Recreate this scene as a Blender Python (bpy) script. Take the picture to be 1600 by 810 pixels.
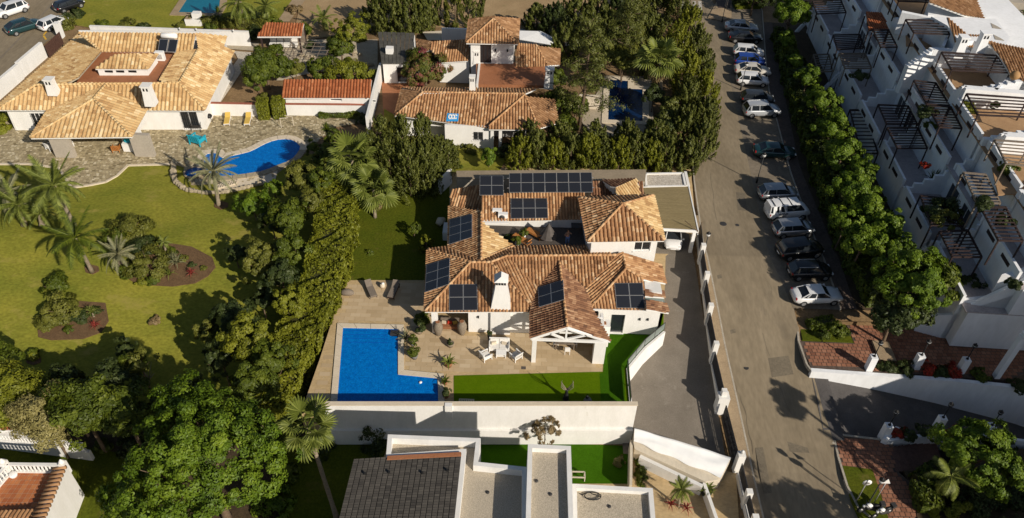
import bpy, bmesh, math, random
import numpy as np
from mathutils import Vector, Matrix
for o in list(bpy.data.objects): bpy.data.objects.remove(o)
SC = bpy.context.scene
COL = SC.collection
R_ = math.radians
random.seed(7)
RNG = np.random.default_rng(7)

# ---------------- camera ----------------
CAMH, PHI, ROLL, FPX = 50.0, R_(41.5), R_(1.83), 1244.0
cp, sp, cr, sr = math.cos(PHI), math.sin(PHI), math.cos(ROLL), math.sin(ROLL)
CR = Vector((cr, sr*sp, sr*cp)); CU = Vector((-sr, cr*sp, cr*cp)); CF = Vector((0, cp, -sp))
cam = bpy.data.cameras.new('camera'); camo = bpy.data.objects.new('camera', cam); COL.objects.link(camo)
cam.sensor_width = 36; cam.lens = 36*FPX/1600; cam.clip_start = 0.5; cam.clip_end = 3000
mw = Matrix((( CR.x, CU.x, -CF.x, 0), (CR.y, CU.y, -CF.y, 0), (CR.z, CU.z, -CF.z, CAMH), (0,0,0,1)))
camo.matrix_world = mw
SC.camera = camo
CAMP = Vector((0,0,CAMH))
# ---------------- light ----------------
SUN_EL, SUN_AZ = 29.5, 135.0      # azimuth clockwise from +Y
w = bpy.data.worlds.new('World'); SC.world = w; w.use_nodes = True
nt = w.node_tree; bg = nt.nodes['Background']
sky = nt.nodes.new('ShaderNodeTexSky'); sky.sky_type = 'NISHITA'; sky.sun_disc = False
sky.sun_elevation = R_(SUN_EL); sky.sun_rotation = R_(SUN_AZ)
nt.links.new(sky.outputs[0], bg.inputs[0]); bg.inputs[1].default_value = 0.062
sl = bpy.data.lights.new('sun', 'SUN'); sl.energy = 5.0; sl.angle = R_(0.5); sl.color = (1.0, 0.91, 0.79)
so = bpy.data.objects.new('sun', sl); COL.objects.link(so)
SD = Vector((math.sin(R_(SUN_AZ))*math.cos(R_(SUN_EL)), math.cos(R_(SUN_AZ))*math.cos(R_(SUN_EL)), math.sin(R_(SUN_EL))))
so.rotation_euler = SD.to_track_quat('Z', 'Y').to_euler(); so.location = SD*200
SC.view_settings.view_transform = 'Standard'; SC.view_settings.look = 'None'
SC.view_settings.exposure = 0.0; SC.view_settings.gamma = 1.0
SC.render.engine = 'CYCLES'
SC.cycles.max_bounces = 6; SC.cycles.transparent_max_bounces = 8

# ---------------- coordinates ----------------
def ray(px, py):
    return CF + CR*((px-800)/FPX) - CU*((py-405)/FPX)
def P(px, py, z=0.0):                       # point at height z seen at that place in the survey photo
    d = ray(px, py); return CAMP + d*((z-CAMH)/d.z)
def fz(y):                                  # the street falls towards the south
    if y >= 58: return 0.0
    if y <= 36.5: return -3.2
    t = (58-y)/21.5
    return -3.2*(0.35*t*t*(3-2*t)+0.65*t)
def T(px, py, dz=0.0):                      # point on the sloping ground
    z = 0.0
    for _ in range(12):
        p = P(px, py, z+dz); z = fz(p.y)
    return Vector((p.x, p.y, z+dz))
def PL(px, py, p0, n):                      # point on a plane
    d = ray(px, py); return CAMP + d*((p0-CAMP).dot(n)/d.dot(n))

# ---------------- materials ----------------
def new_mat(name):
    m = bpy.data.materials.new(name); m.use_nodes = True
    return m, m.node_tree, m.node_tree.nodes['Principled BSDF']
def mat(name, c1, c2=None, scale=1.0, fine=None, rough=0.85, bump=0.0, bscale=20, spec=0.3, metal=0.0, stain=None, stretch=None):
    m, t, b = new_mat(name)
    b.inputs['Roughness'].default_value = rough; b.inputs['Metallic'].default_value = metal
    b.inputs['Specular IOR Level'].default_value = spec
    b.inputs['Base Color'].default_value = (*c1, 1)
    if c2 is None and not bump: return m
    geo = t.nodes.new('ShaderNodeNewGeometry'); src = geo.outputs['Position']
    if stretch:
        mp = t.nodes.new('ShaderNodeMapping'); mp.inputs['Scale'].default_value = stretch
        t.links.new(src, mp.inputs[0]); src = mp.outputs[0]
    if c2 is not None:
        n1 = t.nodes.new('ShaderNodeTexNoise'); n1.inputs['Scale'].default_value = scale; n1.inputs['Detail'].default_value = 5
        n1.inputs['Roughness'].default_value = 0.65
        t.links.new(src, n1.inputs['Vector'])
        rp = t.nodes.new('ShaderNodeValToRGB'); rp.color_ramp.elements[0].position = 0.33; rp.color_ramp.elements[1].position = 0.67
        rp.color_ramp.elements[0].color = (*c1, 1); rp.color_ramp.elements[1].color = (*c2, 1)
        t.links.new(n1.outputs[0], rp.inputs[0]); out = rp.outputs[0]
        if fine:
            n2 = t.nodes.new('ShaderNodeTexNoise'); n2.inputs['Scale'].default_value = fine[0]; n2.inputs['Detail'].default_value = 3
            t.links.new(src, n2.inputs['Vector'])
            mr = t.nodes.new('ShaderNodeMapRange'); mr.inputs[1].default_value = 0.3; mr.inputs[2].default_value = 0.7
            mr.inputs[3].default_value = 1-fine[1]; mr.inputs[4].default_value = 1+fine[1]
            t.links.new(n2.outputs[0], mr.inputs[0])
            mx = t.nodes.new('ShaderNodeVectorMath'); mx.operation = 'SCALE'
            t.links.new(out, mx.inputs[0]); t.links.new(mr.outputs[0], mx.inputs['Scale']); out = mx.outputs[0]
        if stain:
            n3 = t.nodes.new('ShaderNodeTexNoise'); n3.inputs['Scale'].default_value = stain[0]; n3.inputs['Detail'].default_value = 6
            n3.inputs['Roughness'].default_value = 0.7
            t.links.new(src, n3.inputs['Vector'])
            mr = t.nodes.new('ShaderNodeMapRange'); mr.inputs[1].default_value = stain[1]; mr.inputs[2].default_value = stain[1]+0.12
            t.links.new(n3.outputs[0], mr.inputs[0])
            mx = t.nodes.new('ShaderNodeMix'); mx.data_type = 'RGBA'
            t.links.new(mr.outputs[0], mx.inputs[0]); t.links.new(out, mx.inputs[6]); mx.inputs[7].default_value = (*stain[2], 1)
            out = mx.outputs[2]
        t.links.new(out, b.inputs['Base Color'])
    if bump:
        n4 = t.nodes.new('ShaderNodeTexNoise'); n4.inputs['Scale'].default_value = bscale; n4.inputs['Detail'].default_value = 4
        t.links.new(src, n4.inputs['Vector'])
        bp = t.nodes.new('ShaderNodeBump'); bp.inputs['Strength'].default_value = bump; bp.inputs['Distance'].default_value = 0.05
        t.links.new(n4.outputs[0], bp.inputs['Height']); t.links.new(bp.outputs[0], b.inputs['Normal'])
    return m
def tint_mat(name, stops, rough=0.8, trans=0.0, spec=0.25, patch=None):
    """colour chosen by the face attribute 'tint' (one value per tile or leaf)"""
    m, t, b = new_mat(name)
    a = t.nodes.new('ShaderNodeAttribute'); a.attribute_name = 'tint'
    rp = t.nodes.new('ShaderNodeValToRGB'); e = rp.color_ramp.elements
    e[0].position = stops[0][0]; e[0].color = (*stops[0][1], 1)
    e[1].position = stops[-1][0]; e[1].color = (*stops[-1][1], 1)
    for s in stops[1:-1]:
        k = e.new(s[0]); k.color = (*s[1], 1)
    src = a.outputs['Fac']
    if patch:
        geo = t.nodes.new('ShaderNodeNewGeometry')
        n1 = t.nodes.new('ShaderNodeTexNoise'); n1.inputs['Scale'].default_value = patch[0]; n1.inputs['Detail'].default_value = 4
        t.links.new(geo.outputs['Position'], n1.inputs['Vector'])
        ma = t.nodes.new('ShaderNodeMath'); ma.operation = 'MULTIPLY_ADD'; ma.inputs[1].default_value = patch[1]; ma.inputs[2].default_value = -patch[1]/2
        t.links.new(n1.outputs[0], ma.inputs[0])
        ad = t.nodes.new('ShaderNodeMath'); ad.operation = 'ADD'; ad.use_clamp = True
        t.links.new(ma.outputs[0], ad.inputs[0]); t.links.new(src, ad.inputs[1]); src = ad.outputs[0]
    t.links.new(src, rp.inputs[0]); t.links.new(rp.outputs[0], b.inputs['Base Color'])
    b.inputs['Roughness'].default_value = rough; b.inputs['Specular IOR Level'].default_value = spec
    if trans:
        tr = t.nodes.new('ShaderNodeBsdfTranslucent'); t.links.new(rp.outputs[0], tr.inputs[0])
        mx = t.nodes.new('ShaderNodeMixShader'); mx.inputs[0].default_value = trans
        out = t.nodes['Material Output']
        t.links.new(b.outputs[0], mx.inputs[1]); t.links.new(tr.outputs[0], mx.inputs[2]); t.links.new(mx.outputs[0], out.inputs[0])
    return m
M = {}
M['earth'] = mat('earth', (.26,.17,.085), (.16,.10,.045), .35, (6,.25), bump=.4, bscale=5, stain=(.9,.62,(.34,.26,.15)))
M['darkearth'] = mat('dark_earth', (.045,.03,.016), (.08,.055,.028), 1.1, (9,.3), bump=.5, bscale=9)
M['asphalt'] = mat('asphalt', (.195,.155,.10), (.27,.218,.145), .22, (2.2,.12), bump=.2, bscale=40, stain=(.12,.60,(.15,.122,.085)), stretch=(1.6,.45,1))
M['patch'] = mat('asphalt_repair', (.14,.115,.08), (.18,.15,.105), .8, (6,.15), bump=.2, bscale=40)
M['parking'] = mat('parking_surface', (.17,.14,.10), (.23,.19,.14), .5, (3,.14), bump=.2, bscale=40, stain=(.5,.6,(.10,.09,.075)))
M['drive'] = mat('driveway_asphalt', (.165,.142,.112), (.215,.185,.148), .5, (14,.16), bump=.35, bscale=30, stain=(1.3,.60,(.26,.23,.185)))
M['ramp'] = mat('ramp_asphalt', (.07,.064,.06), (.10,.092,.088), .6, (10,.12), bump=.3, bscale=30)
M['kerb'] = mat('kerb_concrete', (.42,.38,.31), (.33,.29,.23), 1.2, (8,.15))
M['sidewalk'] = mat('pavement_concrete', (.36,.27,.17), (.29,.215,.13), 1.0, (9,.14), bump=.2)
M['pale_paving'] = mat('pale_yard_paving', (.52,.45,.33), (.42,.35,.25), .7, (5,.15), stain=(.8,.6,(.30,.24,.15)))
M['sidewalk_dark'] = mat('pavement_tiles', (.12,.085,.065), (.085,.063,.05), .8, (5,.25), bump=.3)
M['white'] = mat('white_render', (.78,.765,.73), (.71,.695,.65), .8, (6,.03), rough=.9, bump=.12, bscale=18, stain=(1.1,.64,(.60,.57,.50)), stretch=(1.6,1.6,.5))
M['white_apt'] = mat('white_render_weathered', (.84,.85,.86), (.76,.77,.77), .6, (3,.04), rough=.9, bump=.15, bscale=10, stretch=(1,1,.3))
M['white_paint'] = mat('white_paint', (.80,.79,.76), rough=.5)
M['cream'] = mat('cream_render', (.62,.55,.43), (.55,.48,.37), .9, (6,.06), rough=.9)
M['greywall'] = mat('grey_render', (.42,.37,.30), (.36,.32,.26), .8, (6,.08))
M['travertine'] = mat('travertine', (.52,.385,.21), (.43,.31,.16), .6, (4,.12), rough=.6, bump=.1, stain=(1.4,.6,(.58,.47,.32)), stretch=(1,1.7,1))
M['coping'] = mat('pool_coping', (.66,.57,.43), (.60,.51,.38), 1.2, (8,.05), rough=.6)
M['lawn_l'] = mat('garden_lawn', (.26,.24,.034), (.155,.170,.022), .13, (3.2,.22), bump=.5, bscale=22, spec=.08, stain=(.28,.56,(.30,.255,.06)), stretch=(1,1.6,1))
M['lawn_c'] = mat('dark_green_lawn', (.065,.085,.006), (.09,.10,.008), .35, (6,.28), bump=.6, bscale=22, spec=.08, stain=(.5,.6,(.15,.125,.03)))  # darker, greener grass than the garden lawn
M['turf'] = mat('artificial_turf', (.075,.135,.001), (.088,.15,.002), 1.5, (12,.15), bump=.5, bscale=40, spec=.05)
M['turf_d'] = mat('artificial_turf_deep', (.035,.10,.002), (.042,.115,.003), 1.5, (12,.15), bump=.5, bscale=40, spec=.05)
M['stonepave'] = mat('paving_base', (.30,.25,.16), (.24,.2,.13), 2, (12,.2))
M['terracotta'] = mat('terracotta_floor', (.36,.15,.07), (.29,.115,.05), .8, (7,.12), rough=.7)
M['terra_brown'] = mat('roof_terrace_floor', (.40,.25,.13), (.32,.19,.095), .7, (7,.1), rough=.8)
M['deckgrey'] = mat('grey_terrace_tiles', (.10,.085,.075), (.075,.065,.058), .9, (5,.15), rough=.7)
M['apt_floor'] = mat('apartment_terrace_tiles', (.46,.41,.40), (.36,.32,.31), .9, (5,.12))
M['gravel'] = mat('roof_gravel', (.52,.45,.345), (.40,.345,.26), 9, (26,.4), bump=.8, bscale=25)
M['gravel_w'] = mat('white_gravel', (.62,.57,.48), (.35,.3,.24), 5, (14,.3), bump=.8, bscale=12)
M['felt'] = mat('flat_roof_felt', (.30,.24,.165), (.25,.20,.135), .9, (5,.12))
M['concrete'] = mat('concrete', (.40,.34,.25), (.33,.28,.2), .9, (5,.12))
M['woodroof'] = mat('reed_roof', (.28,.22,.11), (.22,.17,.08), 1.0, (8,.25), bump=.4, stretch=(.4,5,1))
M['darkwood'] = mat('dark_wood', (.030,.018,.017), (.045,.028,.024), 2, (8,.2), rough=.7)
M['greywood'] = mat('weathered_wood', (.22,.18,.14), (.15,.12,.09), 3, (9,.2), rough=.8)
M['orangewood'] = mat('orange_wood', (.45,.19,.05), (.34,.13,.035), 3, (9,.2), rough=.7)
M['bark'] = mat('bark', (.17,.12,.075), (.10,.07,.045), 4, (14,.3), rough=.95, bump=.6, bscale=14)
M['palmbark'] = mat('palm_bark', (.30,.25,.18), (.19,.15,.10), 5, (14,.3), rough=.95, bump=.6, bscale=14, stretch=(.5,.5,3))
M['black'] = mat('black_metal', (.018,.018,.018), rough=.5)
M['darkmetal'] = mat('dark_metal', (.045,.043,.042), rough=.5)
M['iron'] = mat('iron', (.05,.045,.04), rough=.6)
M['silver'] = mat('aluminium', (.55,.55,.54), rough=.35, metal=.6)
M['glass'] = mat('dark_glass', (.018,.022,.026), rough=.08, spec=.6)
M['glass_l'] = mat('pale_glass', (.20,.24,.22), rough=.12, spec=.6)
M['water'] = mat('pool_water', (.0,.115,.43), (.001,.175,.55), 2.6, (9,.22), rough=.06, bump=.2, bscale=7, spec=.3)
M['water_t'] = mat('teal_pool_water', (.004,.13,.20), (.006,.16,.23), .8, (5,.10), rough=.06, bump=.25, bscale=7, spec=.5)
M['water_d'] = mat('deep_pool_water', (.001,.012,.05), (.002,.02,.075), .8, (5,.10), rough=.05, bump=.2, bscale=7, spec=.5)
M['poolstep'] = mat('pool_step', (.004,.09,.42), rough=.2)
M['brick_step'] = mat('brick_steps', (.16,.085,.06), (.11,.06,.045), 2, (9,.2), bump=.3)
M['cell'] = mat('solar_cell', (.020,.022,.028), rough=.18, spec=.55)
M['red_car'] = mat('red_lamp', (.30,.01,.01), rough=.3)
M['tyre'] = mat('tyre_rubber', (.015,.015,.015), rough=.8)
M['rim'] = mat('wheel_rim', (.35,.35,.35), rough=.35, metal=.5)
M['lamp_glass'] = mat('lamp_glass', (.6,.6,.58), rough=.2)
M['turq'] = mat('turquoise_plastic', (.02,.36,.47), rough=.5)
M['yellow'] = mat('yellow_cushion', (.62,.42,.09), rough=.8)
M['cushion'] = mat('cushion_white', (.74,.72,.67), (.66,.64,.6), 6, rough=.9)
M['grey_cushion'] = mat('taupe_cushion', (.22,.18,.14), (.17,.14,.11), 6, rough=.9)
M['potclay'] = mat('clay_pot', (.30,.13,.06), (.22,.10,.05), 6, rough=.8)
M['stonepot'] = mat('stone_urn', (.26,.21,.155), (.17,.14,.10), 8, (20,.2), rough=.9)
M['greypot'] = mat('grey_pot', (.16,.16,.16), rough=.6)
M['stone'] = mat('stone', (.42,.35,.24), (.30,.25,.17), 3, (12,.25), rough=.9, bump=.5, bscale=6)
M['fabric'] = mat('white_sheeting', (.86,.86,.84), (.80,.80,.78), 1.5, rough=.7)
M['brown_panel'] = mat('brown_fence_panel', (.10,.05,.035), (.07,.035,.025), 3, rough=.7)
M['fencepanel'] = mat('charcoal_fence_panel', (.035,.035,.04), rough=.5)
M['metalroof'] = mat('dark_sheet_roof', (.095,.09,.075), (.065,.06,.05), 1.2, (6,.2), rough=.7)
M['pinkroof'] = mat('red_sheet_roof', (.36,.13,.08), (.30,.105,.065), 1.2, (6,.15))
M['blue'] = mat('blue_tarp', (.02,.24,.55), (.03,.30,.62), 3)
M['denim'] = mat('denim', (.10,.20,.42), rough=.9)
M['skin'] = mat('skin', (.48,.27,.18), rough=.6)
M['hair'] = mat('dark_hair', (.03,.018,.012), rough=.6)
M['shirt'] = mat('brown_top', (.24,.15,.10), rough=.9)
M['yellowline'] = mat('yellow_line_paint', (.60,.36,.04), rough=.7)
M['whiteline'] = mat('white_line_paint', (.55,.52,.46), (.35,.32,.27), 4)
M['red'] = mat('red_paint', (.45,.04,.02), rough=.6)
tile_stops = lambda a,b,c,d: [(0,a),(.35,b),(.7,c),(1,d)]
M['tile'] = tint_mat('barrel_tiles', tile_stops((.20,.10,.045),(.36,.185,.085),(.50,.29,.14),(.62,.43,.25)), patch=(.5,.35))
M['tile_dark'] = tint_mat('old_barrel_tiles', tile_stops((.12,.06,.035),(.20,.095,.05),(.30,.16,.085),(.42,.26,.15)), patch=(.6,.5))
M['tile_old'] = tint_mat('pale_barrel_tiles', tile_stops((.36,.21,.09),(.52,.335,.15),(.62,.44,.215),(.72,.57,.34)), patch=(.35,.4))
M['tile_red'] = tint_mat('red_barrel_tiles', tile_stops((.24,.075,.028),(.32,.10,.038),(.40,.14,.055),(.48,.2,.09)), patch=(.5,.3))
M['tile_brown'] = tint_mat('brown_barrel_tiles', tile_stops((.20,.10,.045),(.28,.15,.07),(.38,.21,.10),(.47,.29,.16)), patch=(.5,.4))
M['slate'] = tint_mat('charcoal_roof_tiles', [(0,(.042,.038,.033)),(1,(.092,.083,.070))], patch=(.6,.4), rough=.7)
M['setts'] = tint_mat('stone_setts', [(0,(.20,.16,.085)),(.4,(.37,.30,.175)),(.75,(.50,.42,.26)),(1,(.64,.56,.39))])
M['ftile'] = tint_mat('terracotta_tiles', [(0,(.30,.085,.03)),(.5,(.40,.13,.045)),(1,(.48,.19,.07))], rough=.6)
M['brickpave'] = tint_mat('brick_paving', [(0,(.20,.085,.05)),(.5,(.29,.13,.075)),(1,(.36,.18,.11))], rough=.85)
leaf = lambda n,a,b,c,tr=.25: tint_mat(n, [(0,a),(.5,b),(1,c)], rough=.55, trans=tr, spec=.3)
M['l_bright'] = leaf('leaves_bright', (.048,.088,.005), (.098,.160,.008), (.19,.26,.018))
M['l_mid'] = leaf('leaves_mid', (.040,.060,.005), (.078,.105,.008), (.15,.18,.015))
M['l_dark'] = leaf('leaves_dark', (.025,.040,.009), (.045,.064,.014), (.08,.10,.025))
M['l_conifer'] = leaf('conifer_foliage', (.050,.060,.010), (.092,.105,.016), (.155,.165,.035), .15)
M['l_hedge'] = leaf('hedge_foliage', (.080,.092,.006), (.150,.162,.010), (.24,.245,.02), .2)
M['l_olive'] = leaf('olive_leaves', (.070,.078,.010), (.125,.132,.018), (.20,.20,.034))
M['l_pale'] = leaf('pale_flowering_leaves', (.17,.15,.045), (.27,.235,.08), (.38,.34,.14))
M['l_palm'] = leaf('palm_leaves', (.065,.085,.012), (.14,.17,.025), (.25,.28,.06), .3)
M['l_greypalm'] = leaf('grey_palm_leaves', (.12,.13,.06), (.20,.20,.10), (.30,.28,.15), .2)
M['l_dry'] = leaf('dry_leaves', (.12,.085,.035), (.20,.14,.06), (.30,.22,.11), .15)
M['l_red'] = leaf('red_leaves', (.16,.02,.015), (.27,.04,.03), (.40,.09,.07), .2)
M['l_pink'] = leaf('pink_bougainvillea', (.10,.085,.015), (.17,.08,.03), (.50,.05,.14), .3)
M['l_boug'] = leaf('bougainvillea_foliage', (.05,.075,.010), (.13,.14,.02), (.36,.06,.11), .3)
M['field'] = mat('dry_field_soil', (.38,.265,.14), (.28,.19,.095), .3, (6,.2), bump=.4, bscale=5, stain=(.5,.6,(.22,.19,.08)))
M['l_redflower'] = leaf('red_geraniums', (.045,.06,.012), (.30,.03,.015), (.60,.05,.02), .2)

# ---------------- object helpers ----------------
def link(o, parent=None):
    COL.objects.link(o)
    if parent is not None: o.parent = parent
    return o
def tag(o, label=None, cat=None, group=None, kind=None):
    if label: o['label'] = label
    if cat: o['category'] = cat
    if group: o['group'] = group
    if kind: o['kind'] = kind
    return o
def thing(name, label, cat, loc=(0,0,0), rz=0.0, group=None):
    o = bpy.data.objects.new(name, None); o.empty_display_size = .3
    o.location = loc; o.rotation_euler = (0,0,rz); COL.objects.link(o)
    return tag(o, label, cat, group)
class MB:
    """collects faces in world coordinates (or local ones) and links them as one mesh object"""
    def __init__(s): s.v=[]; s.f=[]; s.t=[]; s.mi=[]; s.cur=0; s.sm=[]
    def add(s, vs, fs, tint=.5, smooth=False):
        b=len(s.v); s.v += [tuple(v) for v in vs]
        for f in fs: s.f.append(tuple(b+i for i in f)); s.t.append(tint); s.mi.append(s.cur); s.sm.append(smooth)
    def poly(s, pts, tint=.5): s.add(pts, [tuple(range(len(pts)))], tint)
    def box(s, c, d, rz=0, rot=None, tint=.5):
        hx,hy,hz = d[0]/2,d[1]/2,d[2]/2
        m = rot if rot is not None else Matrix.Rotation(rz,3,'Z')
        c = Vector(c)
        vs = [c + m@Vector((sx*hx,sy*hy,sz*hz)) for sz in (-1,1) for sy in (-1,1) for sx in (-1,1)]
        s.add(vs, [(0,2,3,1),(4,5,7,6),(0,1,5,4),(2,6,7,3),(0,4,6,2),(1,3,7,5)], tint)
    def prism(s, poly, z0, z1, tint=.5, top=True, bottom=True):
        """poly: list of (x,y) or Vectors; z1/z0 numbers or lists"""
        n=len(poly)
        a = sum(poly[i][0]*poly[(i+1)%n][1]-poly[(i+1)%n][0]*poly[i][1] for i in range(n))
        Z0 = z0 if isinstance(z0,(list,tuple)) else [z0]*n
        Z1 = z1 if isinstance(z1,(list,tuple)) else [z1]*n
        idx = list(range(n)) if a>0 else list(range(n))[::-1]
        vs = [(poly[i][0],poly[i][1],Z0[i]) for i in idx]+[(poly[i][0],poly[i][1],Z1[i]) for i in idx]
        fs = [(i,(i+1)%n,n+(i+1)%n,n+i) for i in range(n)]
        if top: fs.append(tuple(range(n,2*n)))
        if bottom: fs.append(tuple(range(n-1,-1,-1)))
        s.add(vs, fs, tint)
    def bar(s, a, b, w=.1, h=None, up=(0,0,1), tint=.5):
        a=Vector(a); b=Vector(b); h = w if h is None else h
        d=(b-a); L=d.length
        if L<1e-6: return
        d/=L; u=Vector(up)
        if abs(d.dot(u))>.98: u=Vector((0,1,0))
        x=d.cross(u).normalized(); y=x.cross(d)
        vs=[p + x*(sx*w/2)+y*(sy*h/2) for p in (a,b) for sy in (-1,1) for sx in (-1,1)]
        s.add(vs, [(0,1,3,2),(4,6,7,5),(0,4,5,1),(2,3,7,6),(0,2,6,4),(1,5,7,3)], tint)
    def tube(s, pts, rads, n=6, tint=.5, cap=True):
        pts=[Vector(p) for p in pts]; rings=[]
        if not isinstance(rads,(list,tuple)): rads=[rads]*len(pts)
        vs=[]
        px=None
        for i,p in enumerate(pts):
            d=(pts[min(i+1,len(pts)-1)]-pts[max(i-1,0)]).normalized()
            u=Vector((0,0,1)) if abs(d.z)<.9 else Vector((1,0,0))
            if px is not None: u = px
            x=(u - d*u.dot(d))
            x = x.normalized() if x.length>1e-5 else d.orthogonal().normalized()
            px=x; y=d.cross(x)
            for k in range(n):
                a=2*math.pi*k/n; vs.append(p+(x*math.cos(a)+y*math.sin(a))*rads[i])
        fs=[]
        for i in range(len(pts)-1):
            for k in range(n):
                fs.append((i*n+k,i*n+(k+1)%n,(i+1)*n+(k+1)%n,(i+1)*n+k))
        if cap: fs += [tuple(range(n-1,-1,-1)), tuple(range((len(pts)-1)*n,len(pts)*n))]
        s.add(vs, fs, tint, True)
    def lathe(s, c, prof, n=14, tint=.5):
        c=Vector(c); vs=[]; fs=[]
        for r,z in prof:
            for k in range(n):
                a=2*math.pi*k/n; vs.append(c+Vector((r*math.cos(a),r*math.sin(a),z)))
        m=len(prof)
        for i in range(m-1):
            for k in range(n): fs.append((i*n+k,i*n+(k+1)%n,(i+1)*n+(k+1)%n,(i+1)*n+k))
        fs += [tuple(range(n-1,-1,-1)), tuple(range((m-1)*n,m*n))]
        s.add(vs, fs, tint, True)
    def build(s, name, mats, parent=None, label=None, cat=None, kind=None, group=None, tint=False, smooth=None, loc=None):
        me=bpy.data.meshes.new(name)
        vs=s.v
        if loc is not None: vs=[(v[0]-loc[0],v[1]-loc[1],v[2]-loc[2]) for v in vs]
        elif parent is not None:
            L=parent_world(parent); Li=L.inverted(); vs=[tuple(Li@Vector(v)) for v in vs]
        me.from_pydata(vs,[],s.f)
        if not isinstance(mats,(list,tuple)): mats=[mats]
        for m in mats: me.materials.append(M[m] if isinstance(m,str) else m)
        if len(mats)>1: me.polygons.foreach_set('material_index', s.mi)
        if tint:
            a=me.attributes.new('tint','FLOAT','FACE'); a.data.foreach_set('value', s.t)
        sm = s.sm if smooth is None else [smooth]*len(s.f)
        me.polygons.foreach_set('use_smooth', sm)
        me.update()
        o=bpy.data.objects.new(name,me)
        if loc is not None: o.location=loc
        link(o,parent); tag(o,label,cat,group,kind)
        return o
def parent_world(o):
    m = Matrix.LocRotScale(o.location, o.rotation_euler, o.scale)
    while o.parent is not None:
        o=o.parent; m = Matrix.LocRotScale(o.location, o.rotation_euler, o.scale)@m
    return m
def copy_tree(o, parent=None):
    c=o.copy(); COL.objects.link(c); c.parent=parent
    for ch in KIDS(o): copy_tree(ch,c)
    return c
def KIDS(o): return [x for x in list(COL.objects) if x.parent is o]
def part_copy(o, parent, loc=None, rot=None, scale=None):
    c=o.copy(); COL.objects.link(c); c.parent=parent
    if loc is not None: c.location=loc
    if rot is not None: c.rotation_euler=rot
    if scale is not None: c.scale=scale
    return c
def struct(name, mb, m, **k): return mb.build(name, m, kind='structure', **k)
def sheet(name, pts, m, kind='structure', **kw):
    mb=MB(); n=len(pts)
    a=sum(pts[i][0]*pts[(i+1)%n][1]-pts[(i+1)%n][0]*pts[i][1] for i in range(n))
    if a<0: pts=pts[::-1]
    mb.poly(pts); return mb.build(name,m,kind=kind,**kw)
def slab(name, pts, z1, z0, m, kind='structure', **kw):
    mb=MB(); mb.prism([(p[0],p[1]) for p in pts], z0, z1); return mb.build(name,m,kind=kind,**kw)
def inset(poly, d):
    """move a 2D polygon's edges inwards by d"""
    n=len(poly); a=sum(poly[i][0]*poly[(i+1)%n][1]-poly[(i+1)%n][0]*poly[i][1] for i in range(n))
    s=1 if a>0 else -1; out=[]
    for i in range(n):
        p0=Vector(poly[i-1][:2]); p1=Vector(poly[i][:2]); p2=Vector(poly[(i+1)%n][:2])
        e1=(p1-p0).normalized(); e2=(p2-p1).normalized()
        n1=Vector((-e1.y,e1.x))*s; n2=Vector((-e2.y,e2.x))*s
        b=(n1+n2); L=b.length
        b = b/L if L>1e-6 else n1
        k=max(.35,b.dot(n1)); out.append(p1+b*(d/k))
    return out

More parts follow.
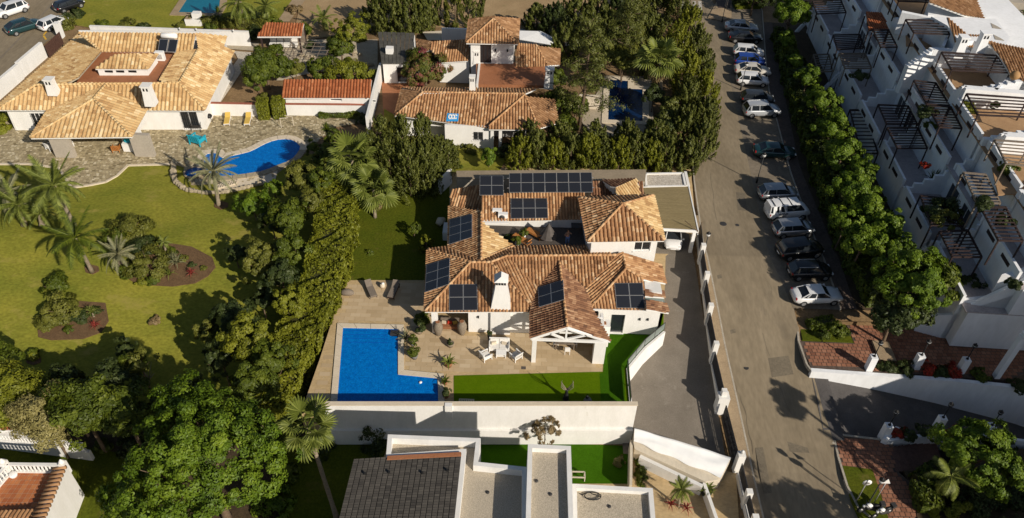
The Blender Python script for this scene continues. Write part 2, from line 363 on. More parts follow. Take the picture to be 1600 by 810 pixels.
# ---------------- roofs ----------------
def newell(pts):
    n=Vector((0,0,0))
    for i in range(len(pts)):
        a=pts[i]; b=pts[(i+1)%len(pts)]
        n += Vector(((a.y-b.y)*(a.z+b.z),(a.z-b.z)*(a.x+b.x),(a.x-b.x)*(a.y+b.y)))
    n.normalize()
    return n if n.z>0 else -n
def tile_field(pts, parent, m='tile', pitch=.28, course=.45, deck='white', th=.16, name='roof_slope', under=True, edge=True):
    """one roof slope: a white deck slab and rows of half-round tiles running down it"""
    pts=[Vector(p) for p in pts]; n=newell(pts)
    c0=sum(pts,Vector())/len(pts)
    pts=[p - Vector((0,0,1))*((p-c0).dot(n)/n.z) for p in pts]
    dn=(Vector((0,0,-1))+n*n.z); dn = dn.normalized() if dn.length>1e-4 else Vector((0,-1,0))
    ac=n.cross(dn)
    q=[((p-c0).dot(ac),(p-c0).dot(dn)) for p in pts]
    g=MB(); area=sum(q[i][0]*q[(i+1)%len(q)][1]-q[(i+1)%len(q)][0]*q[i][1] for i in range(len(q)))
    up=[Vector(p) for p in pts]; lo=[p-Vector((0,0,th)) for p in pts]; k=len(pts)
    fs=[tuple(range(k)),tuple(range(2*k-1,k-1,-1))]+[(i,k+i,k+(i+1)%k,(i+1)%k) for i in range(k)]
    g.add(up+lo,fs)
    slope=g.build(name,deck,parent)
    t=MB(); off=Vector(n)*.02
    t.poly([p+off for p in pts] if area>0 else [p+off for p in pts][::-1], .25)
    u0=min(a[0] for a in q); u1=max(a[0] for a in q)
    r=pitch*.40; nc=max(1,int((u1-u0)/pitch))
    prof=[(math.cos(math.pi*j/4),math.sin(math.pi*j/4)) for j in range(5)]
    for i in range(nc+1):
        u=u0+(i+.5)*(u1-u0)/(nc+1); xs=[]
        for j in range(len(q)):
            a=q[j]; b=q[(j+1)%len(q)]
            if (a[0]-u)*(b[0]-u)<0: xs.append(a[1]+(b[1]-a[1])*(u-a[0])/(b[0]-a[0]))
        xs.sort(); ct=random.uniform(-.1,.1)
        for s_ in range(0,len(xs)-1,2):
            v0,v1=xs[s_],xs[s_+1]+.05
            if v1-v0<.08: continue
            m_=max(1,round((v1-v0)/course)); st=(v1-v0)/m_
            for c in range(m_):
                a=v0+c*st-.02; b=v0+(c+1)*st+.03; jit=random.uniform(-.012,.012)
                tn=min(1,max(0,random.gauss(.5,.22)+ct))
                vs=[]
                for (vv,rr,hh) in ((a,r*.86,.0),(b,r,.025)):
                    for (cx,sx) in prof:
                        vs.append(c0+ac*(u+jit+cx*rr)+dn*vv+n*(.02+hh+sx*rr*.95))
                t.add(vs,[(j,j+1,6+j,5+j) for j in range(4)]+[(5,6,7,8,9)],tn)
    # make sure faces look outwards
    ob=t.build('roof_tiles',m,slope,kind='stuff',tint=True)
    return slope
def ridge(parent, a, b, m='tile', r=.12, name='ridge_tiles'):
    a=Vector(a);b=Vector(b);d=b-a;L=d.length;n=max(1,int(L/.42));mb=MB()
    for i in range(n):
        p=a+d*(i/n); q=a+d*((i+1.08)/n)
        mb.tube([p+Vector((0,0,.08)),q+Vector((0,0,.11))],[r*.88,r],6,random.uniform(.4,.9))
    return mb.build(name,m,parent,kind='stuff',tint=True)
def wall(mb, a, b, z0, z1, th=.25, ops=(), inward=None):
    """wall panel from a to b (2D) with rectangular openings (u0,u1,z0,z1) in metres along it; outer face to the right of a->b"""
    a=Vector(a[:2]); b=Vector(b[:2]); L=(b-a).length; d=(b-a)/L; nn=Vector((d.y,-d.x))
    us=sorted({0,L,*[min(max(o[0],0),L) for o in ops],*[min(max(o[1],0),L) for o in ops]}); zs=sorted({z0,z1,*[o[2] for o in ops],*[o[3] for o in ops]})
    def pt(u,z,k): p=a+d*u-nn*(th*k); return (p.x,p.y,z)
    for i in range(len(us)-1):
        for j in range(len(zs)-1):
            uc=(us[i]+us[i+1])/2; zc=(zs[j]+zs[j+1])/2
            if any(o[0]<uc<o[1] and o[2]<zc<o[3] for o in ops): continue
            U0,U1,Z0,Z1=us[i],us[i+1],zs[j],zs[j+1]
            mb.add([pt(U0,Z0,0),pt(U1,Z0,0),pt(U1,Z1,0),pt(U0,Z1,0)],[(0,1,2,3)])
            mb.add([pt(U0,Z0,1),pt(U1,Z0,1),pt(U1,Z1,1),pt(U0,Z1,1)],[(3,2,1,0)])
    for (U0,U1,Z0,Z1) in list(ops)+[(0,L,z0,z1)]:
        U0=max(0,U0);U1=min(L,U1)
        c=[(U0,Z0),(U1,Z0),(U1,Z1),(U0,Z1)]
        for k in range(4):
            p,q=c[k],c[(k+1)%4]
            mb.add([pt(*p,0),pt(*q,0),pt(*q,1),pt(*p,1)],[(0,1,2,3)])
def window(parent, a, b, op, kind='window', fr='white_paint', glass='glass', mull=1, bars=0, depth=.12, sill=True):
    a=Vector(a[:2]); b=Vector(b[:2]); d=(b-a).normalized(); nn=Vector((d.y,-d.x))
    u0,u1,z0,z1=op
    def pt(u,z,k=depth): p=a+d*u-nn*k; return Vector((p.x,p.y,z))
    f=MB(); t=.07
    f.bar(pt(u0,z0+t/2),pt(u1,z0+t/2),.06,t); f.bar(pt(u0,z1-t/2),pt(u1,z1-t/2),.06,t)
    f.bar(pt(u0+t/2,z0+t),pt(u0+t/2,z1-t),.06,t,up=nn.to_3d()); f.bar(pt(u1-t/2,z0+t),pt(u1-t/2,z1-t),.06,t,up=nn.to_3d())
    for i in range(mull):
        u=u0+(u1-u0)*(i+1)/(mull+1); f.bar(pt(u,z0+t),pt(u,z1-t),.055,.09,up=nn.to_3d())
    w_=f.build(kind,fr,parent)
    g=MB(); g.add([pt(u0,z0,depth+.02),pt(u1,z0,depth+.02),pt(u1,z1,depth+.02),pt(u0,z1,depth+.02)],[(0,1,2,3)])
    g.build('pane',glass,w_)
    if bars:
        for i in range(bars):
            u=u0+(u1-u0)*(i+.5)/bars; g=MB(); g.bar(pt(u,z0,-.04),pt(u,z1,-.04),.025); g.build('window_bar','iron',w_)
        for z in (z0+.15*(z1-z0), z0+.5*(z1-z0), z0+.85*(z1-z0)):
            g=MB(); g.bar(pt(u0,z,-.06),pt(u1,z,-.06),.025); g.build('window_bar','iron',w_)
    if sill:
        g=MB(); g.bar(pt(u0-.08,z0-.04,-.02),pt(u1+.08,z0-.04,-.02),.14,.07); g.build('sill','white_paint',w_)
    return w_
# ---------------- vegetation ----------------
def leaf_mesh(name, C, N, S, tint, m, asp=.52, loc=None, up=None):
    """many small four-sided leaves: centres C, normals N, sizes S; returns a mesh datablock"""
    n=len(C); rng=RNG
    N=N/np.maximum(1e-6,np.linalg.norm(N,axis=1))[:,None]
    if up is None:
        A=rng.normal(size=(n,3))
    else: A=up+rng.normal(size=(n,3))*.25
    X=A-N*np.sum(A*N,axis=1)[:,None]; X/=np.maximum(1e-6,np.linalg.norm(X,axis=1))[:,None]
    Y=np.cross(N,X); S=S[:,None]
    V=np.stack([C-X*S, C+Y*S*asp+N*S*.12, C+X*S, C-Y*S*asp+N*S*.12],axis=1).reshape(-1,3)
    me=bpy.data.meshes.new(name); me.vertices.add(4*n); me.loops.add(4*n); me.polygons.add(n)
    me.vertices.foreach_set('co',V.astype(np.float32).ravel())
    me.loops.foreach_set('vertex_index',np.arange(4*n,dtype=np.int32))
    me.polygons.foreach_set('loop_start',np.arange(0,4*n,4,dtype=np.int32))
    me.polygons.foreach_set('loop_total',np.full(n,4,dtype=np.int32))
    a=me.attributes.new('tint','FLOAT','FACE'); a.data.foreach_set('value',np.clip(tint,0,1).astype(np.float32))
    me.materials.append(M[m]); me.update(calc_edges=True); me.validate()
    return me
def add_leaves(name, me, parent, loc=(0,0,0), **k):
    o=bpy.data.objects.new(name,me); o.location=loc; link(o,parent); tag(o,**k); return o
def crown_arrays(rx,ry,rz,n,ncl,cr_=.30,leafsize=.16,spread=1.0,low=-.35,gap=.15):
    """rounded leaf clumps spread over and through an uneven ellipsoid"""
    n=int(n*1.7); ncl=int(ncl*1.0); leafsize*=.76; cr_*=.95
    rng=RNG; d=rng.normal(size=(ncl*3,3)); d/=np.linalg.norm(d,axis=1)[:,None]
    d=d[d[:,2]>low][:ncl]; ncl=len(d)
    lob=1+.20*np.sin(3*np.arctan2(d[:,1],d[:,0])+rng.uniform(0,6))+.12*np.sin(5*d[:,2]+rng.uniform(0,6))
    rad=(rng.uniform(.34,1.06,ncl)**.7)*lob
    R=np.array([rx,ry,rz]); cc=d*rad[:,None]*R*(1-cr_*.55)
    cs=cr_*rng.uniform(.6,1.25,ncl)*np.mean(R)
    k=rng.integers(0,ncl,n)
    e=rng.normal(size=(n,3)); e/=np.linalg.norm(e,axis=1)[:,None]
    flip=(e*d[k]).sum(1)<-.25; e[flip]*=-1
    e[:,2]*=.8
    C=cc[k]+e*(cs[k]*rng.uniform(.55,1.05,n)*spread)[:,None]
    N=e+d[k]*.5+rng.normal(size=(n,3))*.45+np.array([0,0,.25])
    S=leafsize*rng.uniform(.6,1.35,n)
    ct=rng.normal(.5,.16,ncl); tint=ct[k]+rng.normal(0,.13,n)+.10*e[:,2]
    return C,N,S,tint
def trunk(parent, base, top, r, crown_c, crown_r, limbs=5, m='bark'):
    mb=MB(); base=Vector(base); top=Vector(top); mid=base.lerp(top,.5)+Vector((random.uniform(-.1,.1),random.uniform(-.1,.1),0))
    mb.tube([base,base.lerp(mid,.2),mid,top],[r*1.35,r,r*.85,r*.6],8)
    for i in range(limbs):
        a=2*math.pi*i/limbs+random.uniform(-.4,.4); e=Vector(crown_c)+Vector((math.cos(a)*crown_r*.7,math.sin(a)*crown_r*.7,random.uniform(-.1,.5)*crown_r))
        s=mid.lerp(top,random.uniform(.3,.95)); mb.tube([s,s.lerp(e,.5)+Vector((0,0,-.1*crown_r)),e],[r*.45,r*.28,r*.08],5)
    return mb.build('trunk',m,parent)
def tree(px,py,zc,r,label,m='l_mid',n=6000,ncl=60,name='broadleaf_tree',cat='tree',group=None,rz=.85,leafsize=.17,cl=.30,tm='bark',gz=None,low=-.35,stretch=(1,1),tr=None):
    """broad tree: (px,py) is where the crown's middle stands in the survey photo, zc its height"""
    c=P(px,py,zc); z0=fz(c.y) if gz is None else gz
    t=thing(name,label,cat,(c.x,c.y,z0),group=group)
    rz_=min(r*rz,(zc-z0)*1.02)
    C,N,S,ti=crown_arrays(r*stretch[0],r*stretch[1],rz_,n,ncl,cl,leafsize,low=low)
    me=leaf_mesh('crown',C,N,S,ti,m)
    add_leaves('crown',me,t,(0,0,zc-z0))
    if tr is None: tr=max(.05,r*.06)
    trunk(t,(c.x,c.y,z0-.1),(c.x,c.y,zc-rz_*.2),tr,(c.x,c.y,zc),r,5 if r>1.2 else 3,tm)
    return t
def conifer(px,py,h,r,label,m='l_conifer',n=7000,group=None,name='conifer_tree',gz=None,spikes=70,leafsize=.15,top=.35,base=True):
    """upright feathery conifer; (px,py) is the foot"""
    b=P(px,py,fz(P(px,py,0).y) if gz is None else gz) ; z0=b.z
    t=thing(name,label,'conifer',(b.x,b.y,z0),group=group); rng=RNG
    # shoots fan upwards and outwards from the stem
    n=int(n*1.35); spikes=int(spikes*1.25); leafsize*=.78
    k=spikes; hz=rng.uniform(.08,1.0,k)**.85*h
    prof=np.sqrt(np.clip(1-((hz/h-top)/(1-top if True else 1)).clip(0,None)**1.6,0,1))*np.clip(hz/h/top*1.0+.45,0,1)
    a=rng.uniform(0,2*np.pi,k); rr=r*prof*rng.uniform(.55,1.05,k)
    tip=np.stack([np.cos(a)*rr,np.sin(a)*rr,hz],1); L=rng.uniform(.14,.28,k)*h
    dirv=np.stack([np.cos(a)*.35,np.sin(a)*.35,np.ones(k)],1); dirv/=np.linalg.norm(dirv,axis=1)[:,None]
    i=rng.integers(0,k,n); s=rng.uniform(0,1,n); wdt=(.20*r*np.sqrt(s)*(0.35+s)*.6+.04)
    e=rng.normal(size=(n,3)); e/=np.linalg.norm(e,axis=1)[:,None]
    C=tip[i]-dirv[i]*(L[i]*s)[:,None]+e*wdt[:,None]; C[:,2]=np.clip(C[:,2],.05,None)
    N=e+np.stack([np.cos(a[i]),np.sin(a[i]),np.zeros(n)],1)*.5+rng.normal(size=(n,3))*.3
    ti=rng.normal(.5,.15,k)[i]+rng.normal(0,.12,n)+.12*(.5-s)
    me=leaf_mesh('crown',C,N,leafsize*rng.uniform(.6,1.4,n),ti,m,up=np.array([0,0,1.0]))
    add_leaves('crown',me,t); mb=MB(); mb.tube([(b.x,b.y,z0-.1),(b.x,b.y,z0+h*.5),(b.x,b.y,z0+h*.88)],[.14,.10,.03],6); mb.build('trunk','bark',t)
    return t
def hedge(pts, width, h, label, m='l_hedge', n=200, leafsize=.11, name='hedge', group=None, rough=.12, z=None, cat='hedge', gz=None):
    """clipped hedge along a line of ground points; n leaves per square metre of face"""
    pts=[Vector(p) for p in pts]; c=sum(pts,Vector())/len(pts)
    t=thing(name,label,cat,(c.x,c.y,c.z),group=group); rng=RNG; Cs=[];Ns=[]; core=MB()
    for i in range(len(pts)-1):
        a,b=pts[i],pts[i+1]; d=(b-a); L=d.length; d=d/L; s=Vector((-d.y,d.x,0)).normalized()
        hw=width/2
        cr_=[a-s*hw*.8,b-s*hw*.8,b+s*hw*.8,a+s*hw*.8]
        core.prism([(p.x,p.y) for p in cr_],[p.z-.05 for p in cr_],[p.z+h*.88 for p in cr_])
        for (w_,fn) in ((width,'top'),(h,'l'),(h,'r')):
            k=int(L*w_*n); u=rng.uniform(-.01,1.01,k); v=rng.uniform(0,1,k)
            bz=a.z+(b.z-a.z)*u
            bump=rough*(np.sin(u*L*2.1)+np.sin(u*L*.9+2+v*3)+np.sin(v*w_*3.3+u*L*3))*.45
            dp=rng.uniform(-.12,.06,k)
            if fn=='top':
                off=(v-.5)*width; x=a.x+d.x*L*u+s.x*off; y=a.y+d.y*L*u+s.y*off; zz=bz+h+bump+dp-np.abs(v-.5)**3*.9
                nn=np.tile([0,0,1.0],(k,1))
            else:
                sg=1 if fn=='l' else -1
                off=sg*(hw+bump+dp)*(1-.1*v); x=a.x+d.x*L*u+s.x*off; y=a.y+d.y*L*u+s.y*off; zz=bz+v*h
                nn=np.tile([s.x*sg,s.y*sg,.35],(k,1))
            Cs.append(np.stack([x-c.x,y-c.y,zz-c.z],1)); Ns.append(nn+rng.normal(size=(k,3))*.5)
    for (e_,s_) in ((pts[0],pts[1]),(pts[-1],pts[-2])):
        d=(e_-s_).normalized(); sd=Vector((-d.y,d.x,0)); k=int(width*h*n); u=rng.uniform(-.5,.5,k)*width; v=rng.uniform(0,1,k)*h
        Cs.append(np.stack([e_.x+d.x*.05+sd.x*u-c.x,e_.y+d.y*.05+sd.y*u-c.y,e_.z+v-c.z],1)); Ns.append(np.tile([d.x,d.y,.3],(k,1))+rng.normal(size=(k,3))*.5)
    C=np.concatenate(Cs);N=np.concatenate(Ns);k=len(C)
    ti=.5+.22*np.sin(C[:,0]*1.3+C[:,1]*.9)*np.cos(C[:,1]*1.7)+rng.normal(0,.16,k)
    core.build('branches','l_core' if 'l_core' in M else m,t,tint=True)  # solid dark box; the hedge's inner shade is put into its colour
    me=leaf_mesh('foliage',C,N,leafsize*rng.uniform(.6,1.5,k),ti,m); add_leaves('foliage',me,t)
    return t
def shrub(px,py,r,label,m='l_mid',n=1500,z=None,h=None,name='shrub',cat='shrub',group=None,leafsize=.12,gz=None,ncl=22,low=-.1,cl=.36,stretch=(1,1)):
    g=T(px,py) if gz is None else P(px,py,gz); t=thing(name,label,cat,g,group=group); hh=h or r*.8
    C,N,S,ti=crown_arrays(r*stretch[0],r*stretch[1],hh,n,ncl,cl,leafsize,low=low); C[:,2]=np.abs(C[:,2]*.95+.02)
    add_leaves('foliage',leaf_mesh('foliage',C,N,S,ti,m),t)
    mb=MB()
    for i in range(3):
        a=i*2.1; mb.tube([Vector(g)+Vector((0,0,-.05)),Vector(g)+Vector((math.cos(a)*r*.5,math.sin(a)*r*.5,hh*.7))],[.035,.015],5)
    mb.build('stem','bark',t); return t
# --- palms ---
def fan_frond(L=1.0,droop=.3,blades=18,arc=4.2):
    """a fan leaf: stalk along +X then pleated blades"""
    mb=MB(); st=L*.85
    mb.bar((0,0,0),(st,0,st*.10-droop*.2),.035,.02)
    o=Vector((st,0,st*.10-droop*.2)); R=L*.85
    for i in range(blades):
        a=-arc/2+arc*(i+.5)/blades; da=arc/blades*.49; rr=R*(1-.18*abs(a)/ (arc/2))*random.uniform(.92,1.05)
        def p(ang,r,z=0): 
            return o+Vector((math.cos(ang)*r,math.sin(ang)*r,z-droop*(r/R)**2.2*R*.55))
        mb.add([o,p(a-da,rr*.62,.0),p(a,rr*.66,.10),p(a+da,rr*.62,.0),p(a-da*.5,rr*.86,-.0),p(a,rr,-.06)],[(0,1,2),(0,2,3),(1,4,2),(2,4,5),(2,5,3)],random.uniform(.15,.95))
    return mb
def feather_frond(L=2.6,droop=.5,pairs=20,wid=.5,curl=0.0):
    mb=MB(); pts=[]
    for i in range(9):
        s=i/8; pts.append(Vector((L*s*(1-.12*droop*s),math.sin(curl*s)*L*.15*s,L*(.42*s-droop*.95*s*s))))
    mb.tube(pts,[.035*(1-.8*i/8)+.006 for i in range(9)],4,.8)
    for i in range(pairs):
        s=.12+.88*(i+.5)/pairs; k=s*8; j=min(7,int(k)); p=pts[j].lerp(pts[j+1],k-j); d=(pts[j+1]-pts[j]).normalized()
        l=wid*(math.sin(math.pi*min(1,s*.9+.12))**.5)*random.uniform(.85,1.1)
        for sg in (-1,1):
            sd=Vector((0,sg,0)); q=p+(sd*.85+d*.55).normalized()*l+Vector((0,0,-.25*l)); w_=L*.028
            mb.add([p-d*w_,p+d*w_,q],[(0,1,2)],random.uniform(.1,.95))
    return mb
def dagger(L=.7,w=.06,droop=.2):
    mb=MB(); pts=[]
    for i in range(4):
        s=i/3; pts.append(Vector((L*s*.8,0,L*(.75*s-droop*s*s))))
    for i in range(3):
        w0=w*(1-(i/3)**1.5*.9); w1=w*(1-((i+1)/3)**1.5*.95)
        mb.add([pts[i]+Vector((0,-w0,.02)),pts[i]+Vector((0,w0,.02)),pts[i+1]+Vector((0,w1,.02)),pts[i+1]+Vector((0,-w1,.02)),pts[i],pts[i+1]],[(0,4,5,3),(4,1,2,5)],random.uniform(.2,.9))
    return mb
def palm(base, top, label, kind='fan', L=1.3, n=24, m='l_palm', r=.16, name=None, skirt=0, group=None, tilt=(-.55,1.15), dro=(.15,.9), wid=.5, trunk_m='palmbark', pairs=20):
    base=Vector(base); top=Vector(top); t=thing(name or ('fan_palm' if kind=='fan' else 'feather_palm'),label,'palm tree',base,group=group)
    mb=MB(); k=9; pts=[base.lerp(top,i/k)+Vector((0,0,0)) for i in range(k+1)]
    if (top-base).length>.4: mb.tube(pts,[r*(1.35 if i==0 else 1.0+ (.10 if i%2 else 0)-.25*i/k) for i in range(k+1)],9); mb.build('trunk',trunk_m,t)
    protos=[]
    mk=(lambda q:(fan_frond(L,dro[0]+(dro[1]-dro[0])*q) if kind=='fan' else feather_frond(L,dro[0]+(dro[1]-dro[0])*q,pairs,wid,random.uniform(-1,1)) if kind=='feather' else dagger(L,L*.06,dro[0]+(dro[1]-dro[0])*q)))
    loc=top-base
    for i in range(n):
        q=(i+.5)/n; az=i*2.39996+random.uniform(-.2,.2); el=tilt[1]+(tilt[0]-tilt[1])*q**.8
        pi_=min(3,int(q*4))
        rot=(Matrix.Rotation(az,3,'Z')@Matrix.Rotation(-el+(.3 if kind=='feather' else 0),3,'Y')@Matrix.Rotation(random.uniform(-.3,.3),3,'X')).to_euler()
        if len(protos)<=pi_:
            mb=mk(pi_/3.0)
            me_o=MBbuild_local(mb,'frond' if kind!='dagger' else 'leaf',m); protos.append(me_o)
        o=bpy.data.objects.new('frond' if kind!='dagger' else 'leaf',protos[pi_]); s=random.uniform(.85,1.1); o.scale=(s,s,s)
        o.location=loc; o.rotation_euler=rot; link(o,t)
    for i in range(skirt):
        if i==0:
            mb=fan_frond(L*.8,1.2) if kind=='fan' else feather_frond(L*.7,1.0); dm=MBbuild_local(mb,'dead_frond','l_dry')
        o=bpy.data.objects.new('dead_frond',dm); o.location=loc-Vector((0,0,.1+.25*random.random())); o.rotation_euler=(Matrix.Rotation(i*2.4,3,'Z')@Matrix.Rotation(random.uniform(.9,1.3),3,'Y')).to_euler(); link(o,t)
    return t
def MBbuild_local(mb,name,m):
    me=bpy.data.meshes.new(name); me.from_pydata(mb.v,[],mb.f); me.materials.append(M[m])
    a=me.attributes.new('tint','FLOAT','FACE'); a.data.foreach_set('value',mb.t); me.update(); return me
def palm_px(px,py,zt,bx,by,label,**k):
    """crown middle seen at (px,py) at height zt; foot at (bx,by) on the ground"""
    return palm(T(bx,by),P(px,py,zt),label,**k)
M['l_core']=leaf('hedge_dark_core',(.03,.03,.01),(.04,.04,.012),(.05,.05,.016),0)  # near-black filler colour standing in for shade behind the hedge leaves
# ---------------- ground, streets ----------------
g=MB()
ys=[-60,10,20,30,36.5]+[36.5+i*1.5 for i in range(1,15)]+[58.5,80,120,200,400,900]
ys=sorted(set(ys)); RX=27.0
vs=[];fs=[]
for y in ys:
    z=fz(y)-.10
    for x in (-700,RX): vs.append((x,y,z))
for i in range(len(ys)-1): fs.append((2*i,2*i+1,2*i+3,2*i+2))
g.add(vs,fs)
g.add([(RX,50.5,fz(50.5)-.1),(700,50.5,fz(50.5)-.1),(700,58,-.1),(RX,58,-.1)],[(0,1,2,3)])
g.add([(RX,58,-.1),(700,58,-.1),(700,900,-.1),(RX,900,-.1)],[(0,1,2,3)])
g.add([(RX,-60,-9),(700,-60,-9),(700,50.5,-9),(RX,50.5,-9)],[(0,1,2,3)])
g.add([(RX,50.5,-9),(700,50.5,-9),(700,50.5,-.9),(RX,50.5,-.9)],[(0,1,2,3)])
g.add([(RX,-60,-9),(RX,50.5,-9),(RX,50.5,-1.2),(RX,36.5,-3.3),(RX,-60,-3.3)],[(0,1,2,3,4)])
struct('ground',g,'earth')

def strip(name,L,Rr,m,dz,kind='structure',nx=1,**k):
    """ribbon between two lines of ground points"""
    mb=MB(); vs=[]
    for a,b in zip(L,Rr): vs += [(a[0],a[1],fz(a[1])+dz),(b[0],b[1],fz(b[1])+dz)]
    mb.add(vs,[(2*i,2*i+1,2*i+3,2*i+2) for i in range(len(L)-1)])
    return mb.build(name,m,kind=kind,**k)
def interp(pts,y):
    pts=sorted(pts,key=lambda p:p[1])
    if y<=pts[0][1]: return pts[0][0]
    for a,b in zip(pts,pts[1:]):
        if a[1]<=y<=b[1]: return a[0]+(b[0]-a[0])*(y-a[1])/(b[1]-a[1])
    return pts[-1][0]
LK=[T(*p) for p in ((1193,807),(1167,690),(1153,627),(1133,537),(1098,373),(1085,280),(1080,200),(1072,110),(1064,20))]
GUT=[T(*p) for p in ((1345,808),(1322,760),(1302,690),(1285,640),(1268,577),(1253,545),(1240,482),(1203,400),(1160,210),(1127,60),(1118,15))]
PK=[T(*p) for p in ((1312,487),(1308,470),(1270,370),(1233,267),(1200,140),(1196,100),(1190,17))]
HB=[T(*p) for p in ((1375,535),(1330,480),(1290,370),(1245,262),(1222,150),(1206,60),(1200,10))]
yy=[5,12,20,28]+[30+i*2.0 for i in range(0,46)]+[125,150,200,300]
lx=lambda y: interp(LK,y); gx=lambda y: interp(GUT,y); px_=lambda y: interp(PK,y); hx=lambda y: interp(HB,y)
strip('road',[(lx(y),y) for y in yy],[(gx(y)+.05,y) for y in yy],'asphalt',0.0)
# gutter
yg=[y for y in yy if 52<y<118]; yg=[T(1240,482).y]+yg
strip('gutter',[(gx(y)-.05,y) for y in yg],[(gx(y)+.32,y) for y in yg],'parking',.006)
strip('parking_lane',[(gx(y)+.3,y) for y in yg],[(px_(y),y) for y in yg],'parking',0.002)
def kerb(name,line,w_=.14,h=.12,side=1,m='kerb',zf=None):
    mb=MB()
    for a,b in zip(line,line[1:]):
        a=Vector(a[:2]);b=Vector(b[:2]);d=(b-a).normalized();s=Vector((d.y,-d.x))*side*w_
        q=[a,b,b+s,a+s]; z=[ (zf or fz)(p.y) for p in q]
        mb.prism([(p.x,p.y) for p in q],[k-.3 for k in z],[k+h for k in z])
    return mb.build(name,m,kind='structure')
yk=[y for y in yy if y<110]
kerb('kerb',[(lx(y),y) for y in yk],side=-1)
kerb('parking_kerb',[(px_(y),y) for y in yg],side=1,h=.10)
# left pavement between street and garden walls
LF=[T(*p) for p in ((1168,810),(1150,735),(1128,640),(1108,540),(1090,372),(1083,290))]
strip('pavement',[(interp(LF,y),y) for y in yk if y<66],[(lx(y)-.14,y) for y in yk if y<66],'sidewalk',.11)
# right pavement
yr=[y for y in yg if y<112]
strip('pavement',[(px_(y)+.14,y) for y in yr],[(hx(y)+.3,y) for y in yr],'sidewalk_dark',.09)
# planted ground under the row of trees
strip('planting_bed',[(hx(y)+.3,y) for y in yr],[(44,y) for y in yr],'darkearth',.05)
# road top: pavement corner and zebra marks
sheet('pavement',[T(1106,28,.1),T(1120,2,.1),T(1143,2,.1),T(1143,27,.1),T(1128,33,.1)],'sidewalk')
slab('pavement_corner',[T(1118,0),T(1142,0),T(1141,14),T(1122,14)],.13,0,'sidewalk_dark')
mb=MB()
for i in range(4):
    a=1064+i*9; mb.poly([T(a,2,.012),T(a+5,2,.012),T(a+6,16,.012),T(a+1,16,.012)][::-1])
struct('zebra_marking',mb,'whiteline')
# manhole covers and repair marks on the asphalt
for i,(x,y,r,lb) in enumerate(((1130,350,.35,'round dark manhole cover on the street beside the carport'),(1152,352,.2,'small dark drain cover on the street, right of the manhole cover'),(1166,575,.22,'small round cover in the lower part of the street'))):
    p=T(x,y); mb=MB(); mb.lathe(p,[(r,-.02),(r,.012),(r*.9,.014)],18); o=mb.build('manhole_cover','darkmetal',label=lb,cat='manhole cover',loc=p)
for pts in (((1150,300),(1163,302),(1168,330),(1153,328)),((1120,430),(1127,429),(1150,520),(1142,522)),((1200,560),(1232,556),(1240,585),(1206,590)),((1105,180),(1118,178),(1122,205),(1108,206)),((1180,700),(1192,699),(1206,770),(1193,772)),((1230,690),(1262,700),(1268,716),(1234,706))):
    sheet('asphalt_patch',[T(x,y,.006) for x,y in pts],'patch')
def crack(pts,w_=.014):
    mb=MB(); pp=[T(x,y,.009) for x,y in pts]; q=[]
    for a,b in zip(pp,pp[1:]):
        for k in range(6): q.append(a.lerp(b,k/6)+Vector((random.uniform(-.12,.12),random.uniform(-.08,.08),0)))
    for a,b in zip(q,q[1:]):
        d=(b-a).normalized(); s=Vector((-d.y,d.x,0))*w_; mb.poly([a-s,b-s,b+s,a+s])
    mb.build('asphalt_crack','patch',kind='structure')
crack([(1138,560),(1150,600),(1168,660),(1180,720)]); crack([(1110,270),(1118,340),(1130,420)]); crack([(1190,520),(1215,600),(1245,660)]); crack([(1170,400),(1200,440),(1222,500)])
# street top-left
z=0
sheet('street_left',[P(-260,-60,.0),P(-260,180,.0),P(-20,162,.0),P(0,128,.0),P(72,66,.0),P(100,48,.0),P(128,0,.0),P(160,-70,.0)],'asphalt')
# gutter line on it
mb=MB(); a=[P(-10,100,.012),P(60,28,.012),P(110,-30,.012)]; 
mb.add([a[0],a[1],a[2],a[2]+Vector((.3,0,0)),a[1]+Vector((.3,0,0)),a[0]+Vector((.3,0,0))],[(0,1,4,5),(1,2,3,4)]); struct('gutter',mb,'parking')
mb=MB()
for a,b in (((68,55),(74,48)),((68,56),(72,62)),((75,48),(80,48))):
    p,q=P(*a,.015),P(*b,.015); d=(q-p).normalized(); s=Vector((-d.y,d.x,0))*.12; mb.poly([p-s,q-s,q+s,p+s])
mb.build('yellow_marking','yellowline',kind='structure')

# ---------------- lots ----------------
def drape(name,pts,m,dz,kind='structure'):
    """sheet that follows the slope of the ground, cut into strips"""
    poly=[(p[0],p[1]) for p in pts]; mb=MB()
    if sum(poly[i][0]*poly[(i+1)%len(poly)][1]-poly[(i+1)%len(poly)][0]*poly[i][1] for i in range(len(poly)))<0: poly=poly[::-1]
    def clip(pl,y0,keep):
        o=[];n=len(pl)
        for i in range(n):
            p,q=pl[i],pl[(i+1)%n]; a=(p[1]-y0)*keep>=0; b=(q[1]-y0)*keep>=0
            if a: o.append(p)
            if a!=b: t=(y0-p[1])/(q[1]-p[1]); o.append((p[0]+(q[0]-p[0])*t,y0))
        return o
    cuts=[min(p[1] for p in poly)-1,36.5]+[36.5+i*1.5 for i in range(1,15)]+[58,900]
    for y0,y1 in zip(cuts,cuts[1:]):
        s=clip(clip(poly,y0,1),y1,-1) if y1>y0 else []
        if len(s)>2: mb.poly([(x,y,fz(y)+dz) for x,y in s])
    return mb.build(name,m,kind=kind)
drape('left_lawn',[T(x,y) for x,y in ((-420,240),(-420,700),(-100,640),(60,640),(250,670),(420,640),(500,430),(560,330),(560,250),(480,240),(0,240))],'lawn_l',-.03)
drape('garden_floor',[(-120,20),(-120,50),(-14.2,57),(-14.2,20)],'darkearth',-.07)
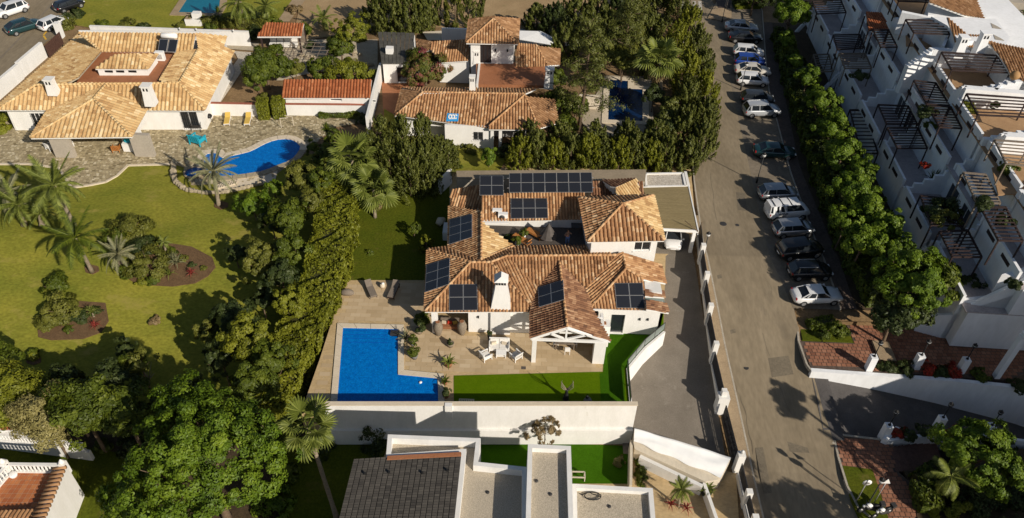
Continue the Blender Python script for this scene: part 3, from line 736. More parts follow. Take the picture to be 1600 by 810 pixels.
drape('dry_lawn_patch',[T(x,y) for x,y in ((10,690),(150,700),(240,720),(240,900),(-100,900),(-100,690))],'lawn_c',-.04)
mb=MB(); mb.poly([P(x,y,.0) for x,y in ((100,0),(60,-60),(400,-60),(470,0),(400,62),(380,44),(145,44),(120,40))][::-1]); struct('back_lawn',mb,'lawn_l')
# dry field behind
sheet('dry_field',[P(x,y,.0) for x,y in ((462,38),(470,0),(500,-120),(1050,-120),(1050,30),(760,40),(585,48),(480,62))],'field')
# sandy path
sheet('sandy_path',[P(x,y,.03) for x,y in ((433,34),(452,34),(492,-20),(470,-20))],'sidewalk')
# central plot
plot=[P(x,y,0) for x,y in ((536,300),(540,435),(500,560),(470,645),(985,634),(977,577),(1006,545),(1037,517),(1040,400),(1088,370),(1080,265),(700,262),(680,262))]
slab('plot_terrace',plot,0.0,-4.5,'travertine')
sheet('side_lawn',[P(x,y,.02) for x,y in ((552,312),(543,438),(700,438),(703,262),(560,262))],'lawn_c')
sheet('turf_lawn',[P(x,y,.02) for x,y in ((709,587),(709,634),(985,634),(977,577),(1006,545),(1037,517),(1037,470),(940,470),(945,530),(942,581))],'turf')
struct('lawn_step',(lambda mb:(mb.prism([P(x,y,0)[:2] for x,y in ((945,522),(943,582),(937,585),(939,634),(977,634),(975,577),(1003,545),(1034,517),(1034,480),(960,480))],-.1,.028),mb)[1])(MB()),'turf_d')
# driveway of the central plot
DL=[T(*p) for p in ((990,700),(990,640),(988,604),(1010,575),(1033,548),(1030,470),(1020,400),(1010,340))]
dy=[37.2+i*1.5 for i in range(0,17)]
dxl=lambda y: min(interp(DL,y),14)
strip('driveway',[(9.3 if y<46 else 12.2,y) for y in dy],[(17.4,y) for y in dy],'drive',.02)
# lower neighbour's ground
mb=MB(); mb.poly([P(x,y,-3.17) for x,y in ((495,685),(470,900),(1160,900),(1150,740),(990,700),(990,684))][::-1]); struct('neighbour_yard',mb,'travertine')
mb=MB(); mb.poly([P(x,y,-3.14) for x,y in ((640,684),(988,684),(986,756),(640,756))][::-1]); struct('neighbour_turf',mb,'turf_d')
mb=MB(); mb.poly([P(x,y,-3.12) for x,y in ((440,640),(436,830),(560,830),(608,690),(606,640))][::-1]); struct('lower_garden_lawn',mb,'lawn_c')
# right side: brick paved areas, ramp
def brick_area(name,pts,z,zb=-9,m='brickpave',w_=.30,h=.30,pitch=.36):
    pts2=[Vector((p[0],p[1])) for p in pts]
    slab(name,pts2,z-.03,zb,'sidewalk_dark')
    xs=[p.x for p in pts2]; ys_=[p.y for p in pts2]; mb=MB(); t=MB()
    def inside(x,y):
        c=False; n=len(pts2)
        for i in range(n):
            a,b=pts2[i],pts2[(i+1)%n]
            if (a.y>y)!=(b.y>y) and x<(b.x-a.x)*(y-a.y)/(b.y-a.y)+a.x: c=not c
        return c
    y=min(ys_)
    j=0
    while y<max(ys_):
        x=min(xs)+(j%2)*pitch/2
        while x<max(xs):
            if all(inside(x+sx*w_/2,y+sy*h/2) for sx in (-1,1) for sy in (-1,1)):
                t.add([(x-w_/2,y-h/2,z),(x+w_/2,y-h/2,z),(x+w_/2,y+h/2,z),(x-w_/2,y+h/2,z)],[(0,1,2,3)],min(1,max(0,random.gauss(.5,.22))))
            x+=pitch
        y+=pitch*.92; j+=1
    t.build(name+'_bricks',m,kind='stuff',tint=True)
BA=[P(x,y,-1.3) for x,y in ((1249,533),(1268,576),(1345,579),(1480,587),(1580,595),(1640,560),(1600,535),(1430,505),(1380,492),(1345,470),(1313,470),(1315,489),(1335,536))]
brick_area('upper_brick_pavement',BA,-1.3,pitch=.42,w_=.37,h=.34)
BB=[P(x,y,-3.0) for x,y in ((1300,680),(1375,686),(1395,694),(1405,738),(1430,760),(1450,870),(1360,870),(1340,800),(1315,740))]
brick_area('lower_brick_pavement',BB,-3.0,pitch=.42,w_=.37,h=.34)
kerb('kerb',[P(x,y,-1.3) for x,y in ((1246,495),(1249,533),(1262,570),(1268,578))],side=1,w_=.16,h=.02,zf=lambda y:-1.25)
kerb('kerb',[P(x,y,-3.0) for x,y in ((1300,694),(1301,684),(1308,678),(1375,686))],side=1,w_=.16,h=.0,zf=lambda y:-2.93)
kerb('kerb',[P(x,y,-3.0) for x,y in ((1301,684),(1308,714),(1322,760),(1340,795),(1362,812),(1390,830))],side=-1,w_=.16,h=.0,zf=lambda y:-2.93)
# ramp
rm=MB(); ra=[T(1262,570),T(1345,590)]; 
r0,r1=P(1268,578,-1.9),P(1300,684,-3.05)
far=[P(1345,590,-2.6),P(1610,640,-6.0),P(1760,700,-7.5)]; near=[P(1400,690,-4.0),P(1560,760,-6.0),P(1760,860,-7.5)]
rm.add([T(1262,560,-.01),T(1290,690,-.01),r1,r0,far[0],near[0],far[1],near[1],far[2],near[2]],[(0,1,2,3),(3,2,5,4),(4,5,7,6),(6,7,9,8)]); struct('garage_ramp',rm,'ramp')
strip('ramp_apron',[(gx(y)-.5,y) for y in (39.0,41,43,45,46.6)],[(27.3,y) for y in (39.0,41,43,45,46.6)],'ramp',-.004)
slab('parking_end',[P(x,y,-1.3) for x,y in ((1238,474),(1316,472),(1316,498),(1247,498))],-1.285,-3,'parking')
# street side planting islands
slab('planting_island',[P(x,y,-1.3) for x,y in ((1246,493),(1312,490),(1334,536),(1254,531))],-1.27,-3,'lawn_c')
slab('planting_island_south',[P(x,y,-3.0) for x,y in ((1316,728),(1363,734),(1385,800),(1400,850),(1345,815),(1330,780))],-2.97,-9,'lawn_c')
slab('planting_bed_south',[P(x,y,-3.0) for x,y in ((1412,736),(1480,738),(1500,695),(1700,710),(1700,900),(1448,900),(1425,760))],-2.96,-9,'darkearth')
# ================= central house =================
e,r=2.9,4.45
H=thing('villa','white villa with orange tiled roofs and solar panels beside the L shaped pool','house',P(850,450,0))
def V(*a): return [P(*p) for p in a]
F1=V((664,487,e),(668,391,e),(735,411,r))
F2=V((664,487,e),(735,411,r),(766,411,r),(838,487,e))
F3=V((766,411,r),(838,487,e),(840,450,3.5),(793,401,r))
F4=V((793,401,r),(839,450,3.45),(874,409.6,4.25),(916,450,3.45),(962,400,r))
F6=V((874,409.6,4.3),(839,450,3.35),(829,491,3.1),(829,529,3.1),(886,511,4.4))
F7=V((874,409.6,4.3),(916,450,3.4),(922,483,3.0),(954,532,2.9),(886,511,4.4))
F8=V((916,450,3.4),(962,400,r),(973,397,r),(978,421,r),(922,483,e))
F9=V((922,483,e),(978,421,r),(1005,437,3.85),(1008,483,e))
F10=V((973,397,r),(1032,413,3.2),(1040,443,3.15),(1005,437,3.9),(978,421,r))
for f in (F1,F2,F3,F4,F8,F9,F10): tile_field(f,H,'tile',.29,.42)
for f in (F6,F7): tile_field(f,H,'tile_dark',.27,.36)
# rear slopes of the front wing, seen as a dark band
a0,a1=P(735,411,r),P(766,411,r)
back=3.3
tile_field([P(668,391,e),P(700,386,2.9),P(748,408,4.2),P(735,411,r)],H,'tile',.29,.42)
tile_field([P(735,411,r),P(748,408,4.25),P(802,386,back),P(793,401,r),P(766,411,r)],H,'tile',.29,.42)
tile_field([P(793,401,r),P(802,386.5,back),P(922,385,back),P(962,400,r)],H,'tile',.29,.42)
# rear left wing
W1=V((701,388,e),(702,322,e),(752,331,4.4),(752,407,4.4)); W2=V((752,407,4.35),(752,347,4.4),(801,384,3.3))
tile_field(W1,H,'tile',.29,.42); tile_field(W2,H,'tile_old',.29,.42)
tile_field(V((703,322,3.0),(706,295,4.1),(754,290,4.5),(752,331,3.2)),H,'tile',.29,.42)
ridge(H,P(752,331,4.45),P(752,407,4.4))
# rear block, front facing slope
p0=P(830,343,4.1); nS=Vector((.02,-.40,1)).normalized()
tile_field([PL(754,346,p0,nS),PL(906,343,p0,nS),PL(914,300,p0,nS),PL(752,304,p0,nS)],H,'tile',.29,.42)
tile_field(V((922,318,4.0),(926,284,5.0),(1003,284,5.0),(1008,318,4.0)),H,'tile_dark',.29,.42)
# upper block
u=5.9; UB=V((918,378,u),(1038,376,u),(1021,306,u),(905,310,u)); AP=P(973,320,7.35)
tile_field([UB[0],UB[1],AP],H,'tile',.36,.45); tile_field([UB[1],UB[2],AP],H,'tile_old',.36,.45)
tile_field([UB[2],UB[3],AP],H,'tile',.36,.45); tile_field([UB[3],UB[0],AP],H,'tile',.36,.45)
for q in UB: ridge(H,q,AP,r=.13)
for a,b in ((F1[0],F1[2]),(F2[3],F2[2]),(F1[1],F1[2]),(F2[1],F2[2]),(P(793,401,r),P(962,400,r)),(P(766,411,r),P(793,401,r)),(P(748,408,4.3),P(802,386,3.4)),
            (F6[0],F6[4]),(F8[4],F8[3]),(F8[2],F8[3]),(P(978,421,r),P(1005,437,3.9)),(P(962,400,r),P(973,397,r))): ridge(H,a,b)
# walls
wi=.45
mb=MB(); A,B,C,D=[Vector(p[:2]) for p in inset(UB,wi)]
op1=(A-B).length
L1=(B-A).length
wop=(L1-2.0,L1-.55,4.35,5.45)
wall(mb,A,B,2.2,5.8,ops=[wop]); wall(mb,B,C,-1.5,5.8); wall(mb,C,D,0,5.8); wall(mb,D,A,2.2,5.8)
mb.build('wall','white',H); window(H,A,B,wop,mull=1)
fl=inset(V((664,487,e),(838,487,e),(838,470,e)),.5)
# front wing walls
y0=P(700,487,e).y+.5
XL=P(664,487,e).x+.5; XR=P(1043,488,e).x-.3
def X(px): return P(px,487,e).x
yb=P(700,391,e).y
mb=MB()
wall(mb,(X(731),y0),(X(840)+.0,y0+.1),0,2.85)
wall(mb,(X(731),yb),(X(731),y0),0,2.85); wall(mb,(XL,yb),(XL,y0+4.2),0,2.85); wall(mb,(XL,y0+4.2),(X(731),y0+4.2),0,2.85)
wall(mb,(X(840),y0+.1),(X(840),y0+3.0),0,2.85); wall(mb,(X(840),y0+3.0),(X(930),y0+3.0),0,3.3,ops=[(2.0,4.2,.05,2.2)])
dop=(X(957)-X(931),X(979)-X(931),.05,2.3)
yf=y0+.35
wall(mb,(X(931),y0+3.0),(X(931),yf),0,2.95); wall(mb,(X(931),yf),(XR,yf),-2.6,2.85,ops=[dop]); wall(mb,(XR,yf),(XR,P(1032,413,3.2).y),-2.6,3.0)
wall(mb,(XR,P(1032,413,3.2).y),(6,P(1032,413,3.2).y),-1,3.0)
mb.build('wall','white',H)
window(H,(X(931),yf),(XR,yf),dop,kind='glass_door',mull=0,fr='silver')
window(H,(X(840),y0+3.0),(X(930),y0+3.0),(2.0,4.2,.05,2.2),kind='glass_door',mull=1,fr='silver',sill=False)
# white parapet steps and little pent roofs on the east end
mb=MB(); 
q=[P(1005,437,3.7),P(1031,440,3.7),P(1033,463,3.2),P(1007,463,3.2)]
mb.prism([(a.x,a.y) for a in (P(1006,440,3.3),P(1031,446,3.3),P(1034,461,3.3),P(1008,460,3.3))],2.6,3.55)
mb.build('parapet','white',H)
tile_field(V((1007,452,3.55),(1036,455,3.2),(1038,465,3.2),(1008,463,3.55)),H,'tile_dark',.27,.36)
tile_field(V((1009,469,3.5),(1040,474,3.0),(1045,489,3.0),(1010,484,3.5)),H,'tile_dark',.27,.36)
mb=MB(); mb.add([P(1008,464,3.25),P(1037,466,3.0),P(1039,474,2.95),P(1009,470,3.2)],[(0,1,2,3)]); mb.build('roof_light','glass_l',H)
# wing rear walls and roof terrace
wl=P(702,340,e).x+.45
mb=MB(); yt=P(703,300,e).y
wall(mb,(wl,yt),(wl,P(701,388,e).y),0,2.85); wall(mb,(XL-0.2,P(668,391,e).y-.4),(XL,P(668,391,e).y-.5),0,2.8)
wall(mb,(P(752,343,4.0).x,P(830,343,4.1).y+.3),(P(918,343,4.1).x,P(830,343,4.1).y+.3),2.9,4.15,th=.3); mb.build('wall','white',H)
slab('terrace_floor',[P(752,346,3.0),P(918,344,3.0),P(922,392,3.0),P(770,392,3.0)],3.0,2.6,'deckgrey',kind=None,parent=None).parent=None
tf=[o for o in COL.objects if o.name.startswith('terrace_floor')][0]; tf.parent=H; tf.matrix_parent_inverse=parent_world(H).inverted()
mb=MB(); mb.bar(P(750,347,4.05),P(795,347,4.05),.5,.12); mb.build('ledge','white',H)
# flat roofs at the back
def flat(name,pts,z1,z0,m,wm='white',par=0,pm='white'):
    mb=MB(); mb.prism([(p[0],p[1]) for p in pts],z0,z1-.1); o=mb.build('wall',wm,H)
    mb=MB(); mb.prism([(p[0],p[1]) for p in pts],z1-.097,z1); o=mb.build(name,m,H)
    if par:
        mb=MB()
        for i in range(len(pts)):
            a=Vector(pts[i]);b=Vector(pts[(i+1)%len(pts)]); mb.bar((a.x,a.y,z1+par/2),(b.x,b.y,z1+par/2),.2,par)
        mb.build('parapet',pm,H)
flat('flat_roof',V((713,267,3.6),(1010,265,3.6),(1008,283,3.6),(714,279,3.6)),3.6,0,'felt',wm='greywall')
flat('gravel_roof',V((1009,272,2.9),(1067,271,2.9),(1071,291,2.9),(1010,292,2.9)),2.85,0,'gravel_w',par=.12)
# little tiled dormer box
mb=MB(); bx=V((945,289,5.0),(960,297,5.0),(998,294,5.0),(992,283,5.0)); mb.prism([(p.x,p.y) for p in bx],3.5,5.3); mb.build('dormer','white',H)
tile_field(V((962,292,5.9),(994,281,5.5),(1001,305,4.9),(963,306,5.3)),H,'tile_old',.29,.42)  # paler tiles put the sunlight on this slope into the colour
tile_field(V((942,282,5.2),(994,281,5.5),(962,292,5.9),(953,292,5.6)),H,'tile_dark',.29,.42)  # darker tiles stand in for shade on the back-facing slope
# chimney
cx=(X(767)+X(796))/2; mb=MB(); yc=y0+.05
def ring(w0,d0,z,yo=0): return [(cx-w0/2,yc-.25+yo,z),(cx+w0/2+.08,yc-.25+yo,z),(cx+w0/2+.08,yc-.25+d0+yo,z),(cx-w0/2,yc-.25+d0+yo,z)]
lv=[ring(1.6,1.0,0),ring(1.6,1.0,2.95),ring(.95,.8,5.0,.25),ring(.85,.75,5.5,.3),ring(.85,.75,5.85,.3)]
vs=[v for R_2 in lv for v in R_2]; fs=[(4*i+k,4*i+(k+1)%4,4*i+4+(k+1)%4,4*i+4+k) for i in range(4) for k in range(4)]+[(16,17,18,19)]
mb.add(vs,fs); ch=mb.build('chimney','white',H)
mb=MB()
for k in range(4): mb.box((cx-.3+k*.22,yc+.02,5.68),(.12,.1,.22))
mb.build('chimney_vent','black',ch)
mb=MB(); mb.add([(cx-.55,yc-.1,5.9),(cx+.6,yc-.1,5.9),(cx+.6,yc+.95,5.9),(cx-.55,yc+.95,5.9),(cx+.02,yc+.1,6.4),(cx+.02,yc+.75,6.4),],[(0,1,4),(1,2,5,4),(2,3,5),(3,0,4,5),(3,2,1,0)]); mb.build('chimney_cap','white',ch)
# porch column at the south-west corner, pergola truss and columns
mb=MB(); mb.box((XL+.22,y0-.1,1.42),(.5,.45,2.85)); mb.build('column','white',H)
Lg,Rg,Tg=P(829,529,3.1),P(954,532,2.9),P(886,511,4.4)
yg_=Lg.y+.15
mb=MB(); mb.bar((Lg.x+.1,yg_,2.85),(Rg.x-.3,yg_,2.8),.18,.2); tr=mb.build('tie_beam','white_paint',H)
for a,b in (((Lg.x+.15,yg_,2.95),(Tg.x,yg_,4.2)),((Rg.x-.2,yg_,2.85),(Tg.x,yg_,4.2)),((Tg.x,yg_,2.9),(Tg.x,yg_,4.1)),((Tg.x,yg_,2.95),(Tg.x-1.3,yg_,3.6)),((Tg.x,yg_,2.95),(Tg.x+1.6,yg_,3.55))):
    mb=MB(); mb.bar(a,b,.14,.16); mb.build('truss_beam','white_paint',H)
for k in range(5):
    y_=yg_+.7+k*.9; mb=MB(); mb.bar((Lg.x+.2,y_,3.0),(Rg.x-.5,y_,3.0),.1,.16); mb.build('ceiling_beam','white_paint',H)
mb=MB(); mb.box((Lg.x+.35,yg_+.2,1.4),(.36,.36,2.8)); mb.build('column','white',H)
mb=MB(); mb.box((Rg.x-.75,yg_+.45,1.4),(.95,.7,2.8)); mb.box((Rg.x-.5,yg_+2.0,1.4),(.25,2.6,2.8)); mb.build('column','white',H)
mb=MB(); mb.prism([(p.x,p.y) for p in V((931,500,2.4),(952,500,2.4),(954,512,2.4),(932,512,2.4))],0,2.45); o=mb.build('niche','white',H)
mb=MB(); c=P(944,505,2.5); mb.box(c,(.35,.3,.1)); mb.build('vent_cap','potclay',H)
# wall lamps, little black marks on the facade
for (px_a,py_a) in ((1000,500),(1012,497),(747,503)):
    mb=MB(); c=P(px_a,py_a,1.9); mb.box((c.x,(yf if px_a>900 else y0)-.06,1.9),(.12,.12,.22)); mb.build('wall_lamp','black',H)
# carport
CP=V((1003,293,2.9),(1076,291,2.9),(1091,361,2.9),(1036,358,2.9))
ct=thing('carport','flat brown carport roof between the villa and the street','carport',P(1060,330,0))
mb=MB(); mb.prism([(p.x,p.y) for p in CP],2.75,2.9); mb.build('roof','woodroof',ct)
mb=MB()
for i in range(4):
    a=CP[i];b=CP[(i+1)%4]
    if i in (0,1,2): mb.bar(a+Vector((0,0,-.08)),b+Vector((0,0,-.08)),.12,.26)
mb.build('fascia','white_paint',ct)
for q in (CP[1],CP[2]):
    mb=MB(); mb.box((q.x-.25,q.y+(.3 if q is CP[2] else -.3),1.3),(.3,.3,2.9)); mb.build('post','white_paint',ct)
mb=MB(); mb.prism([(p.x,p.y) for p in V((1005,296,2.9),(1074,293,2.9),(1076,299,2.9),(1006,302,2.9))],-.5,2.7); mb.build('rear_wall','greywall',ct)

# ---- solar arrays ----
def solar(quad,cols,rows,label,rail=True):
    """quad: top-left, top-right, bottom-right, bottom-left in world coordinates"""
    tl,tr_,br,bl=quad; c=(tl+tr_+br+bl)/4; n=(tr_-tl).cross(bl-tl).normalized(); n = n if n.z>0 else -n
    t=thing('solar_panel_array',label,'solar panels',c,group='rooftop solar panels')
    def q(u,v): return (tl*(1-u)+tr_*u)*(1-v)+(bl*(1-u)+br*u)*v
    for i in range(cols):
        for j in range(rows):
            u0,u1=(i+.01)/cols,(i+.99)/cols; v0,v1=(j+.01)/rows,(j+.99)/rows
            a,b,c_,d=q(u0,v0),q(u1,v0),q(u1,v1),q(u0,v1); mb=MB()
            lo=[p-n*.04 for p in (a,b,c_,d)]; hi=[a,b,c_,d]
            mb.add(lo+hi,[(0,1,5,4),(1,2,6,5),(2,3,7,6),(3,0,4,7),(3,2,1,0),(4,5,6,7)]); p=mb.build('solar_panel','silver',t)
            g=MB(); s=lambda u,v:(a*(1-u)+b*u)*(1-v)+(d*(1-u)+c_*u)*v+n*.006
            k=6; m_=3
            for x in range(k):
                for y in range(m_):
                    e0=.03;g.add([s(e0+(1-2*e0)*(x+.03)/k,e0+(1-2*e0)*(y+.02)/m_),s(e0+(1-2*e0)*(x+.97)/k,e0+(1-2*e0)*(y+.02)/m_),s(e0+(1-2*e0)*(x+.97)/k,e0+(1-2*e0)*(y+.98)/m_),s(e0+(1-2*e0)*(x+.03)/k,e0+(1-2*e0)*(y+.98)/m_)],[(0,1,2,3)])
            fr=MB(); fr.add([s(.02,.015)-n*.003,s(.98,.015)-n*.003,s(.98,.985)-n*.003,s(.02,.985)-n*.003],[(0,1,2,3)]); g.cur=0
            g.v+=fr.v; g.f.append(tuple(range(len(g.v)-4,len(g.v)))); g.t.append(0); g.mi.append(1); g.sm.append(False)
            g.build('cells',['cell','black'],p)
    if rail:
        for v in (.25,.75):
            mb=MB(); mb.bar(q(-.02,v)-n*.07,q(1.02,v)-n*.07,.05); mb.build('rail','silver',t)
    return t
def plane_of(pts):
    n=newell(pts); return sum(pts,Vector())/len(pts)+n*.2,n
def onpl(face,pts):
    c,n=plane_of(face); return [PL(x,y,c,n) for x,y in pts]
solar(onpl(F1,((666.5,414),(703,403),(701.7,444),(663.7,457))),2,3,'six panel solar array on the west hip slope nearest the pool')
solar(onpl(F2,((702,444.5),(745.5,444),(746.5,485),(701.7,485.5))),2,2,'four panel solar array left of the tall white chimney')
solar(onpl(F6,((840.4,449.4),(880,437),(882,468),(842,480))),2,2,'tilted four panel solar array at the top of the dark gabled porch roof')
solar(onpl(F9,((960,442.6),(1004,442),(1008,482),(963.5,481.5))),2,2,'four panel solar array on the easternmost front hip slope')
solar(onpl(W1,((702.6,343),(737.7,334.3),(737.7,370.6),(701.4,382))),2,3,'six panel solar array on the west slope of the rear wing')
nR=Vector((.02,-.40,1)).normalized()
solar([PL(x,y,p0+Vector((0,0,.25)),nR) for x,y in ((798,309.8),(855,309.8),(856.4,341),(798,341.7))],3,2,'six panel solar array just above the white wall of the roof terrace')
nR2=Vector((.0,-.30,1)).normalized(); pq=P(860,301,5.9)
solar([PL(x,y,pq,nR2) for x,y in ((795.5,270.7),(924.8,269.5),(926.5,300.6),(795.5,301))],7,2,'long solar array of fourteen panels along the back of the villa')
pq=P(768,305,5.5)
solar([PL(x,y,pq,nR2) for x,y in ((749.7,274.7),(786.6,274.7),(787,305.3),(749.2,305.3))],2,2,'small raised four panel solar array beside the long rear one')

# ================= plot walls, pool =================
wl0,wl1=P(492,633,1.6),P(996,633,1.6)
fw=thing('retaining_wall','tall white retaining wall below the L shaped pool with a ledge','wall',((wl0.x+wl1.x)/2,wl0.y,-3.2))
mb=MB(); mb.prism([(wl0.x,wl0.y),(wl1.x,wl1.y),(wl1.x,wl1.y+.28),(wl0.x,wl0.y+.28)],-4.4,1.53); mb.build('upper_wall','white',fw)
mb=MB(); mb.prism([(wl0.x,wl0.y-.22),(wl1.x,wl1.y-.22),(wl1.x,wl1.y-.005),(wl0.x,wl0.y-.005)],-4.4,-1.35); mb.build('lower_wall','white',fw)
mb=MB(); mb.prism([(wl0.x,wl0.y-.04),(wl1.x+.05,wl1.y-.04),(wl1.x+.05,wl1.y+.34),(wl0.x,wl0.y+.34)],1.533,1.6); mb.build('coping','coping',fw)
mb=MB(); c=P(910,632,1.0); c=P(702,632,1.05); mb.box((c.x,wl0.y+.4,.85),(.55,.35,1.6)); mb.build('pillar','white',fw)
POOL=[P(x,y,0) for x,y in ((536,513),(622,515),(622,586),(684,592),(685,640),(526,640))]
struct('pool_water',(lambda m_:(m_.poly([Vector((p.x,p.y,.03)) for p in POOL][::-1]),m_)[1])(MB()),'water')
cop=thing('pool_coping','pale stone coping around the L shaped blue pool','pool edge',P(600,560,0))
out=inset(POOL,-.5)
for i in range(6):
    if i==4: continue
    a,b=Vector(POOL[i][:2]),Vector(POOL[(i+1)%6][:2]); c_,d_=out[(i+1)%6],out[i]
    n_=max(1,int((b-a).length/1.0))
    for k in range(n_):
        g0,g1=(k+.012)/n_,(k+.988)/n_
        mb=MB(); mb.prism([tuple(a.lerp(b,g0)),tuple(a.lerp(b,g1)),tuple(d_.lerp(c_,g1)),tuple(d_.lerp(c_,g0))],-.05,.10); mb.build('coping_stone','coping',cop)
for k in range(4):
    a,b=P(538,517+k*6,.036),P(606,518+k*6,.036); mb=MB(); mb.prism([(a.x,a.y),(b.x,b.y),(b.x,b.y+.05),(a.x,a.y+.05)],.03,.036); mb.build('pool_step','poolstep',cop)
# pale inlay lines and joints in the terrace paving
def lines(name,segs,m,w_=.10,z=.006,**k):
    mb=MB()
    for i,(a,b) in enumerate(segs):
        a=P(*a,0);b=P(*b,0);d=(b-a).normalized();s=Vector((-d.y,d.x,0))*w_/2; zz=Vector((0,0,z+.0006*i))
        mb.poly([a-s+zz,b-s+zz,b+s+zz,a+s+zz])
    return mb.build(name,m,**k)
lines('paving_inlay',[((666,534),(821,531)),((821,531),(822,562)),((668,563),(822,561)),((666,534),(668,563)),((853,534),(908,532)),((853,565),(912,565)),((908,532),(912,565)),((653,495),(653,572)),((653,572),(708,572))],'coping',kind='structure')
tv=MB()
for k in range(9):
    y=500+k*10
# paving slabs as separate stones in the terrace (joints a centimetre wide)
pv=MB(); xs0,ys0=-17.5,39.2
def inpoly(x,y,poly):
    c=False;n=len(poly)
    for i in range(n):
        a,b=poly[i],poly[(i+1)%n]
        if (a[1]>y)!=(b[1]>y) and x<(b[0]-a[0])*(y-a[1])/(b[1]-a[1])+a[0]: c=not c
    return c
TER=[P(x,y,0) for x,y in ((541,440),(700,441),(700,490),(735,520),(930,520),(943,575),(942,582),(712,586),(709,634),(475,634),(500,560))]
PO=[Vector((p.x,p.y)) for p in out]
y=38.6;j=0
while y<54:
    x=-18+(j%2)*.45
    while x<9:
        if all(inpoly(x+dx,y+dy,TER) for dx in(-.42,.42) for dy in (-.21,.21)) and not any(inpoly(x+dx,y+dy,PO) for dx in(-.42,.42) for dy in (-.21,.21)):
            pv.add([(x-.44,y-.215,.012),(x+.44,y-.215,.012),(x+.44,y+.215,.012),(x-.44,y+.215,.012)],[(0,1,2,3)],random.gauss(.5,.2))
        x+=.9
    y+=.45;j+=1
M['slabs']=tint_mat('travertine_slabs',[(0,(.42,.31,.18)),(.5,(.49,.37,.225)),(1,(.56,.44,.285))],rough=.6,patch=(.7,.5))
pv.build('paving_slabs','slabs',kind='stuff',tint=True,label='beige travertine paving slabs around the pool and house',cat='paving')
# white retaining wall and glass rail along the driveway
gr=thing('driveway_wall','white angled wall with a glass railing between the turf and the driveway','wall',T(1000,600))
pts=[P(1037,517,.15),P(1006,543,.15),P(979,575,.15),P(984,633,.15)]
for i in range(3):
    a,b=pts[i],pts[i+1]; d=(b-a).normalized(); s=Vector((d.y,-d.x,0)); 
    mb=MB(); q=[a,b,b+s*-.2,a+s*-.2]; mb.prism([(p.x,p.y) for p in q],-3.6,.15+.002*i); mb.build('wall','white',gr)
    L=(b-a).length; k=max(2,int(L/1.3))
    for j in range(k):
        u0,u1=a.lerp(b,(j+.02)/k),a.lerp(b,(j+.98)/k); mb=MB(); mb.bar(u0+Vector((0,0,.6)),u1+Vector((0,0,.6)),.02,.8); mb.build('glass_panel','glass_l',gr)
    mb=MB(); mb.bar(a+Vector((0,0,1.02)),b+Vector((0,0,1.02)),.05); mb.build('handrail','darkmetal',gr)
    for j in range(k+1):
        p=a.lerp(b,j/k); mb=MB(); mb.bar(p,p+Vector((0,0,1.0)),.05); mb.build('rail_post','darkmetal',gr)
# street fence: pillars, low wall, charcoal panels
fn=thing('street_fence','stepped white wall with charcoal fence panels between the driveway and the street','fence',T(1110,560))
fx=lambda y: interp(FX,y)
FP=[(1093,366),(1098,404),(1113,448),(1124,500),(1131,560),(1129,628)]
FX=[T(1089,372),T(1094,420),T(1100,470),T(1107,540),T(1117,600),T(1124,645)]
ysq=[T(1089,372).y,T(1094,410).y,T(1100,456).y,T(1106,506).y,T(1113,566).y,T(1122,640).y]
for i in range(5):
    ya,yb_=ysq[i],ysq[i+1]; zb=fz((ya+yb_)/2)
    xa,xb=fx(ya),fx(yb_)
    mb=MB(); mb.prism([(xa-.1,ya),(xb-.1,yb_),(xb+.12,yb_),(xa+.12,ya)],-4.2,zb+.55); mb.build('low_wall','white',fn)
    mb=MB(); mb.box((xb,yb_,zb+.85),(.42,.42,2.6)); mb.build('pillar','white',fn)
    k=5
    for j in range(k):
        z0=zb+.58+j*.29; mb=MB(); mb.bar((xa,ya-.25,z0+.13),(xb,yb_+.25,z0+.13),.05,.265); mb.build('fence_board','fencepanel',fn)
gt=thing('driveway_gate','black metal sliding gate with panes at the bottom of the driveway','gate',T(1135,690))
ga,gb=T(1128,655),T(1146,728)
mb=MB(); mb.bar(ga+Vector((0,0,.1)),gb+Vector((0,0,.1)),.07); mb.bar(ga+Vector((0,0,1.75)),gb+Vector((0,0,1.75)),.07)
mb.bar(ga+Vector((0,0,.9)),gb+Vector((0,0,.9)),.05); mb.build('gate_frame','black',gt)
for j in range(7):
    p=ga.lerp(gb,j/6); mb=MB(); mb.bar(p,p+Vector((0,0,1.75)),.06); mb.build('gate_bar','black',gt)
for j in range(6):
    for z in (.5,1.3):
        a,b=ga.lerp(gb,(j+.08)/6),ga.lerp(gb,(j+.92)/6); mb=MB(); mb.bar(a+Vector((0,0,z)),b+Vector((0,0,z)),.02,.62); mb.build('gate_panel','fencepanel',gt)
mb=MB(); c=T(1122,641); mb.box((c.x+.1,c.y,c.z+.9),(.9,.8,2.1)); gp=mb.build('gate_pillar','white',label='thick white gate pillar with a lamp at the top end of the driveway gate',cat='gate pillar',loc=c)
mb=MB(); mb.box((c.x+.15,c.y+.1,c.z+2.05),(.25,.25,.22)); mb.build('pillar_lamp','stone',gp)
mb=MB(); c=T(1150,735); mb.box((c.x,c.y,c.z+1.0),(.55,.55,2.4)); gp=mb.build('gate_pillar','white',label='white gate pillar with a lamp beside the sheeted wall end',cat='gate pillar',loc=c)
mb=MB(); mb.lathe((c.x,c.y,c.z+2.2),[(.06,0),(.12,.1),(.14,.3),(.05,.42)],10); mb.build('pillar_lamp','lamp_glass',gp)
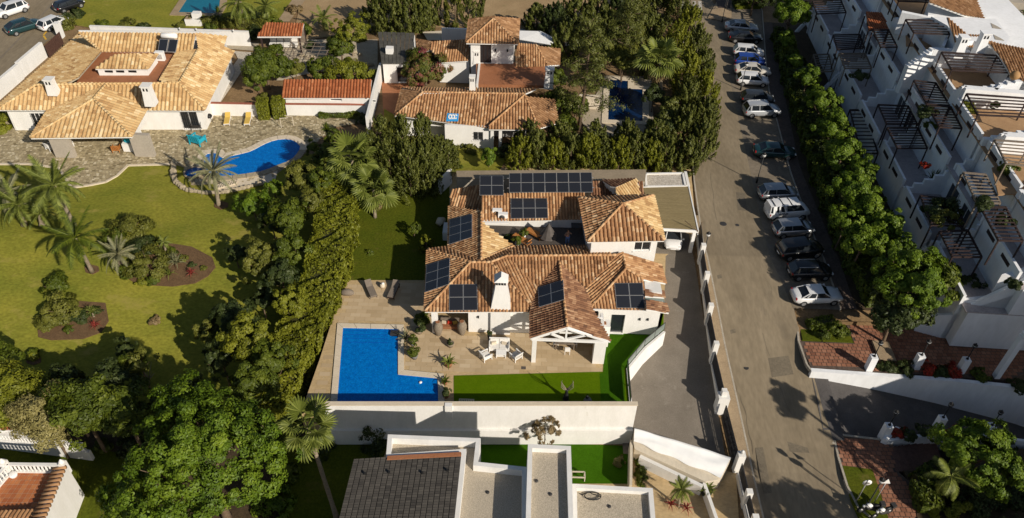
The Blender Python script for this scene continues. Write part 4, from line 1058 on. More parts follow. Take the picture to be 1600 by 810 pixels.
# ================= west villa (top left) =================
wv=thing('villa','large white villa with pale orange roof around a sunken red roof court, top left','house',P(180,150,0))
k_=dict(pitch=.44,course=.55)
e=2.9
LFc=P(-4,173,e); ct0=[(125,126),(158,81),(277,82),(250,128)]
cz=4.7
tile_field(V((-4,173,e),(122,51,e),(158,81,cz),(125,126,cz),(110,132,cz),(56,134,cz)),wv,'tile_old',deck='concrete',**k_)
tile_field(V((122,51,4.6),(250,51,4.6),(250,82,3.5),(158,81,3.5)) if False else V((122,51,5.3),(306,53,5.3),(300,82,4.0),(158,81,4.0)),wv,'tile_old',**k_)
tile_field(V((-4,173,e),(56,134,cz),(125,131,cz),(280,131,cz),(320,172,e)),wv,'tile_old',**k_)
tile_field(V((320,172,e),(280,131,cz),(310,78,cz),(366,80,e)),wv,'tile_old',**k_)
tile_field(V((250,127,4.3),(277,82,4.3),(310,78,cz),(280,131,cz)),wv,'tile_old',**k_)
tile_field(V((306,53,5.2),(353,54,3.9),(350,76,3.2),(366,80,e),(310,78,cz)),wv,'tile_old',**k_)
# porch
pz=5.0
tile_field(V((75,173,e),(48,216,e),(146,156,4.55),(165,134,4.65)),wv,'tile_old',**k_)
tile_field(V((48,216,e),(205,214,e),(146,156,4.55)),wv,'tile_old',**k_)
tile_field(V((205,214,e),(230,173,e),(165,134,4.72),(146,156,4.55)),wv,'tile_old',**k_)
for a,b in (((-4,173,e),(56,134,cz)),((56,134,cz),(280,131,cz)),((280,131,cz),(320,172,e)),((280,131,cz),(310,78,cz)),((122,51,5.2),(158,81,4.4)),((48,216,e),(146,156,4.6)),((205,214,e),(146,156,4.6)),((146,156,4.6),(165,134,4.75))): ridge(wv,P(*a),P(*b),'tile_old',.15)
mb=MB(); mb.prism([(p.x,p.y) for p in V((120,128,3.9),(157,80,3.9),(279,81,3.9),(252,129,3.9))],3.0,3.92); mb.build('court_floor','terracotta',wv)
# room in the court
rz_=4.75
mb=MB(); rr=V((152,108,rz_),(229,108,rz_),(244,88,rz_),(178,88,rz_)); mb.prism([(p.x,p.y) for p in rr],3.8,4.72); rm_=mb.build('roof_room','white',wv)
for u in (.22,.45,.7):
    mb=MB(); p=rr[0].lerp(rr[1],u); mb.box((p.x,p.y-.03,4.45),(.9,.08,.22)); mb.build('vent_slot','black',rm_)
tile_field(V((149,108,rz_+.05),(178,86,5.6),(214,84.5,5.6),(232,108,rz_+.05)),wv,'tile_old',**k_)
tile_field(V((232,108,rz_+.05),(214,84.5,5.6),(247,85,rz_+.1)),wv,'tile_old',**k_)
# walls
bz=[P(x,y,e) for x,y in ((-4,173),(122,51),(353,53),(366,80),(320,172))]
b2=inset([(p.x,p.y) for p in bz],.55)
mb=MB(); A,E_=b2[0],b2[4]
def Xw(px): return P(px,173,e).x-A.x
w1=(Xw(42)-.3,Xw(62)-.2,.05,2.2); w2=(Xw(262)+.9,Xw(289)+.9,.05,2.3)
wall(mb,A,E_,0,2.85,ops=[w1,w2]); wall(mb,E_,b2[3],0,2.85); wall(mb,b2[3],b2[2],0,2.85); wall(mb,b2[1],A,0,2.85); wall(mb,b2[2],b2[1],0,3.5)
mb.build('wall','white',wv)
window(wv,A,E_,w1,mull=2,bars=7,kind='barred_window'); window(wv,A,E_,w2,mull=1,bars=8,kind='barred_door')
wa,wb=P(238,172,e),P(212,214,e)
mb=MB(); wall(mb,(P(207,211,e).x-.3,P(207,211,e).y+.6),(P(231,173,e).x-.4,P(231,173,e).y),1.9,2.85); wall(mb,(P(231,173,e).x-2.8,P(222,190,e).y),(P(231,173,e).x-.4,P(222,190,e).y),0,2.85); mb.build('wall','white',wv)
for a in ((52,213),(180,212)):
    p=P(a[0]+22,a[1]+4,e); mb=MB(); mb.box((p.x+.6,p.y+1.0,1.4),(2.1,.5,2.8)); mb.build('porch_pier','greywall',wv)
# chimneys
def chimney(parent,px,py,zt,w_=1.0,d_=.9,zb=2.6,cap=True,m='white',tap=1.25):
    c=P(px,py,zt); mb=MB()
    vs=[]
    for s_,z in ((tap,zb),(1,zt-.6),(1,zt)):
        vs+=[(c.x+sx*w_*s_/2,c.y+sy*d_*s_/2,z) for sx,sy in ((-1,-1),(1,-1),(1,1),(-1,1))]
    mb.add(vs,[(4*i+k,4*i+(k+1)%4,4*i+4+(k+1)%4,4*i+4+k) for i in range(2) for k in range(4)]+[(8,9,10,11)]); o=mb.build('chimney',m,parent)
    mb=MB()
    for s_ in (-.2,.2): mb.box((c.x+s_*w_,c.y-d_/2-.01,zt-.3),(w_*.18,.06,.32))
    mb.build('chimney_vent','black',o)
    if cap:
        mb=MB(); mb.box((c.x,c.y,zt+.06),(w_*1.2,d_*1.2,.12)); mb.build('chimney_cap',m,o)
    return o
chimney(wv,76,124,5.9,.85,.8,4.1); chimney(wv,228,134,6.3,.9,.85,4.0)
# solar water heater
sw=thing('solar_water_heater','solar water heater with two dark collectors and a white tank on the west villa roof','water heater',P(263,66,5.0))
pa=P(263,82,4.6); nn=Vector((0,-.7,1)).normalized(); q=[PL(x,y,pa,nn) for x,y in ((249,61),(279,62),(275,82),(246,81))]
for i in (0,1):
    u0,u1=i*.5+.02,i*.5+.48; mb=MB(); f_=lambda u,v:(q[0]*(1-u)+q[1]*u)*(1-v)+(q[3]*(1-u)+q[2]*u)*v
    a=[f_(u0,0),f_(u1,0),f_(u1,1),f_(u0,1)]; mb.add(a+[p-nn*.08 for p in a],[(0,1,2,3),(0,1,5,4),(1,2,6,5),(2,3,7,6),(3,0,4,7)]); p_=mb.build('collector','silver',sw)
    g_=MB(); g_.add([f_(u0+.02,.03)+nn*.01,f_(u1-.02,.03)+nn*.01,f_(u1-.02,.97)+nn*.01,f_(u0+.02,.97)+nn*.01],[(0,1,2,3)]); g_.build('glass','cell',p_)
a,b=q[0]+Vector((.2,.3,.3)),q[1]+Vector((-.2,.3,.3)); mb=MB(); mb.tube([a,a.lerp(b,.05),b.lerp(a,.05),b],[.2,.33,.33,.2],14); mb.build('tank','white_paint',sw)
mb=MB(); c=P(252,94,3.95); mb.box((c.x,c.y,4.5),(1.0,.5,1.1)); ac=mb.build('air_conditioner','white_paint',label='white outdoor air conditioner in the corner of the red roof court',cat='air conditioner',loc=c)
mb=MB(); mb.box((c.x,c.y-.27,4.5),(.6,.02,.6)); mb.build('fan_grille','silver',ac)
# patio paving of setts
PAT=[P(x,y,0) for x,y in ((-200,178),(-200,256),(0,256),(92,262),(112,292),(165,284),(200,258),(272,256),(288,262),(300,290),(420,282),(480,235),(520,200),(575,190),(573,181),(322,179),(300,172),(0,165))]
sheet('patio_base',[p+Vector((0,0,-.005)) for p in PAT],'stonepave')
mb=MB(); x0=min(p.x for p in PAT); x1=max(p.x for p in PAT); y0_=min(p.y for p in PAT); y1_=max(p.y for p in PAT)
y=y0_;j=0
while y<y1_:
    x=max(x0,-62)+(j%2)*.15
    while x<x1:
        sx=random.uniform(.22,.34)
        if inpoly(x,y,PAT):
            jx,jy=random.uniform(-.03,.03),random.uniform(-.03,.03); z=.01+random.uniform(0,.02)
            mb.add([(x-sx/2+jx,y-.11,z),(x+sx/2-jy,y-.11+jx,z),(x+sx/2,y+.11,z),(x-sx/2,y+.11-jy,z)],[(0,1,2,3)],min(1,max(0,random.gauss(.5,.27))))
        x+=sx+.05
    y+=.26;j+=1
mb.build('patio_setts','setts',kind='stuff',tint=True,label='grey brown stone setts of the west villa patio',cat='paving')
# patio edge kerb
mb=MB(); ed=[P(x,y,0) for x,y in ((0,257),(45,257),(92,263),(112,294),(140,290),(165,285),(183,275),(200,259),(272,257))]
for a,b in zip(ed,ed[1:]): mb.bar(a+Vector((0,0,.03)),b+Vector((0,0,.03)),.25,.12)
struct('patio_kerb',mb,'coping')
# kidney pool
KW=[(340,300),(348,262),(370,240),(420,232),(462,236),(480,262),(505,276),(600,256),(680,238),(750,220),(805,195),(850,170),(900,145),(950,125),(1010,110),(1080,105),(1130,113),(1175,135),(1212,172),(1205,205),(1180,240),(1150,275),(1085,315),(1000,345),(930,375),(850,400),(720,420),(600,436),(500,442),(430,436),(370,400),(340,350)]
KW=[P(260+x/5.787,200+y/5.787,0) for x,y in KW]
kp=thing('kidney_pool_edge','curved pale stone rim of the kidney shaped pool on the west patio','pool edge',KW[0])
struct('kidney_pool_water',(lambda m_:(m_.poly([Vector((p.x,p.y,.045)) for p in KW][::-1]),m_)[1])(MB()),'water')
ko=inset([(p.x,p.y) for p in KW],-.75)
for i in range(len(KW)):
    j=(i+1)%len(KW); far_=i>18 and i<31
    o_=ko; mb=MB(); a=Vector(KW[i][:2]);b=Vector(KW[j][:2])
    mb.prism([tuple(a.lerp(b,.02)),tuple(a.lerp(b,.98)),tuple(Vector(o_[i]).lerp(Vector(o_[j]),.98)) ,tuple(Vector(o_[i]).lerp(Vector(o_[j]),.02))],-.1,.11); mb.build('rim_stone','coping' if not far_ else 'stone',kp)
c=P(303,271,0); mb=MB(); mb.lathe(c,[(1.05,.0),(1.05,.25),(.9,.25),(.88,.1)],20); sp_=mb.build('small_round_pool','stone',label='small round stone rimmed pool beside the kidney pool',cat='pool',loc=c)
mb=MB(); mb.lathe(c,[(.88,.12),(.88,.14)],20); mb.build('water','water',sp_)
# deck strip and dry stone edge in front of the pool
sheet('pool_deck',[P(x,y,.02) for x,y in ((335,292),(355,281),(420,270),(436,258),(430,282),(405,290),(345,302))],'coping')
dw=thing('stone_edge','low dry stone edge between the kidney pool and the lawn','stone wall',P(380,295,0))
mb0=None
for i in range(34):
    u=i/33; px_a=272+u*138; py_a=[262,275,291,303,301,297,292,289][min(7,int(u*7.99))]
    bl=[(272,258),(271,272),(274,285),(290,298),(318,303),(345,303),(375,297),(407,289)]; kk=u*7; j=min(6,int(kk)); px_a=bl[j][0]+(bl[j+1][0]-bl[j][0])*(kk-j); py_a=bl[j][1]+(bl[j+1][1]-bl[j][1])*(kk-j)
    p=P(px_a,py_a,0); mb=MB(); s=random.uniform(.22,.36)
    mb.tube([p+Vector((-s,random.uniform(-.1,.1),.1)),p+Vector((-s*.5,0,.16)),p+Vector((s*.5,0,.17)),p+Vector((s,0,.1))],[s*.35,s*.8,s*.75,s*.3],7); mb.build('stone','stone',dw,smooth=False)
mb=MB(); a,b=P(340,294,0),P(371,286,0)
for i in range(9):
    p=a.lerp(b,i/8); mb.bar(p+Vector((0,-.35,.2)),p+Vector((0,.35,.2)),.1,.06)
mb.bar(a+Vector((0,-.35,.14)),b+Vector((0,-.35,.14)),.08); mb.bar(a+Vector((0,.35,.14)),b+Vector((0,.35,.14)),.08)
mb.build('slatted_mat','coping',label='pale slatted wooden duckboard on the lawn side of the kidney pool',cat='duckboard',loc=a)
# ---- walls of the west garden ----
def gwall(name,a,b,z0,z1,label,th=.28,m='white',cap=None,cat='wall',capm='tile_red'):
    a=Vector(a);b=Vector(b); t=thing(name,label,cat,((a.x+b.x)/2,(a.y+b.y)/2,z0))
    d=(b-a);d.z=0;d.normalize();s=Vector((d.y,-d.x,0))*th/2; mb=MB()
    mb.prism([tuple((p)[:2]) for p in (a-s,b-s,b+s,a+s)],z0-.2,z1); mb.build('wall',m,t)
    if cap:
        mb=MB(); s2=s*1.3; mb.prism([tuple((p)[:2]) for p in (a-s2,b-s2,b+s2,a+s2)],z1+.002,z1+.07); mb.build('coping',cap,t)
    return t
bw=gwall('garden_wall',P(140,41,2.0),P(388,50,2.0),0,2.0,'long white wall behind the west villa with small lamps on top',cap='white')
for px_a in (281,307,365):
    p=P(px_a,42+(px_a-140)*.036,2.1); mb=MB(); mb.lathe(p,[(.05,0),(.12,.12),(.05,.35)],8); mb.build('wall_light','lamp_glass',bw)
gwall('garden_wall',P(322,161,1.6),P(408,163,1.6),0,1.6,'low white wall with red coping behind the yellow loungers',cap='pinkroof')
gwall('garden_wall',P(446,163,1.45),P(570,164,1.45),0,1.45,'white wall with red coping in front of the long red roofed building',cap='pinkroof')
gwall('dividing_wall',P(594,96,2.4),P(573,185,2.0),0,2.2,'tall white wall running back between the two gardens')
gwall('street_wall',P(63,66,2.0),P(25,98,2.0),0,2.0,'white wall between the top left street and the west villa',th=.4)
gwall('street_wall',P(26,100,1.9),P(-60,172,1.9),0,1.9,'lower end of the white street wall reaching the left picture edge',th=.4)
t=thing('street_gate','brown boarded gate beside the parked white car in the top left','gate',P(80,62,0)); a,b=P(70,72,1.7),P(93,50,1.7)
for i in range(9):
    p,q_=a.lerp(b,i/9+.01),a.lerp(b,(i+1)/9-.01); mb=MB(); mb.bar(Vector((p.x,p.y,.9)),Vector((q_.x,q_.y,.9)),.05,1.7); mb.build('board','brown_panel',t)
mb=MB(); mb.box((P(92,47,1).x,P(92,47,1).y,1.0),(.7,.7,2.1)); mb.build('gate_post','white',t)
# long outbuilding
ob_=thing('outbuilding','long low white building under a red sheet tile roof between the two villas','building',P(510,150,0))
oz=2.25
tile_field(V((440,153,oz),(577,153,oz),(581,125,oz+1.0),(443,125,oz+1.0)),ob_,'tile_red',pitch=.36,course=.5)
mb=MB(); o0,o1,o2,o3=V((444,152,oz),(574,152,oz),(580,126,oz),(446,126,oz)); y2=o0.y+.3
sl3=[(1.2,2.6,1.75,2.05),(5.2,6.6,1.75,2.05),(9.6,10.6,1.7,2.05)]
wall(mb,(o0.x,y2),(o1.x,y2),0,2.2,ops=sl3); wall(mb,(o1.x,y2),(o2.x,o2.y),0,2.2); wall(mb,(o3.x,o3.y),(o0.x,y2),0,2.2); mb.build('wall','white',ob_)
for s_ in sl3: window(ob_,(o0.x,y2),(o1.x,y2),s_,mull=0,sill=False)
# pavilion
pv_=thing('garden_pavilion','small pavilion with a red roof and shaded seating behind the west garden','pavilion',P(440,60,0))
tile_field(V((402,57,2.6),(470,57,2.6),(475,37,3.3),(415,36,3.3)),pv_,'tile_red',pitch=.36,course=.5)
mb=MB(); mb.bar(P(402,58,2.45),P(470,58,2.45),.12,.22); mb.build('fascia','white_paint',pv_)
for p in V((406,57,2.5),(466,57,2.5),(473,40,2.5),(418,40,2.5)):
    mb=MB(); mb.box((p.x,p.y+.3,1.2),(.2,.2,2.5)); mb.build('post','darkwood',pv_)
mb=MB(); a,b=P(418,40,2.5),P(473,40,2.5); mb.bar((a.x,a.y+.2,1.2),(b.x,b.y+.2,1.2),.2,2.4); mb.build('back_wall','greywood',pv_)
for i in range(4):
    p=P(425+i*11,72,.4); mb=MB(); mb.box((p.x,p.y+.6,.35),(.8,.8,.5)); mb.box((p.x,p.y+1.0,.7),(.8,.15,.6)); mb.build('seat','cushion',label=['white cushioned seat at the left end under the pavilion','white cushioned seat second from left under the pavilion','white cushioned seat second from right under the pavilion','white cushioned seat at the right end under the pavilion'][i],cat='seat',group='seats under the pavilion',loc=p)
sheet('garden_paving',[P(x,y,.01) for x,y in ((470,62),(590,62),(590,110),(500,112),(470,118),(440,126),(432,126),(440,90),(420,75))],'pale_paving')
sheet('service_path',[P(x,y,.02) for x,y in ((350,76),(355,62),(405,68),(400,80))],'concrete')
sheet('service_path',[P(x,y,.015) for x,y in ((366,80),(372,92),(345,130),(330,160),(345,160),(372,120),(395,82))],'gravel_w')
# ---------- north villa ----------
nv=thing('villa','white villa with orange tiled roofs and a red roof terrace behind the conifers','house',P(740,130,0))
k3=dict(pitch=.33,course=.45)
u=6.0; N0,N1,N2,N3,NA=P(728.5,67.5,u),P(809,69,u),P(811.6,30,u),P(733,30,u),P(771,30.4,7.4)
NA2=P(773,12,7.4)
tile_field([N0,N1,NA],nv,'tile',**k3); 
NB=Vector((NA.x+.2,NA.y+.8,7.4)); bl=Vector((N3.x,N3.y,u)); br_=Vector((N2.x,N2.y,u))
tile_field([N0,NA,NB,bl],nv,'tile_brown',**k3); tile_field([N1,br_,NB,NA],nv,'tile_brown',**k3)
tile_field([bl,NB,br_],nv,'tile',**k3)
for q in (N0,N1): ridge(nv,q,NA)
mb=MB(); A,B,C,D=[Vector(p) for p in inset([(p.x,p.y) for p in (N0,N1,br_,bl)],.5)]
L1=(B-A).length; dop=(L1*.22,L1*.48,3.15,5.6)
wall(mb,A,B,0,5.95,ops=[dop]); wall(mb,B,C,0,5.95); wall(mb,C,D,0,5.95); wall(mb,D,A,0,5.95); mb.build('wall','white',nv); window(nv,A,B,dop,kind='terrace_door',mull=2,fr='darkwood',sill=False)
for s_ in (.58,.86):
    p=A.lerp(B,s_); mb=MB(); mb.box((p.x,p.y-.08,4.9),(.18,.15,.3)); mb.build('wall_lamp','black',nv)
tile_field(V((690,95,3.2),(672,80,3.5),(676,63,4.5),(733,63,4.5),(732,95,3.2)),nv,'tile',**k3)
tile_field(V((650,63,3.2),(676,63,4.5),(672,80,3.5),(655,82,3.0)),nv,'tile_brown',**k3)
tile_field(V((808.5,68.5,4.4),(837,70,4.4),(856,104.5,3.1),(805,104.5,3.1)),nv,'tile',**k3)
tile_field(V((837,70,4.4),(875,79,3.1),(874,99.5,3.1),(856,104.5,3.1)),nv,'tile_brown',**k3)
tile_field(V((617,182,e),(628,138.5,e),(661,145,4.4)),nv,'tile_brown',**k3)
tile_field(V((617,182,e),(661,145,4.4),(819,148,4.4),(763,198,e)),nv,'tile',**k3)
tile_field(V((763,198,3.0),(820,149,4.5),(842,203,e),(764,202,e)),nv,'tile',**k3)
tile_field(V((820,149,4.5),(842,203,e),(872,190,e),(866,158,3.3)),nv,'tile_brown',**k3)
tile_field(V((628,138.5,3.1),(661,145,4.4),(819,148,4.4),(838,139,3.2)),nv,'tile',**k3)
for a,b in (((617,182,e),(661,145,4.4)),((661,145,4.4),(819,148,4.45)),((764,198,3.1),(820,149,4.5)),((820,149,4.5),(842,203,e)),((837,70,4.4),(856,104,3.1))): ridge(nv,P(*a),P(*b))
slab('roof_terrace',V((744,94,3.1),(812,98,3.1),(858,104,3.1),(856,134,3.1),(744,132,3.1)),3.1,2.7,'terracotta',kind=None)
rt_=[o for o in COL.objects if o.name.startswith('roof_terrace')][0]; rt_.parent=nv; rt_.matrix_parent_inverse=parent_world(nv).inverted()
def nwall(*a_,**k_2):
    m_=MB(); wall(m_,*a_,**k_2); return m_.build('wall','white',nv)
ff=lambda px_a,py_a:P(px_a,py_a,e)
ya=ff(700,200).y+.6; yl=ff(640,182).y+.5
wn=(ff(741,200).x-ff(694,200).x-.2,ff(753,200).x-ff(694,200).x+.1,1.0,2.1)
nwall((ff(694,200).x,ya),(ff(770,200).x,ya),0,2.85,ops=[wn]); nwall((ff(620,182).x+.3,yl),(ff(694,182).x,yl),0,2.85); nwall((ff(770,200).x,ya+2.5),(ff(845,200).x,ya+2.5),0,2.85)
nwall((ff(628,140).x+.4,ff(628,140).y-.5),(ff(617,182).x+.4,yl),0,2.85)
nwall((ff(690,95).x-.3,P(690,95,3.2).y+.4),(P(733,95,3.2).x,P(690,95,3.2).y+.4),0,3.1); nwall((P(805,104,3.1).x,P(805,104,3.1).y+.3),(P(856,104,3.1).x,P(805,104,3.1).y+.3),0,3.0)
nwall((P(744,132,3.1).x,P(744,94,3.1).y),(P(744,132,3.1).x,P(744,132,3.1).y),0,3.2)
window(nv,(ff(694,200).x,ya),(ff(770,200).x,ya),wn,kind='barred_window',mull=1,bars=6)
for px_a in (769,782):
    mb=MB(); mb.box((ff(px_a,200).x,ya-.05,1.4),(.35,.35,2.85)); mb.build('column','white',nv)
chimney(nv,738,120,5.6,.6,.6,3.0); chimney(nv,859,108,5.4,.9,.8,3.0); chimney(nv,745,80,4.6,.7,.6,3.0)
q=onpl(V((617,182,e),(661,145,4.4),(819,148,4.4),(763,198,e)),((699,177),(717,178),(716,190),(697,190)))
bt=MB(); bt.add(q,[(3,2,1,0)]); s_=bt.build('roof_sign','blue',label='blue sheet with white lettering lying on the north villa roof',cat='sign',loc=q[0])
mb=MB()
def qq(u,v): return (q[0]*(1-u)+q[1]*u)*(1-v)+(q[3]*(1-u)+q[2]*u)*v+Vector((0,-.02,.05))
for sx in (.18,.42,.66):          # three rough white loops of lettering
    for kq in range(7):
        a0,a1=math.radians(30+kq*45),math.radians(30+(kq+1)*45)
        mb.bar(qq(sx+.09+.10*math.cos(a0),.42+.26*math.sin(a0)),qq(sx+.09+.10*math.cos(a1),.42+.26*math.sin(a1)),.12,.03)
mb.bar(qq(.2,.72),qq(.85,.68),.09,.03); mb.build('lettering','white_paint',s_)
# annex with dark sheet roof
an=thing('annex','low annex with a dark sheet metal roof and glass doors left of the north villa','building',P(620,90,0))
R0=V((590,50,3.1),(648,52,3.1),(642,99,2.9),(596,99,2.9)); 
for i in range(8):
    u0,u1=i/8+.006,(i+1)/8-.006; a=R0[0].lerp(R0[1],u0);b=R0[0].lerp(R0[1],u1);c=R0[3].lerp(R0[2],u1);d=R0[3].lerp(R0[2],u0); h=.03*(i%2)
    mb=MB(); up=[p+Vector((0,0,h)) for p in (a,b,c,d)]; mb.add(up+[p-Vector((0,0,.1)) for p in (a,b,c,d)],[(0,3,2,1),(0,1,5,4),(1,2,6,5),(2,3,7,6),(3,0,4,7)]); mb.build('roof_sheet','metalroof',an,smooth=False)
mb=MB(); a,b=R0[3],R0[2]; do=(1.6,4.4,.05,2.2); wall(mb,(a.x+.1,a.y+.3),(b.x,b.y+.3),0,2.8,ops=[do]); wall(mb,(R0[0].x+.2,R0[0].y),(a.x+.1,a.y+.3),0,2.8); wall(mb,(b.x,b.y+.3),(R0[1].x,R0[1].y),0,2.8); mb.build('wall','white',an)
window(an,(a.x+.1,a.y+.3),(b.x,b.y+.3),do,kind='sliding_door',mull=1,sill=False)
mb=MB(); c=P(609,80,3.2); mb.box((c.x,c.y,3.3),(.9,.8,.8)); mb.build('roof_vent','white',an)
sheet('rear_terrace',[P(x,y,.3) for x,y in ((660,50),(730,46),(732,63),(668,63))],'cream'); sheet('rear_terrace',[P(x,y,.3) for x,y in ((810,45),(880,52),(890,72),(812,70))],'cream')
gwall('rear_wall',P(690,44,2.5),P(735,45,2.5),0,2.5,'white wall behind the left wing of the north villa')
cn=thing('white_canopy','white fabric canopy spread behind the north villa','canopy',P(840,58,0))
mb=MB(); q=V((811,48,2.6),(845,49,2.6),(872,62,2.2),(860,70,2.4),(812,62,2.6)); mb.add(q+[p-Vector((0,0,.05)) for p in q],[(0,1,2,3,4),(9,8,7,6,5)]); mb.build('sheet','fabric',cn)
for p in q:
    mb=MB(); mb.bar((p.x,p.y,0),(p.x,p.y,p.z-.06),.08); mb.build('pole','darkmetal',cn)
sheet('villa_garden_lawn',[P(x,y,.0) for x,y in ((690,232),(780,230),(790,250),(780,268),(700,268),(600,262),(600,170),(620,182))],'lawn_l')
sheet('yard_paving',[P(x,y,-.02) for x,y in ((596,125),(640,122),(640,180),(600,190))],'terracotta')
gwall('terrace_screen',P(905,148,1.8),P(938,150,1.8),0,1.8,'white screen wall left of the dark blue pool',m='cream')
# dark blue pool
DP=[P(x,y,0) for x,y in ((953,125),(981,127),(981,139),(1004,140),(1004,190),(950,188))]
struct('dark_pool_water',(lambda m_:(m_.poly([Vector((p.x,p.y,.03)) for p in DP][::-1]),m_)[1])(MB()),'water_d')
dp=thing('pool_coping','beige coping around the dark blue pool behind the conifer hedge','pool edge',DP[0]); do_=inset([(p.x,p.y) for p in DP],-.75)
for i in range(6):
    j=(i+1)%6; a,b=Vector(DP[i][:2]),Vector(DP[j][:2]); n_=max(1,int((b-a).length/1.2))
    for k in range(n_):
        mb=MB(); mb.prism([tuple(a.lerp(b,(k+.01)/n_)),tuple(a.lerp(b,(k+.99)/n_)),tuple(do_[i].lerp(do_[j],(k+.99)/n_)),tuple(do_[i].lerp(do_[j],(k+.01)/n_))],-.1,.09); mb.build('coping_stone','coping',dp)
sheet('pool_terrace',[P(x,y,.0) for x,y in ((930,150),(948,118),(1018,120),(1022,212),(920,215),(905,180))],'concrete')
# top-left teal pool
TP=[P(x,y,0) for x,y in ((279,20),(297,-8),(345,-8),(343,10),(336,22))]
struct('teal_pool_water',(lambda m_:(m_.poly([Vector((p.x,p.y,.05)) for p in TP][::-1]),m_)[1])(MB()),'water_t')
dp=thing('pool_coping','pinkish paved edge of the teal pool at the top left','pool edge',TP[0]); do_=inset([(p.x,p.y) for p in TP],-1.0)
for i in (0,1,2,3,4):
    j=(i+1)%5; a,b=Vector(TP[i][:2]),Vector(TP[j][:2]); n_=max(1,int((b-a).length/1.5))
    for k in range(n_):
        mb=MB(); mb.prism([tuple(a.lerp(b,(k+.01)/n_)),tuple(a.lerp(b,(k+.99)/n_)),tuple(do_[i].lerp(do_[j],(k+.99)/n_)),tuple(do_[i].lerp(do_[j],(k+.01)/n_))],-.1,.1); mb.build('coping_stone','sidewalk',dp)
# garden barbecue
bq=thing('garden_barbecue','white masonry barbecue with an open front beside the teal pool','barbecue',P(305,36,0))
c=P(305,38,0); mb=MB(); mb.box((c.x,c.y,.45),(2.2,1.2,.9)); mb.box((c.x+.5,c.y+.1,1.3),(1.1,.9,.8)); mb.build('body','white',bq); mb=MB(); mb.box((c.x-.7,c.y,.93),(.8,1.0,.05)); mb.build('worktop','sidewalk',bq)
mb=MB(); mb.box((c.x+1.1,c.y,.75),(.05,.6,.8)); mb.build('fire_opening','black',bq)
# ================= southern neighbour =================
def flat_house(name,label,parts,cat='house'): pass
sv=thing('modern_house','modern house with a charcoal tiled roof and gravel flat roofs at the bottom','house',P(760,760,-3.2))
def block(pts,z,parm=.35,zb=-3.2,th=.3,gm='gravel',par=True,skip=()):
    w2=[Vector((p.x,p.y)) for p in pts]; mb=MB(); n=len(w2)
    inn=inset([tuple(p) for p in w2],th)
    a_=sum(w2[i].x*w2[(i+1)%n].y-w2[(i+1)%n].x*w2[i].y for i in range(n))
    mb.prism([tuple(p) for p in w2],zb,z-parm); mb.build('wall','white',sv)
    for i in range(n):
        if i in skip: continue
        j=(i+1)%n; mb=MB(); mb.prism([tuple(w2[i]),tuple(w2[j]),tuple(inn[j]),tuple(inn[i])],z-parm-.1,z); mb.build('parapet','white',sv)
    mb=MB(); mb.prism([tuple(p) for p in inn],z-parm+.002,z-parm+.05); mb.build('gravel_surface',gm,sv)
z1=5.0
block(V((606,679,z1),(751,685,z1),(747,722,z1),(823,730,z1),(823,900,z1),(700,900,z1),(721,708,z1),(603,716,z1)),z1,parm=.7)
block(V((825,694,6),(892,697,6),(899,900,6),(819,900,6)),6.0,parm=.5)
block(V((894,756,4.6),(1020,763,4.6),(1032,900,4.6),(896,900,4.6)),4.6,parm=.4)
# charcoal roof: rows of flat tiles in long strips
sr_=V((553,719,5.0),(721,709,5.0),(700,900,5.5),(508,900,5.5))
mb=MB(); mb.prism([(p.x,p.y) for p in V((557,722,4.6),(718,713,4.6),(700,890,4.6),(515,890,4.6))],-3.2,4.6); mb.build('wall','white',sv)
nn=newell(sr_); mb=MB(); mb.add([p for p in sr_]+[p-Vector((0,0,.3)) for p in sr_],[(0,3,2,1),(0,1,5,4),(1,2,6,5),(2,3,7,6),(3,0,4,7)]); rs=mb.build('tiled_roof','darkmetal',sv,smooth=False)
NC=20;NR=44
for i in range(NC):
    t=MB()
    for j in range(NR):
        u0,u1=(i+.03)/NC,(i+.90)/NC; v0,v1=j/NR,(j+1.1)/NR
        f_=lambda u,v:(sr_[0]*(1-u)+sr_[1]*u)*(1-v)+(sr_[3]*(1-u)+sr_[2]*u)*v
        a,b,c,d=f_(u0,v0),f_(u1,v0),f_(u1,v1),f_(u0,v1); h0,h1=.10,.05
        t.add([a+nn*h0,b+nn*h0,c+nn*h1,d+nn*h1,a+nn*(h0-.06),b+nn*(h0-.06)],[(3,2,1,0),(0,1,5,4)],min(1,max(0,random.gauss(.5,.2))))
        t.add([b+nn*h0,c+nn*h1,c+nn*-.02,b+nn*-.02],[(0,1,2,3)],.1); t.add([a+nn*h0,a-nn*.02,d-nn*.02,d+nn*h1],[(0,1,2,3)],.1)
    t.build('roof_tiles','slate',rs,kind='stuff',tint=True)
for (x,y) in ((570,740),(608,738),(660,739),(699,735)):
    mb=MB(); mb.box(P(x,y,5.25),(.12,.12,.2)); mb.build('roof_vent','black',rs)
mb=MB(); a,b=P(606,715,4.9),P(721,709,4.9); mb.bar(a+Vector((0,-.2,.22)),b+Vector((0,-.2,.22)),.3,.08); mb.build('roof_flashing','terracotta',sv)
# hose coil on the right gravel roof
mb=MB(); pts=[P(905+i*3,771+2*math.sin(i),4.3) for i in range(8)]
for i in range(22):
    a=i*.6; pts.append(P(926,776,4.3)+Vector((.55*math.cos(a),.3*math.sin(a),.02+.004*i)))
mb.tube(pts,.03,5); mb.build('hose','black',label='black hose coiled on the right hand gravel roof',cat='hose',loc=pts[0])
for i,(x,y) in enumerate(((860,773),(952,792),(838,752),(762,770))):
    mb=MB(); p=P(x,y,(5.55,4.25,5.55,4.35)[i]); mb.lathe(p,[(.12,-.1),(.12,.06),(.05,.07)],10); mb.build('roof_drain','darkmetal',sv)
